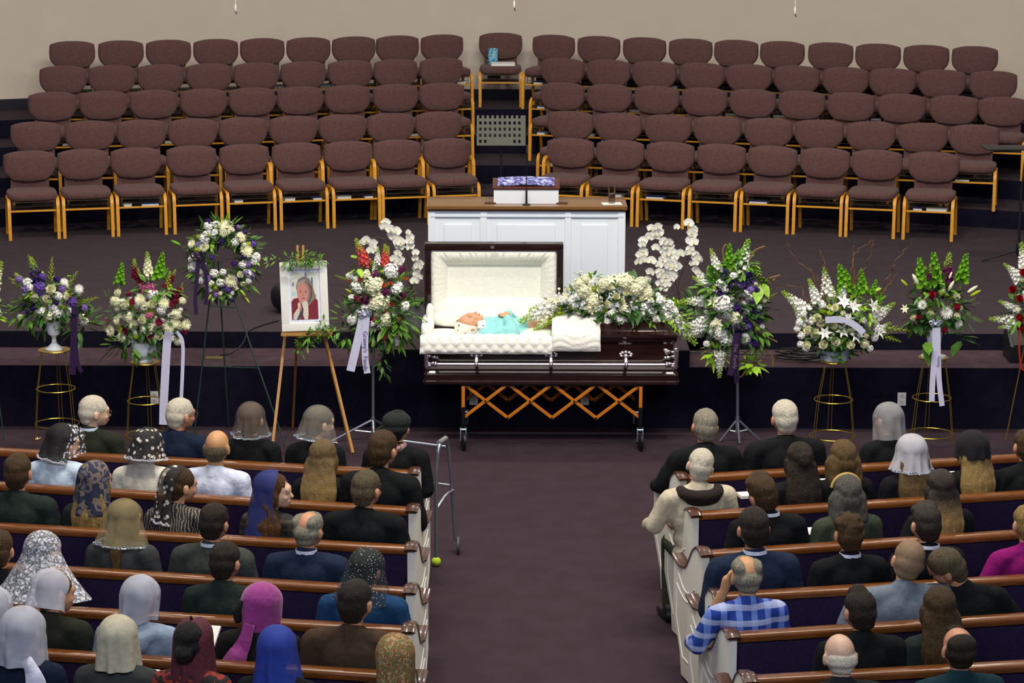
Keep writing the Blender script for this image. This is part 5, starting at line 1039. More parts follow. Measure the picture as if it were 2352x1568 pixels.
# --- 0 sliver at the left edge
org = pY(-30, 700, 19.65); it = [('snap', 'cream', (-25, 690), (4, 600), .02), ('snap', 'coral', (-30, 690), (2, 640), .02), ('hyd', 'cream', -12, 690, 14), ('rose', 'cream', -25, 705, 14), ('hyd', 'white', -8, 720, 12), ('rose', 'salmon', -35, 680, 12)]+fill(-35, 700, 34, 50, 20, [('stock', 'cream'), ('rose', 'salmon'), ('stock', 'ygreen')], 6, 10)
root, o_ = arrangement('flower_arrangement', 'cream and coral bouquet just showing at the left edge', it, (-35, 700), 19.65, org, rad=70, fol=[(-35, 705, 40, 60, 160, leafD, 'leaf', .08, .035), (-10, 725, 16, 20, 20, leafB, 'leaf', .08, .03)])
t = thing('wire_easel', 'thin green wire easel holding the coral bouquet at the left edge', 'easel', (org.x, 19.65, 0)); oo = V((org.x, 19.65, 0))
for b in ((-90, 1010), (10, 1010), (-35, 985)): MB(oo).tube([pY(-35, 700, 19.72), pZ(*b, .006)], .0055, 6).build('leg', green_wire, t)

# --- orchids standing on the stage
def orchid(name_lab, stems, blooms, pot, Y, pr):
    p = pZ(pot[0], pot[1], Z2); p = V((p.x, Y, Z2)); root = thing('orchid_plant', name_lab, 'orchid', p, 0, 'white moth orchids beside the casket'); base = p+V((0, 0, .26))
    MB().lathe([(0, 0), (pr*.72, 0), (pr*.8, .02), (pr, .24), (pr*1.03, .25), (pr*.94, .25), (0, .22)], n=32).build('pot', mat('grey_pot', (120, 122, 126), .35, var=.2, nscale=9), root)
    s = MB(p)
    for k in range(9): a = 2*PI*k/9; petal(s, base+V((0, 0, -.02)), (math.cos(a), math.sin(a), .35), (0, 0, 1), .20, .09, -.35, 5)
    s.build('leaves', leafD, root, sharp=80); s = MB(p)
    for st in stems:
        P = bend([base]+[pY(x, y, Y) for x, y in st], .25, 5); s.tube(P, .004, 6)
    s.build('flower_stems', mat('orchid_stem', (66, 46, 30), .6), root)
    for (x, y, r, yaw) in blooms:
        q = pY(x, y, Y-.02+rnd.uniform(-.05, .03)); bloom(root, 'orch', 'white', q, (yaw, -1, rnd.uniform(-.25, .15)), r/spx(Y), p, twist=rnd.uniform(-.25, .25))
    return root
def along(pts, n, r, jit, yaw=0):
    out = []; 
    for i in range(n):
        t = i/(n-1)*(len(pts)-1); k = min(int(t), len(pts)-2); q = t-k; x = pts[k][0]*(1-q)+pts[k+1][0]*q; y = pts[k][1]*(1-q)+pts[k+1][1]*q; out.append((x+rnd.uniform(-jit, jit), y+rnd.uniform(-jit, jit), r*rnd.uniform(.85, 1.1), yaw+rnd.uniform(-.5, .5)))
    return out
rnd.seed(21)
orchid('white moth orchid in a grey pot on the stage behind the coral spray', [((940, 640), (900, 540), (886, 505)), ((935, 640), (880, 540), (835, 555)), ((945, 650), (930, 560), (960, 640))],
       along([(890, 508), (882, 525), (912, 535), (915, 560)], 7, 13, 5)+along([(835, 552), (850, 558), (858, 575)], 6, 12, 7)+along([(895, 535), (925, 560), (915, 590), (905, 610)], 12, 13, 11)+along([(940, 545), (950, 580), (962, 610), (950, 640), (968, 630)], 13, 12, 7)+[(936, 533, 9, .8), (944, 555, 9, .8)], (955, 752), 20.95, .10)
orchid('white moth orchid with many blooms in a grey pot right of the casket', [((1552, 660), (1545, 560), (1500, 525)), ((1555, 660), (1590, 560), (1585, 515)), ((1550, 670), (1510, 600), (1475, 610)), ((1558, 670), (1600, 620), (1602, 640))],
       along([(1505, 520), (1485, 545), (1478, 575), (1470, 600)], 11, 13, 6)+along([(1500, 530), (1520, 545), (1535, 575), (1540, 610), (1535, 650)], 22, 14, 11)+along([(1586, 518), (1592, 545), (1582, 570), (1600, 590)], 15, 13, 8)+along([(1560, 590), (1500, 610), (1525, 640), (1535, 660)], 14, 13, 12)+along([(1590, 600), (1605, 620), (1612, 635)], 6, 11, 6)+along([(1510, 560), (1530, 590), (1545, 620), (1560, 600)], 12, 14, 14)+[(1553, 521, 10, .5), (1480, 650, 12, 0), (1470, 645, 9, 0), (1487, 640, 10, 0)], (1560, 752), 20.85, .11)
rnd.seed(99)
# low plant with dry stems beyond the casket end
p = V((pY(1595, 700, 20.7).x, 20.7, Z2)); root = thing('potted_plant', 'dark pot plant on stage between the orchid and the purple spray', 'plant', p)
MB().lathe([(0, 0), (.09, 0), (.12, .2), (.125, .21), (.11, .21), (0, .18)], n=28).build('pot', mat('stone_pot', (112, 112, 110), .6), root); foliage(root, p, [(p+V((0, 0, .26)), (.10, .10, .06), 60)], leafD, 'foliage', .14, .03)
# ------------------------------------------------------------------ people
def remesh(s, vox, smooth_n, name, m_, parent=None, label=None, root_props=None, factor=.5):
    """skin a set of overlapping rounded forms into one continuous surface"""
    me = bpy.data.meshes.new('tmp'); me.from_pydata([tuple(p) for p in s.v], [], s.f)
    bm = bmesh.new(); bm.from_mesh(me); bmesh.ops.recalc_face_normals(bm, faces=bm.faces); bm.to_mesh(me); bm.free()
    o = bpy.data.objects.new('tmp', me); C.objects.link(o)
    r = o.modifiers.new('r', 'REMESH'); r.mode = 'VOXEL'; r.voxel_size = vox
    q = o.modifiers.new('s', 'SMOOTH'); q.factor = factor; q.iterations = smooth_n
    dg = bpy.context.evaluated_depsgraph_get(); m2 = bpy.data.meshes.new_from_object(o.evaluated_get(dg)); bpy.data.objects.remove(o); bpy.data.meshes.remove(me)
    m2.name = name; m2.shade_smooth(); m2.materials.clear(); m2.materials.append(m_)
    return link(name, m2, parent, label)

def displace(o, fn):
    me = o.data; n = len(me.vertices); co = [0.0]*(3*n); no = [0.0]*(3*n); me.vertices.foreach_get('co', co); me.vertex_normals.foreach_get('vector', no)
    for i in range(n):
        j = 3*i; a = fn(V((co[j], co[j+1], co[j+2]))); co[j] += no[j]*a; co[j+1] += no[j+1]*a; co[j+2] += no[j+2]*a
    me.vertices.foreach_set('co', co); me.update()
SK = dict(fair=(204, 152, 118), red=(196, 138, 108), tan=(196, 144, 100), pale=(216, 176, 150))
def skin(k): return mat('skin_'+k, SK[k], .5, var=.08, nscale=30, bump=.15, bscale=120, spec=.4)
HC = dict(white=(226, 216, 196), grey=(150, 144, 126), ltgrey=(190, 182, 164), brown=(74, 54, 30), dbrown=(44, 34, 26), black=(22, 20, 20), blond=(152, 124, 72), dblond=(104, 82, 48), greybrown=(96, 84, 62), ash=(92, 88, 82), auburn=(88, 56, 28))
def hairm(k): return mat('hair_'+k, HC[k], .5, var=.14 if k == 'white' else .42, nscale=38, bump=1.0, bscale=110, stretch=(3.2, 3.2, .5), spec=.35)
def two_tone(name, top, bot, z0, z1):
    """long hair dyed lighter towards its ends (own z)"""
    if name in MATS: return MATS[name]
    m = mat(name, HC[top], .5, var=.35, nscale=38, bump=.8, bscale=110, stretch=(3.2, 3.2, .5)); nt = m.node_tree; N = nt.nodes; L = nt.links; b = N['Principled BSDF']; src = b.inputs['Base Color'].links[0].from_socket
    tc = N.new('ShaderNodeTexCoord'); sp = N.new('ShaderNodeSeparateXYZ'); L.new(tc.outputs['Object'], sp.inputs[0]); mr = N.new('ShaderNodeMapRange'); mr.inputs['From Min'].default_value = z0; mr.inputs['From Max'].default_value = z1; L.new(sp.outputs[2], mr.inputs['Value'])
    mx = N.new('ShaderNodeMix'); mx.data_type = 'RGBA'; L.new(mr.outputs[0], mx.inputs[0]); L.new(src, mx.inputs[6]); mx.inputs[7].default_value = (*srgb(HC[bot]), 1); L.new(mx.outputs[2], b.inputs['Base Color']); return m
GARB = dict(black=(20, 22, 24), charcoal=(36, 38, 40), olive=(38, 40, 32), navy=(30, 42, 64), dnavy=(22, 32, 52), dgreen=(34, 44, 40), greygreen=(62, 66, 62), dgrey=(58, 60, 60), lgrey=(110, 120, 132), hoodie=(140, 156, 176), white=(206, 212, 232), cream=(214, 208, 192), bluewhite=(190, 206, 224), beige=(196, 184, 160), brown=(70, 54, 42), denim=(32, 66, 104), sage=(58, 66, 52), magenta=(132, 20, 100), teal=(24, 50, 58), leather=(30, 28, 26))
def cloth(k, **kw): return mat('cloth_'+k, GARB[k], .9, var=.14, nscale=26, bump=.45, bscale=34, spec=.15, **kw)

PIV = V((0, .005, 1.12))
class Fig:
    def __init__(f, k=1.0, lean=(0, 0), head=(0, 0, 0), w=1.0):
        f.k = k; f.lean = lean; f.w = w
        f.H = Matrix.Rotation(R(head[0]), 4, 'Z') @ Matrix.Rotation(R(head[2]), 4, 'Y') @ Matrix.Rotation(R(-head[1]), 4, 'X')
    def b(f, p):
        p = V(p); z = p.z
        if z > .55: p.x += f.lean[0]*(z-.55); p.y += f.lean[1]*(z-.55)
        if z > .45: return V((p.x*f.k, p.y*f.k, .45+(p.z-.45)*f.k))
        return V((p.x*f.k, p.y*f.k, p.z))
    def h(f, p): q = PIV+(f.H.to_3x3() @ (V(p)-PIV)); 
    def hd(f, p):
        q = PIV+(f.H.to_3x3() @ (V(p)-PIV))*HS; return f.b(q)
    def rot(f): return f.H.to_3x3()
class Lie(Fig):
    """same figure laid on its back: up the body -> -x, front -> +z"""
    def b(f, p):
        p = V(p); up = 1.34-p.z; up -= min(.10, max(0, (1.12-p.z)*.8)); return V((up*f.k, p.x*f.k, (p.y)*f.k-.02*up))
    def hd(f, p):
        q = PIV+(f.H.to_3x3() @ (V(p)-PIV)); return f.b(q)
    def rot(f): return Matrix(((0, 0, -1), (1, 0, 0), (0, 1, 0))) @ f.H.to_3x3()
HZ = 1.245
HS = 1.09
def hand(s, f, wrist, tip, side, curl=.5):
    """palm and five fingers from the wrist towards tip"""
    w_, t = V(wrist), V(tip); d = (t-w_).normalized(); sd_ = d.cross(V((0, 0, 1))).normalized(); dn = d.cross(sd_).normalized()
    if dn.z > 0: dn = -dn
    s.cap(f.b(w_), f.b(w_+d*.07), .028*f.k, .036*f.k, 10); s.cap(f.b(w_+d*.03+sd_*.016), f.b(w_+d*.08+sd_*.02), .018, .018, 8); s.cap(f.b(w_+d*.03-sd_*.016), f.b(w_+d*.08-sd_*.02), .018, .018, 8)
    for i, L in enumerate((.075, .085, .08, .062)):
        o = w_+d*.085+sd_*(.03-.02*i); m_ = o+d*L*.5+dn*.01*curl; e = m_+d*L*.45*(1-curl*.5)+dn*L*.5*curl
        s.cap(f.b(o), f.b(m_), .0095, .009, 8); s.cap(f.b(m_), f.b(e), .009, .0075, 8)
    o = w_+d*.025+sd_*.03*side; m_ = o+d*.035+sd_*.028*side+dn*.01; e = m_+d*.035; s.cap(f.b(o), f.b(m_), .012, .011, 8); s.cap(f.b(m_), f.b(e), .011, .009, 8)
ARM = {'lap': lambda sd, w: ((sd*.185*w, 0, 1.00), (sd*.235*w, .02, .745), (sd*.10, .245, .655), (sd*.03, .33, .64)),
       'wide': lambda sd, w: ((sd*.185*w, 0, 1.00), (sd*.30*w, .02, .77), (sd*.16, .25, .66), (sd*.06, .33, .64)),
       'rest': lambda sd, w: ((sd*.185*w, 0, 1.00), (sd*.275*w, .07, .79), (sd*.25*w, .33, .72), (sd*.22*w, .42, .71)),
       'up': lambda sd, w: ((sd*.185*w, 0, 1.00), (sd*.19*w, .20, .80), (sd*.13, .17, 1.08), (sd*.088, .13, 1.19)),
       'back': lambda sd, w: ((sd*.185*w, 0, 1.00), (sd*.34*w, .0, .86), (sd*.50*w, -.08, .90), (sd*.57*w, -.10, .90))}
def head_forms(s, f):
    k = f.k*(1 if isinstance(f, Lie) else HS); E = lambda c, r: s.ell(f.hd(c), V(r)*k, f.rot(), nu=16, nv=12)
    E((0, .03, HZ), (.076, .096, .088)); E((0, .055, 1.20), (.066, .076, .080)); E((0, .085, 1.165), (.046, .050, .046)); E((0, .112, 1.142), (.026, .022, .020)); E((0, .12, 1.24), (.05, .02, .03))
    s.cap(f.hd((0, .128, 1.225)), f.hd((0, .148, 1.195)), .010*k, .014*k, 8); E((0, .135, 1.164), (.022, .010, .009)); E((-.033, .110, 1.19), (.022, .02, .02)); E((.033, .110, 1.19), (.022, .02, .02))
    for sd in (-1, 1): E((sd*.081, .022, 1.205), (.013, .021, .034)); E((sd*.087, .012, 1.212), (.008, .012, .026))
def body_mesh(f, root_name, sk, arms, z_off=0):
    s = MB(); k = f.k; w = f.w; b = f.b
    E = lambda c, r: s.ell(b(c), V(r)*k, nu=16, nv=12); CP = lambda p, q, r0, r1, n=12: s.cap(b(p), b(q), r0*k, r1*k, n)
    head_forms(s, f); s.cap(b((0, -.012, 1.03)), f.hd((0, .008, 1.16)), .058*k, .054*k, 14)
    E((0, .02, .56), (.165*w, .115, .11)); E((0, .02, .70), (.145*w, .10, .12)); E((0, .01, .85), (.16*w, .108, .14)); E((0, .0, .96), (.155*w, .095, .085))
    for sd in (-1, 1):
        CP((sd*.03, -.012, 1.07), (sd*.16*w, -.005, 1.01), .035, .05); a = ARM[arms[0 if sd < 0 else 1]](sd, w)
        CP(a[0], a[1], .050, .040); CP(a[1], a[2], .041, .028); hand(s, f, a[2], a[3], -sd)
        CP((sd*.085, .03, .555), (sd*.10, .42, .55), .082, .058); CP((sd*.10, .425, .535), (sd*.10, .44, .09), .055, .036); CP((sd*.10, .42, .045), (sd*.105, .58, .035), .034, .028)
    o = remesh(s, .0092, 3, root_name, skin(sk)); return o
def garment(f, m_, parent, arms, name='jacket', pad=.016, collar=True, hood=False, skirt=0, loose=0):
    s = MB(); k = f.k; w = f.w; b = f.b; q = pad
    E = lambda c, r: s.ell(b(c), V([x+q for x in r])*k, nu=18, nv=12); CP = lambda p, t, r0, r1: s.cap(b(p), b(t), (r0+q)*k, (r1+q)*k, 14)
    E((0, .02, .57), (.165*w, .115, .09)); E((0, .02, .70), (.150*w, .102, .12)); E((0, .01, .85), (.168*w, .112, .14)); E((0, .0, .955), (.165*w, .10, .085)); E((0, -.030, .93), (.15*w, .072, .12))
    for sd in (-1, 1):
        CP((sd*.03, -.014, 1.055), (sd*.165*w, -.004, 1.008), .036, .055); a = ARM[arms[0 if sd < 0 else 1]](sd, w); e = V(a[2]).lerp(V(a[1]), .12)
        CP(a[0], a[1], .056, .048+loose); CP(a[1], e, .049+loose, .036)
    if collar: s.cap(b((0, -.014, 1.04)), b((0, -.012, 1.072)), (.064+q)*k, (.056+q)*k, 16)
    if hood:
        for i in range(9): a = R(200+140*i/8); s.ell(b((.12*math.cos(a), -.02+.10*math.sin(a), 1.045-.03*math.sin(PI*i/8))), (.045*k,)*3, nu=12, nv=8)
        s.ell(b((0, -.115, .985)), V((.11, .05, .07))*k)
    o = remesh(s, .0115, 9, name, m_, parent)
    displace(o, lambda c: noise.noise(c*9+V((f.k*50, 0, 0)))*.007+noise.noise(V((c.x*26, c.y*20, c.z*12)))*.004)   # soft folds of the cloth
    return o
def trousers(f, m_, parent):
    s = MB(); k = f.k; b = f.b; CP = lambda p, t, r0, r1: s.cap(b(p), b(t), r0*k, r1*k, 12)
    s.ell(b((0, .03, .55)), V((.175*f.w, .13, .10))*k)
    for sd in (-1, 1): CP((sd*.085, .03, .557), (sd*.10, .42, .552), .094, .070); CP((sd*.10, .425, .54), (sd*.10, .44, .10), .068, .05)
    remesh(s, .014, 3, 'trousers', m_, parent); s = MB()
    for sd in (-1, 1): s.cap(b((sd*.10, .40, .045)), b((sd*.105, .60, .04)), .042, .036, 10); s.cap(b((sd*.10, .42, .09)), b((sd*.10, .42, .05)), .045, .042, 10)
    remesh(s, .012, 2, 'shoes', black_m, parent)
def hair(f, style, m_, parent):
    s = MB(); k = f.k*HS; E = lambda c, r: s.ell(f.hd(c), V(r)*k, f.rot(), nu=18, nv=14)
    vox = .0085; sm = 3
    if style == 'bald':
        E((0, -.006, 1.198), (.0855, .080, .036)); E((0, -.02, 1.222), (.0800, .060, .030)); E((0, -.02, 1.165), (.062, .046, .035))
    elif style == 'thin':
        E((0, -.004, 1.215), (.0850, .090, .056)); E((0, -.022, 1.262), (.0800, .066, .058)); E((0, -.02, 1.165), (.064, .046, .035)); E((0, .085, 1.305), (.05, .03, .03))
    elif style == 'crown':   # full hair with a bare spot behind the crown
        E((0, .0, 1.215), (.0865, .090, .060)); E((0, .065, 1.285), (.062, .058, .048)); E((0, -.02, 1.165), (.064, .048, .036))
        for a in (-1, 1): E((a*.05, .01, 1.275), (.038, .08, .048))
    else:
        E((0, .018, 1.258), (.084, .103, .088)); E((0, -.012, 1.215), (.080, .076, .075)); E((0, -.024, 1.165), (.064, .046, .044))
        if style == 'close': E((0, -.055, 1.20), (.045, .03, .045))
        if style == 'tall': E((0, .05, 1.318), (.054, .066, .046)); E((.0, .035, 1.338), (.036, .05, .034))
        if style == 'curly':
            r_ = random.Random(4)
            for i in range(46): a = r_.uniform(0, 6.28); z = r_.uniform(.2, 1); E((.075*math.cos(a)*math.sqrt(1-z*z*.8), .02+.09*math.sin(a)*math.sqrt(1-z*z*.8), 1.262+.08*z), (.02, .02, .02))
        if style == 'swept': E((.02, .06, 1.31), (.066, .07, .045)); E((-.03, .05, 1.30), (.05, .06, .04))
        if style in ('long', 'bob', 'halfup', 'pony', 'longwave'):
            E((0, .01, 1.25), (.092, .105, .094)); E((0, -.02, 1.19), (.094, .078, .08))
            for a in (-1, 1): E((a*.075, .03, 1.18), (.028, .05, .07))
        if style == 'bob':
            for a in (-1, 0, 1): s.cap(f.hd((a*.06, -.02, 1.2)), f.b((a*.085+0, -.045, 1.07)), .055*k, .045*k, 12)
            s.cap(f.hd((-.09, .03, 1.18)), f.b((-.10, .02, 1.07)), .035*k, .032*k, 10); s.cap(f.hd((.09, .03, 1.18)), f.b((.10, .02, 1.07)), .035*k, .032*k, 10)
        if style in ('long', 'halfup', 'longwave'):
            L_ = .80 if style != 'longwave' else .83
            for i in range(7):
                a = -1+i/3; s.cap(f.hd((a*.07, -.03-.03*(1-a*a), 1.19)), f.b((a*.105, -.088-.034*(1-a*a), 1.0)), .036*k, .034*k, 10); s.cap(f.b((a*.105, -.088-.034*(1-a*a), 1.0)), f.b((a*.095+.02*math.sin(i*2), -.11-.03*(1-a*a), L_+.03*math.sin(i*1.7))), .034*k, .022*k, 10)
        if style == 'halfup': E((0, -.085, 1.235), (.045, .03, .04)); E((0, -.075, 1.27), (.05, .03, .03))
        if style == 'pony': s.cap(f.hd((0, -.075, 1.17)), f.b((0, -.12, 1.05)), .026*k, .036*k, 12); s.cap(f.b((0, -.12, 1.05)), f.b((.01, -.13, .90)), .036*k, .022*k, 12)
        if style == 'bun': E((0, -.09, 1.19), (.05, .04, .045))
    o = remesh(s, vox, sm, 'hair', m_, parent)
    amp = .0016 if style in ('bald', 'thin', 'crop') else .0035
    displace(o, lambda c: amp*noise.noise(V((c.x*70, c.y*70, c.z*14)))+amp*.8*noise.noise(c*24))
    return o
def veil(f, m_, parent, umax=115, drop=.22, flare=.03, folds=7, tilt=.3, name='veil', rad=1.07, off=.0, tail=0, hem=None, narrow=0, close=0, thick=.0):
    """head cloth: hugs the crown, hangs behind and beside the head"""
    k = f.k; rx, ry, rz = .098*rad, .118*rad, .102*rad; c = V((0, .022+off, HZ)); nu, nv = 72, 34; P = []
    for j in range(nv+1):
        t = j/nv; row = []
        for i in range(nu+1):
            u = -1+2*i/nu; a = u*R(umax); sx, cy_ = math.sin(a), -math.cos(a)
            polar = R(92+tilt*30*max(0, math.cos(a)))
            vs = .52
            if t < vs:
                th = polar*(t/vs); p = V((sx*math.sin(th)*rx, cy_*math.sin(th)*ry, math.cos(th)*rz)); rt = Matrix.Rotation(-R(tilt*30), 3, 'X'); p = rt @ p
            else:
                q = (t-vs)/(1-vs); th = polar; p = V((sx*math.sin(th)*rx, cy_*math.sin(th)*ry, math.cos(th)*rz)); rt = Matrix.Rotation(-R(tilt*30), 3, 'X'); p = rt @ p
                r0 = V((sx, cy_, 0)); D = drop*(1+tail*max(0, math.cos(a))**2); p += r0*(flare*q**1.3-close*q*q-(0.02 if q > .2 else .1*q)*1*(close > 0)); p.z -= D*q; p.x *= 1-narrow*q
                wv = (.009*q+.002)*math.sin(a*folds+1.3*math.sin(a*3)+f.k*9); p += r0*wv
            p += V((noise.noise(p*14)*.004, noise.noise(p*14+V((5, 0, 0)))*.004, 0)); row.append(f.hd(c+p))
        P.append(row)
    s = MB(); s.grid(P); o = s.build(name, m_, parent, sharp=180)
    if thick: md = o.modifiers.new('t', 'SOLIDIFY'); md.thickness = thick
    if hem is not None:
        s = MB(); s.tube([P[-1][i] for i in range(nu+1)], .006*k, 5); rr = random.Random(2)
        for i in range(0, nu, 2): s.ell(P[-1][i]+V((0, -.003, rr.uniform(-.002, .014))), (.007, .005, .007), nu=6, nv=4)
        s.build('beaded_hem', hem, parent)
    return o
def tie(f, m_, parent, pts, wid, name='scarf_tail'):
    s = MB(); P = bend([f.b(p) for p in pts], .05, 4); n = len(P); W_ = [2*f.k*(wid[0]+(wid[-1]-wid[0])*i/(n-1)) for i in range(n)]; s.strip(P, W_, nrm=(0, -1, .2), th=.008); return s.build(name, m_, parent, sharp=90)
def glasses(f, parent):
    s = MB(); h = f.hd
    for sd in (-1, 1):
        s.tube([h((sd*.084, .0, 1.222)), h((sd*.080, .115, 1.225))], .0022, 5)
        s.tube([h((sd*(.034+.026*math.cos(2*PI*i/16)), .142, 1.22+.02*math.sin(2*PI*i/16))) for i in range(17)], .0022, 5, cap=False)
    s.tube([h((-.010, .146, 1.225)), h((.010, .146, 1.225))], .002, 5); s.build('glasses', mat('glasses_frame', (90, 80, 60), .3, metal=.6), parent)
def eyes(f, parent):
    s = MB()
    for sd in (-1, 1): s.ell(f.hd((sd*.030, .118, 1.222)), V((.011, .009, .008))*f.k, f.rot(), nu=10, nv=8)
    s.build('eyes', mat('eye_white', (190, 176, 160), .3), parent); s = MB()
    for sd in (-1, 1): s.ell(f.hd((sd*.030, .1255, 1.222)), V((.005, .003, .005))*f.k, f.rot(), nu=8, nv=6); 
    s.build('irises', mat('eye_dark', (50, 40, 34), .2), parent); s = MB()
    for sd in (-1, 1): s.cap(f.hd((sd*.014, .131, 1.243)), f.hd((sd*.048, .118, 1.243)), .004, .003, 6)
    s.build('eyebrows', mat('brow_hair', (80, 62, 44), .8), parent); s = MB(); s.ell(f.hd((0, .142, 1.165)), V((.022, .006, .006))*f.k, f.rot()); s.build('lips', mat('lips', (168, 84, 78), .5), parent)

def person(key, px, ytop, label, sk='fair', hs='short', hc='brown', top='black', head=(0, 0, 0), w=1.0, lean=(0, 0), arms=('lap', 'lap'), shirt=None, scarf=None, extra=(), cm=None, kk=None, top_name='jacket', fwd=.19, yaw=0, hood=False, hscale=None, pants='charcoal'):
    P, rz, zt = seat_at(key, px, ytop, fwd); hair_top = 1.352 if hs in ('tall', 'curly') else 1.336
    if hs == 'tall': hair_top = 1.372
    if scarf: hair_top = 1.350
    # bowed heads lower the highest point
    hair_top += (hair_top-1.12)*(HS-1)
    hair_top -= .10*(1-math.cos(R(head[1])))+.02*abs(math.sin(R(head[2])))
    k = (zt-.45)/(hair_top-.45); k = max(.86, min(1.13, k))
    f = Fig(k, lean, head, w*(1.0))
    o = body_mesh(f, 'person', sk, arms); o.location = P; o.rotation_euler = (0, 0, rz+R(yaw)); tag(o, label, 'person')
    # keep the head at the measured place even when the trunk leans
    off = Matrix.Rotation(rz+R(yaw), 3, 'Z') @ V((lean[0]*.65*k, lean[1]*.65*k, 0)); o.location = P-off
    o.location.z = 0
    g = garment(f, cm or cloth(top), o, arms, top_name, hood=hood, collar=True, pad=.020 if top_name in ('coat', 'jacket') else .014)
    trousers(f, cloth(pants), o)
    if hs != 'none': hair(f, hs, hc if not isinstance(hc, str) else hairm(hc), o)
    eyes(f, o)
    if shirt:
        s = MB(); s.lathe([(.074, 0), (.070, .020), (.067, .021), (.064, .0)], n=24, sq=.95); q = [f.b(V((p.x, p.y-.014, 1.094+p.z-.10*(p.y < 0)*0))) for p in s.v]; s2 = MB(); s2.v = q; s2.f = s.f; s2.build('shirt_collar', cloth(shirt), o)
    for e in extra: e(f, o)
    if scarf: scarf(f, o)
    return o, f
lace_w = sheer('white_lace', (222, 224, 236), .05, lace=.36, scale=46); lace_f = sheer('white_floral_lace', (232, 234, 244), .46, lace=.44, scale=42)
lace_b = sheer('black_net', (14, 14, 18), .80, dots=.0); v_grey = sheer('grey_net', (150, 146, 140), .30); v_greyd = sheer('brown_grey_net', (120, 112, 104), .34); v_beige = sheer('beige_net', (178, 162, 120), .34); v_white = sheer('white_net', (222, 222, 236), .52); v_white2 = sheer('white_chiffon', (206, 208, 222), .62)
v_dots = sheer('black_dotted_net', (52, 60, 58), .45, scale=75, dots=.17); v_blue = sheer('blue_net', (38, 52, 120), .70); v_royal = sheer('royal_blue_chiffon', (36, 62, 160), .86)
bead = mat('bead_silver', (200, 212, 224), .25, metal=.7)
def cheek_hand(f, o):
    s = MB(); k = f.k; s.cap(f.b((-.150, .17, .985)), f.b((-.112, .13, 1.11)), .040*k, .029*k); w_ = V((-.112, .13, 1.11)); d = V((.03, -.01, .11)).normalized()
    s.cap(f.b(w_), f.b(w_+d*.07), .028*k, .036*k)
    for i in range(4): o0 = w_+d*.085+V((.012*(i-1.5)*.6, .020*(i-1.5), 0)); m0 = o0+d*.035; e0 = m0+d*.02+V((.022, 0, 0)); s.cap(f.b(o0), f.b(m0), .0095, .009, 8); s.cap(f.b(m0), f.b(e0), .009, .008, 8)
    s.cap(f.b(w_+d*.03), f.b(w_+d*.08+V((.02, .04, 0))), .012, .010, 8); remesh(s, .0085, 2, 'raised_forearm', skin('tan'), o)
    s = MB(); s.cap(f.b((.06, .27, .86)), f.b((-.155, .18, .965)), .055*k, .052*k); remesh(s, .012, 2, 'rolled_sleeve', pl, o)
def VE(m_, **kw): return lambda f, o: veil(f, m_, o, **kw)
def both(*a): return lambda f, o: [g(f, o) for g in a]
L_, R_ = 'L', 'R'
# front pew, left block
person(('L', 1), 203, 918, 'person with white hair and glasses in dark jacket, looking right, front pew left of all', 'pale', 'short', 'white', 'olive', head=(-52, 6, 0), w=1.08, extra=[glasses], shirt='bluewhite')
person(('L', 1), 404, 917, 'person with white hair in navy suit, head turned right, front left pew', 'red', 'short', 'white', 'dnavy', head=(-34, 6, 0), w=1.1, extra=[glasses])
person(('L', 1), 573, 937, 'person under a sheer grey veil with silver beaded hem, black top, front left pew', 'fair', 'close', 'auburn', 'black', w=.92, scarf=VE(v_greyd, umax=128, drop=.13, flare=.028, hem=bead, folds=9), top_name='top')
person(('L', 1), 722, 953, 'person under a sheer grey veil with head turned right, beside the easel legs', 'pale', 'close', 'greybrown', 'black', head=(-40, 8, 0), w=.9, scarf=VE(v_grey, umax=128, drop=.13, flare=.03, hem=bead, folds=8), top_name='top')
def beret(f, o):
    s = MB(); s.ell(f.hd((0, .01, 1.262)), V((.100, .112, .078))*f.k*HS, f.rot(), nu=24, nv=14); s.ell(f.hd((0, .0, 1.215)), V((.094, .10, .05))*f.k*HS, f.rot(), nu=24, nv=12)
    for i in range(9): a = 2*PI*i/9; s.cap(f.hd((0, .01, 1.335)), f.hd((.09*math.cos(a), .01+.10*math.sin(a), 1.29)), .006, .008, 6)
    remesh(s, .007, 3, 'beret', mat('beret_wool', (20, 28, 24), .95, bump=.8, bscale=60), o)
def neckscarf(col, name='neck_scarf'):
    def g(f, o):
        s = MB(); 
        for i in range(14): a = 2*PI*i/14; s.ell(f.b((.066*math.cos(a), -.010+.066*math.sin(a), 1.085+.008*math.sin(i*2))), V((.030, .030, .028))*f.k, nu=10, nv=8)
        remesh(s, .009, 4, name, mat(name+'_cloth', col, .9, bump=.5, bscale=40), o)
    return g
person(('L', 1), 908, 963, 'person in black beret, pinkish scarf and dark coat, aisle end of front left pew', 'fair', 'crop', 'black', 'black', head=(-14, 4, 0), w=1.0, extra=[beret, neckscarf((150, 116, 112))], top_name='coat')
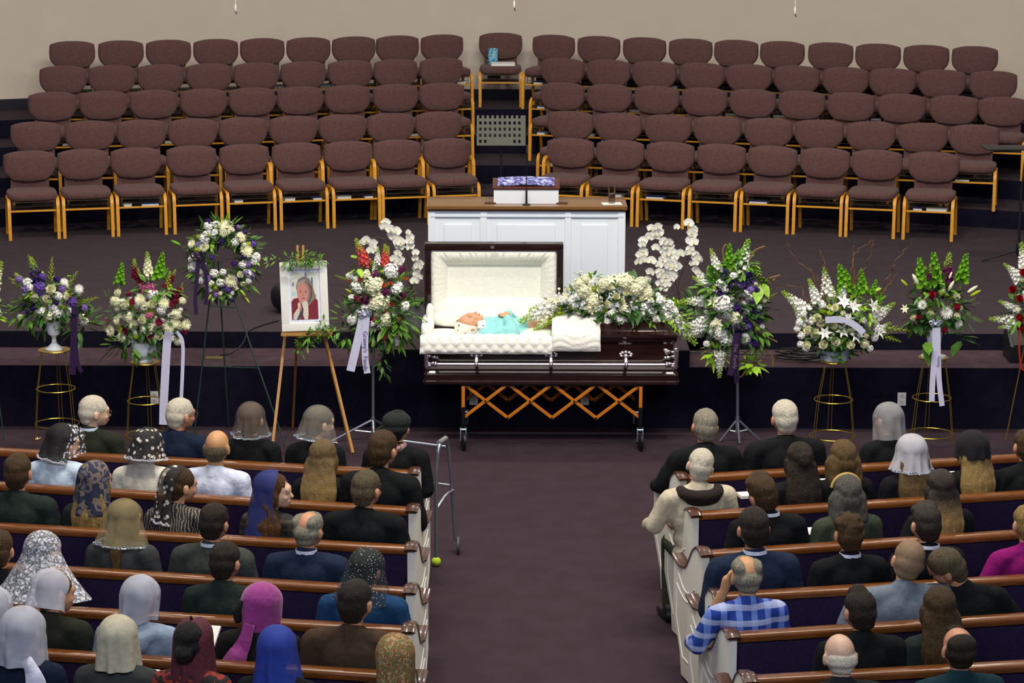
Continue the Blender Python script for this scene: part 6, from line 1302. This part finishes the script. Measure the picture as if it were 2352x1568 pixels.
# second pew, left
def lace_edge(f, o):
    veil(f, sheer('dark_hair_net', (18, 16, 18), .82), o, umax=120, drop=.13, flare=.02, folds=6, tilt=.2)
    veil(f, lace_w, o, umax=165, drop=.10, flare=.02, folds=6, rad=1.06, off=.05, tilt=-.5, name='lace_border')
person(('L', 2), 128, 976, 'person in dark head covering edged with white lace, pale blue jacket', 'fair', 'close', 'dbrown', 'bluewhite', head=(-44, 14, 0), w=.98, scarf=both(VE(sheer('dark_hair_net', (18, 16, 18), .82), umax=95, drop=.15, flare=.02, tilt=.5, hem=mat('white_lace_hem', (200, 200, 206), .9)), VE(lace_w, umax=150, drop=.11, flare=.012, rad=1.10, off=.035, tilt=-.8, name='lace_border')))
person(('L', 2), 330, 986, 'person in black and white lace mantilla over a white coat, second left pew', 'fair', 'close', 'black', 'cream', head=(-14, 8, 0), w=1.0, scarf=both(VE(sheer('black_mesh', (16, 14, 18), .80), umax=125, drop=.09, flare=.02, tilt=.1), VE(sheer('white_mantilla', (226, 218, 206), .02, lace=.30, scale=26), umax=125, drop=.10, flare=.022, rad=1.10, tilt=.1, name='lace_border', hem=mat('white_lace_hem', (200, 200, 206), .9)), VE(sheer('grey_mesh_tail', (120, 124, 132), .4), umax=70, drop=.22, flare=.03, rad=.98, name='lower_veil')), top_name='coat')
person(('L', 2), 494, 990, 'bald person in a white shirt, second left pew', 'tan', 'bald', 'greybrown', 'white', w=1.04, lean=(.03, 0), top_name='shirt')
person(('L', 2), 738, 1022, 'person with very long straight light brown hair and black top, second left pew', 'fair', 'long', two_tone('long_brown_blond', 'dblond', 'blond', 1.15, .9), 'black', head=(-8, 4, 0), w=.86, top_name='top')
person(('L', 2), 873, 992, 'person with short brown hair and glasses, black suit, aisle end of second left pew', 'red', 'short', 'brown', 'black', head=(-16, 4, 0), w=1.1, lean=(.02, 0), extra=[glasses])
# third pew, left
person(('L', 3), 36, 1046, 'person with thinning brown hair and dark green jacket at far left, third pew', 'red', 'short', 'brown', 'dgreen', w=1.14)
scarf1 = patterned('navy_beige_print', [(26, 32, 60), (110, 96, 84), (30, 38, 70), (96, 92, 100)], 16, 'noise', cuts=[0, .45, .56, .64])
person(('L', 3), 212, 1068, 'person in navy and beige patterned headscarf with blond hair showing', 'fair', 'longwave', 'blond', 'dgreen', head=(-26, 2, 0), w=.9, scarf=VE(scarf1, umax=98, drop=.22, flare=.03, tilt=.55, folds=6, rad=1.13, thick=.002), top_name='top')
stripe_m = patterned('striped_knit', [(30, 28, 30), (130, 118, 104)], 18, 'wave', cuts=[0, .72])
person(('L', 3), 402, 1082, 'person with dark hair and white-edged black lace scarf at the back, looking right', 'fair', 'close', 'brown', 'black', head=(-40, 6, 0), w=.9, cm=stripe_m, scarf=both(VE(sheer('black_mesh', (16, 14, 18), .80), umax=52, drop=.26, flare=.02, tilt=.9, off=-.02, name='black_lace_scarf', hem=mat('white_lace_hem', (200, 200, 206), .9)), VE(sheer('white_mantilla', (226, 218, 206), .02, lace=.30, scale=26), umax=54, drop=.265, flare=.023, tilt=.9, off=-.022, rad=1.10, name='lace_border')), top_name='top')
plaid_d = plaid('dark_plaid', (26, 24, 28), (40, 36, 34), (90, 76, 50), .05)
person(('L', 3), 618, 1100, 'person in profile facing right under a sheer blue veil, wavy brown hair, dark plaid top', 'pale', 'longwave', 'auburn', 'black', head=(-74, 2, 0), w=.86, cm=plaid_d, scarf=VE(v_blue, umax=102, drop=.30, flare=.05, rad=1.12,  folds=7, tilt=.5), top_name='top', yaw=-14)
person(('L', 3), 835, 1084, 'person with grey-brown hair in black jacket, ear showing, third pew beside the aisle', 'red', 'short', 'greybrown', 'black', head=(-18, 4, 0), w=1.16)
# fourth pew, left
person(('L', 4), 275, 1168, 'person in sheer beige veil with beaded hem and auburn ponytail, dark grey jacket', 'fair', 'pony', 'dblond', 'dgrey', head=(-22, 8, 0), w=.96, scarf=VE(v_beige, umax=125, drop=.17, rad=1.08, flare=.05, folds=8, hem=bead))
person(('L', 4), 485, 1160, 'person with dark brown hair in grey-green jacket, fourth left pew', 'red', 'short', 'dbrown', 'greygreen', head=(-10, 6, 0), w=1.12, shirt='bluewhite')
person(('L', 4), 703, 1184, 'person with grey hair and bald crown in navy suit, fourth left pew', 'red', 'crown', 'grey', 'navy', head=(-14, 4, 0), w=1.16, shirt='white')
# fifth pew, left
person(('L', 5), 88, 1234, 'person under a wide white floral lace shawl draped to the shoulders', 'fair', 'close', 'dbrown', 'black', head=(-18, 4, 0), w=1.0, scarf=VE(lace_f, umax=130, drop=.27, flare=.14, folds=4, rad=1.05, name='lace_shawl', narrow=-.25), top_name='top')
person(('L', 5), -8, 1252, 'person with brown hair half cut off at the left edge, fifth pew', 'red', 'short', 'brown', 'black', w=1.0)
person(('L', 5), 510, 1257, 'person with short dark brown hair in dark green jacket, fifth left pew', 'red', 'short', 'dbrown', 'dgreen', head=(-12, 6, 0), w=1.05, lean=(-.02, 0))
person(('L', 5), 832, 1276, 'person in black dotted net veil and blue sweater, fifth left pew at the aisle', 'fair', 'close', 'black', 'denim', head=(-14, 6, 4), w=1.18, scarf=VE(v_dots, umax=130, drop=.20, flare=.045, folds=6, narrow=-.1), top_name='sweater')
# sixth pew, left
person(('L', 6), 110, 1326, 'person in sheer white kerchief tied low over brown hair, olive leather jacket', 'fair', 'close', 'dblond', 'olive', head=(-38, 12, -6), w=1.0, scarf=VE(v_white, umax=110, drop=.10, flare=.02, tilt=.95, off=-.02, folds=5, close=-.0, narrow=.1, name='kerchief'))
person(('L', 6), 312, 1329, 'person in grey-white chiffon headscarf and pale grey-blue hooded sweatshirt', 'fair', 'close', 'greybrown', 'hoodie', head=(-24, 6, 0), w=1.08, hood=True, scarf=both(VE(v_white2, umax=122, drop=.13, flare=-.005, folds=6, narrow=.22, tail=.35, name='headscarf')), top_name='hooded_sweatshirt')
mag = mat('magenta_cloth', (150, 50, 128), .85, var=.12, nscale=20, bump=.5, bscale=40, sheen=.3)
person(('L', 6), 592, 1358, 'person in a magenta headscarf with a long tail hanging down the back', 'fair', 'close', 'black', 'leather', head=(-30, 4, 0), w=1.0, scarf=both(VE(mag, umax=140, drop=.15, flare=.0, folds=3, narrow=.2, close=.0, name='headscarf', thick=.003), lambda f, o: tie(f, mag, o, [(-.02, -.12, 1.16), (-.045, -.15, 1.05), (-.10, -.18, .95), (-.17, -.19, .80)], [.03, .075]), lambda f, o: MB().tube([f.hd((-.02, -.115, 1.27)), f.hd((-.03, -.135, 1.22)), f.hd((-.03, -.12, 1.15))], [.012, .026, .02], 10).build('hair_knot', hairm('black'), o)))
person(('L', 6), 810, 1337, 'person with short dark hair, greying temples and brown corduroy jacket, aisle end of sixth pew', 'red', 'short', 'dbrown', 'brown', head=(-10, 4, 0), w=1.22)
# seventh pew, left
person(('L', 7), 45, 1425, 'person wrapped in a white headscarf with a white tail, near the lower left corner', 'fair', 'close', 'brown', 'dnavy', head=(-6, 4, 0), w=1.0, scarf=both(VE(v_white2, umax=150, drop=.17, flare=.012, folds=5, rad=1.22, narrow=.1, name='headscarf', off=-.01), lambda f, o: tie(f, mat('white_scarf_tail', (216, 216, 234), .8, bump=.3, bscale=40), o, [(.07, -.10, 1.12), (.12, -.13, 1.05), (.15, -.13, .92)], [.03, .06])), top_name='top')
person(('L', 7), -22, 1405, 'person in grey headscarf barely showing at the left edge', 'fair', 'close', 'brown', 'dgrey', scarf=VE(v_white2, umax=140, drop=.16, flare=.01, name='headscarf'), fwd=.5)
person(('L', 7), 265, 1546, 'person in a cream headscarf, only its top above the picture bottom', 'fair', 'close', 'brown', 'dgrey', scarf=VE(mat('cream_scarf', (186, 180, 156), .8, bump=.4, bscale=30), umax=150, drop=.16, flare=.01, name='headscarf'))
person(('L', 7), 432, 1455, 'person in a maroon headscarf open at the back over glossy black hair', 'fair', 'bun', 'black', mat('x', (0, 0, 0)) and 'black', head=(-4, 4, 0), w=.95, cm=patterned('red_print', [(30, 20, 20), (150, 40, 26), (60, 20, 20)], 20, 'noise', cuts=[0, .5, .62]), scarf=lambda f, o: (veil(f, mat('maroon_scarf', (84, 26, 40), .8, bump=.4, bscale=40), o, umax=160, drop=.2, flare=.01, tilt=-1.0, off=.03, rad=1.06, name='headscarf', thick=.003)), top_name='top')
person(('L', 7), 632, 1474, 'person under a sheer royal blue headscarf, near the bottom of the picture', 'fair', 'close', 'brown', 'black', w=.95, scarf=VE(v_royal, umax=135, drop=.18, flare=.02, rad=1.06, name='headscarf'), top_name='top')
paisley = patterned('paisley_print', [(112, 108, 58), (140, 74, 46), (172, 150, 104), (98, 100, 58), (150, 96, 50)], 34, 'noise', cuts=[0, .43, .49, .55, .62])
person(('L', 7), 905, 1479, 'person in a green and rust paisley headscarf and dark top at the aisle end', 'fair', 'close', 'brown', 'leather', w=1.0, scarf=VE(paisley, umax=150, drop=.16, flare=.005, rad=1.04, tilt=.2, narrow=.15, name='headscarf', thick=.003))
# front pew, right
person(('R', 1), 1619, 943, 'person with short grey hair in black suit, arm over the front right pew end', 'red', 'short', 'grey', 'black', head=(-4, 2, 6), w=1.12, arms=('rest', 'lap'), lean=(-.04, 0))
person(('R', 1), 1806, 922, 'person with white hair in black suit, second from the aisle in the front right pew', 'red', 'short', 'white', 'black', head=(0, 2, 0), w=1.22)
person(('R', 1), 2049, 945, 'person in pale grey veil over dark hair, black top, front right pew', 'fair', 'close', 'black', 'black', head=(16, 6, 0), w=.95, scarf=VE(sheer('pale_grey_net', (180, 178, 180), .46), umax=130, drop=.15, flare=.0, folds=6), top_name='top')
# second pew, right
furm = mat('fur_collar', (34, 20, 20), .95, bump=1.0, bscale=120, var=.3)
def fur(f, o):
    s = MB()
    for i in range(13):
        a = R(180+180*i/12); s.ell(f.b((.125*math.cos(a)*1.1, -.03+.095*math.sin(a), 1.06-.02*math.sin(PI*i/12))), V((.045, .05, .045))*f.k, nu=10, nv=8)
    s.ell(f.b((0, -.10, 1.02)), V((.14, .05, .06))*f.k); remesh(s, .009, 2, 'fur_collar', furm, o)
def fur_legs(f, o): pass
person(('R', 2), 1603, 1056, 'white-haired person in beige coat with dark fur collar, arm over the pew end', 'pale', 'short', 'white', 'beige', head=(-10, 4, 14), w=1.16, arms=('rest', 'lap'), extra=[fur], top_name='coat', lean=(-.05, 0), pants='sage')
person(('R', 2), 1840, 1037, 'person with long dark wavy hair half pinned up, second right pew', 'fair', 'halfup', 'dbrown', 'black', w=.92, top_name='top')
person(('R', 2), 1940, 1043, 'person with dark blond shoulder length bob and black top, second right pew', 'fair', 'bob', 'dblond', 'black', w=.9, top_name='top')
person(('R', 2), 2098, 1012, 'person in a white veil with silver hem over long light brown hair, second right pew', 'fair', 'long', two_tone('brown_blond_b', 'dblond', 'dblond', 1.1, .9), 'black', w=.94, scarf=VE(v_white, umax=128, drop=.13, flare=.03, folds=10, hem=bead, rad=1.10, off=-.005), top_name='top')
def cap_black(f, o): veil(f, mat('black_knit', (16, 14, 20), .95, bump=.5), o, umax=150, drop=.07, flare=.0, tilt=.3, rad=1.12, off=-.005, name='black_head_cover', thick=.003)
person(('R', 2), 2240, 1003, 'person in a black head cover with long blond hair below it', 'fair', 'longwave', two_tone('blond_ends', 'brown', 'blond', 1.16, 1.02), 'black', w=.92, scarf=cap_black, top_name='top', head=(10, 4, 0))
person(('R', 2), 2362, 990, 'person in dark jacket cut by the right edge, second right pew', 'red', 'short', 'brown', 'black', w=1.05)
# third pew, right
person(('R', 3), 1766, 1093, 'person with swept brown hair, head tilted left, black suit, third right pew', 'red', 'swept', 'brown', 'black', head=(16, 2, -14), w=1.08, shirt='white')
def band(f, o):
    s = MB(); s.tube([f.hd((.098*math.cos(a), .045, HZ+.098*math.sin(a))) for a in [R(8+164*i/20) for i in range(21)]], .011*f.k, 8); s.build('headband', mat('gold_headband', (190, 160, 90), .6), o)
person(('R', 3), 1950, 1122, 'person with grey-brown shoulder length hair, cream headband and sage green top', 'fair', 'bob', 'ash', 'sage', w=1.0, extra=[band], top_name='top')
person(('R', 3), 2165, 1093, 'person with long dark hair with blond ends and black lace sleeves, third right pew', 'fair', 'longwave', two_tone('dark_blond_ends', 'dbrown', 'blond', 1.08, .93), 'black', w=.95, arms=('wide', 'lap'), top_name='top')
# fourth pew, right
person(('R', 4), 1734, 1169, 'person with short dark hair, white collar and navy suit, aisle end of fourth right pew', 'red', 'crop', 'dbrown', 'navy', w=1.14, shirt='white')
person(('R', 4), 1954, 1203, 'person with curly brown hair, both ears showing, black suit', 'red', 'curly', 'brown', 'black', w=1.02, shirt='white')
person(('R', 4), 2134, 1162, 'person with brown hair lighter on top and white collar, black suit, fourth right pew', 'fair', 'swept', two_tone('brown_top_light', 'dbrown', 'dbrown', 1.2, 1.0), 'black', head=(4, 6, 0), w=.98, shirt='white')
person(('R', 4), 2365, 1195, 'person in a magenta top with blond hair, cut by the right edge', 'fair', 'short', 'blond', 'magenta', w=1.05, top_name='top', arms=('wide', 'lap'))
# fifth pew, right
pl = plaid('blue_plaid_shirt', (24, 60, 150), (104, 132, 210), (214, 222, 246), .08)
person(('R', 5), 1719, 1290, 'person with grey balding hair in blue and white plaid shirt, hand at the cheek', 'tan', 'crown', 'grey', 'navy', head=(0, 4, 0), w=1.06, arms=('rest', 'lap'), cm=pl, top_name='shirt', extra=[cheek_hand])
person(('R', 5), 2080, 1247, 'large person with shaved hair in light grey jacket, head tilted to the right', 'fair', 'crop', mat('hair_shaved', (128, 104, 80), .8, var=.12, nscale=80, bump=.2), 'lgrey', head=(-8, 6, 14), w=1.52, lean=(.02, 0))
person(('R', 5), 2200, 1264, 'person leaning left in profile, short brown hair, dark green-black jacket', 'red', 'crop', 'greybrown', 'black', head=(62, 14, -16), w=1.1, lean=(-.34, 0), arms=('lap', 'wide'))
# sixth pew, right
person(('R', 6), 1983, 1354, 'person with dark brown hair brushed to a point, black jacket, sixth right pew', 'red', 'tall', 'dbrown', 'black', w=1.1, head=(6, 6, 0))
person(('R', 6), 2162, 1406, 'person with long straight brown hair and dark top, sixth right pew', 'fair', 'long', 'brown', 'dgreen', w=.86, top_name='top')
# seventh pew, right
person(('R', 7), 1936, 1491, 'bald person with white fringe of hair at the bottom of the picture', 'pale', 'bald', 'white', 'charcoal', w=1.05, head=(0, 6, 0))
person(('R', 7), 2208, 1469, 'balding person with dark hair ring and teal collar at the bottom right', 'red', 'thin', 'dbrown', 'teal', w=1.1)

# ------------------------------------------------------------------ the deceased in the casket
Kd = .98
A = pY(1046, 757, 19.68); A.z = .925
fl = Lie(Kd, (0, 0), (0, 10, 0), .92); fl.b = fl.b
s = MB(); head_forms(s, fl); b = fl.b; s.cap(b((0, -.012, 1.03)), fl.hd((0, .008, 1.16)), .052, .05, 14)
for c, r in (((0, .02, .60), (.105, .15, .16)), ((0, .02, .78), (.15, .145, .095)), ((0, .01, .92), (.13, .155, .09))): s.ell(b(c), (r[0], r[1], .085))
for sd in (-1, 1):
    s.cap(b((sd*.05, 0, 1.03)), b((sd*.16, 0, 1.0)), .04, .05); s.cap(b((sd*.175, 0, .98)), b((sd*.21, .03, .76)), .045, .04); s.cap(b((sd*.21, .03, .76)), b((sd*.07, .13, .80)), .036, .026)
    s.cap(b((sd*.08, .03, .5)), b((sd*.08, .03, .1)), .075, .05)
    w_ = V((sd*.07, .135, .80)); d = V((-sd*.9, .05, .25)).normalized(); sd2 = V((0, .15, 1)).normalized()
    s.cap(b(w_), b(w_+d*.06), .026, .034)
    for i, Lf in enumerate((.07, .078, .074, .058)): o0 = w_+d*.06+sd2*(.028-.018*i)+V((0, .012*(sd > 0), 0)); m0 = o0+d*Lf*.5+V((0, .006, 0)); e0 = m0+d*Lf*.5+V((0, -.014, 0)); s.cap(b(o0), b(m0), .0092, .009, 8); s.cap(b(m0), b(e0), .009, .0075, 8)
    o0 = w_+d*.02+sd2*.03; s.cap(b(o0), b(o0+d*.03+sd2*.025), .012, .010, 8); s.cap(b(o0+d*.03+sd2*.025), b(o0+d*.06+sd2*.03), .010, .008, 8)
dead = remesh(s, .0075, 3, 'person', skin('fair')); dead.location = A; tag(dead, 'person lying in the open casket in a polka dot headscarf and aqua blouse, hands folded', 'person')
s = MB()
for c, r in (((0, .02, .70), (.115, .172, .098)), ((0, .02, .84), (.13, .172, .115)), ((0, .015, .96), (.085, .175, .105))): s.ell(b(c), (r[0]*1.0, r[1], r[2]))
for sd in (-1, 1):
    s.cap(b((sd*.05, 0, 1.03)), b((sd*.17, 0, .99)), .05, .065); s.cap(b((sd*.18, .01, .98)), b((sd*.23, .045, .76)), .062, .06); s.cap(b((sd*.23, .05, .76)), b((sd*.09, .125, .795)), .058, .045)
aq = mat('aqua_blouse', (140, 206, 208), .85, var=.08, nscale=12, bump=.6, bscale=14)
o = remesh(s, .009, 4, 'blouse', aq, dead)
displace(o, lambda c: .010*noise.noise(c*11)+.004*noise.noise(c*30))
pd = sheer('polka_headscarf', (236, 234, 226), 1.0, scale=24, dots=.16)
pd = patterned('polka_headscarf_cloth', [(36, 40, 72), (236, 234, 226)], 22, 'voronoi', cuts=[0, .17])
veil(fl, pd, dead, umax=104, drop=.10, flare=-.01, tilt=.3, narrow=.1, folds=4, name='headscarf', thick=.003, rad=1.05)
s = MB(); s.ell(b((-.10, .06, 1.06)), (.05, .06, .03)); s.ell(b((-.06, .085, 1.02)), (.06, .05, .025), Matrix.Rotation(.3, 3, 'Z')); s.ell(b((-.13, .0, 1.05)), (.06, .05, .035)); remesh(s, .008, 2, 'scarf_knot', pd, dead)
eyes(fl, dead)

# ------------------------------------------------------------------ things held or lying in the pews
def pew_thing(key, px, py, z=.486, fwd=.25):
    A_, u, rz = PEWS[key]; f2 = Matrix.Rotation(rz, 3, 'Z') @ V((0, 1, 0)); lo, hi = 0, 5
    for _ in range(40):
        m_ = (lo+hi)/2; q = proj(A_+u*m_+f2*fwd+V((0, 0, z)))[0]
        if (q < px) == (key[0] == 'R'): lo = m_
        else: hi = m_
    P = A_+u*m_+f2*fwd; P.z = z; return P, rz
P, rz = pew_thing(('L', 4), 200, 1260, .62, -.0+.14); t = thing('tissue_box', 'blue and white box standing on the fourth left pew beside the beige-veiled person', 'box', (P.x, P.y, .486), rz)
MB().box((0, 0, .115), (.13, .12, .23)).build('carton', mat('box_blue', (20, 60, 140), .6), t, bevel=.003); MB().box((0, 0, .2325), (.125, .115, .006)).build('lid', white_m, t)
P, rz = pew_thing(('R', 4), 2280, 1275, .60, .17); t = thing('tissue_box', 'white box standing on the fourth right pew beside the magenta top', 'box', (P.x, P.y, .486), rz)
MB().box((0, 0, .10), (.19, .12, .20)).build('carton', mat('box_white', (206, 212, 226), .6), t, bevel=.003); MB().lathe([(.06, .2), (.058, .206), (0, .206)], n=20, sq=.5).build('lid', mat('box_print', (170, 180, 206), .6), t)
def pew_book(key, px, py, lab, sz=(.13, .19, .02), m_=None, z=.80, fwd=.45, tilt=.5):
    A_, u, rz = PEWS[key]; P, _ = pew_thing(key, px, py, z, fwd); zz = pY(px, py, P.y).z
    t = thing('booklet', lab, 'book', (P.x, P.y, zz), rz); t.rotation_euler = (tilt, 0, rz)
    MB().box((0, 0, 0), (sz[0], sz[1], sz[2]*.6)).build('pages', white_m, t); s = MB(); s.box((0, 0, -sz[2]*.35), (sz[0]+.004, sz[1]+.004, .003)); s.build('cover', m_ or mahog, t)
pew_book(('L', 2), 780, 1115, 'open white booklet held beside the long-haired person, second left pew', (.10, .12, .02))
pew_book(('L', 3), 754, 1200, 'white booklet with red cover behind the black jacket, third left pew', (.05, .12, .03), red_m)
pew_book(('L', 6), 474, 1463, 'cream booklet held open between the grey hooded and magenta persons', (.12, .16, .02))
pew_book(('R', 2), 1883, 1113, 'cream booklet held between the half-up hair and the bob, second right pew', (.10, .10, .02))
pew_book(('R', 2), 2180, 1096, 'white booklet showing beside the white-veiled person, second right pew', (.10, .10, .02))
pew_book(('R', 2), 1718, 1136, 'white booklet lying beside the beige coat, second right pew', (.14, .1, .03), None, .5, .2, 0)
pew_book(('R', 3), 1866, 1219, 'small white paper held beside the black suit, third right pew', (.06, .06, .01))
pew_book(('L', 7), 335, 1558, 'white booklet at the picture bottom beside the cream headscarf', (.12, .12, .02))
# dropped petals on the carpet before the stands
for i, (x, y) in enumerate(((82, 1010), (1927, 1028), (2196, 1033))):
    p = pZ(x, y, .004); s = MB(p); petal(s, p, (1, .5, .1), (0, 0, 1), .05, .022, .3); petal(s, p, (.2, 1, .1), (0, 0, 1), .04, .02, .3)
    tag(s.build('fallen_petal', fm('yellow'), loc=p), ('pale petal fallen on the carpet at far left', 'pale petal fallen on the carpet under the willow basket stand', 'pale petal fallen near the tall urn stand')[i], 'petal')
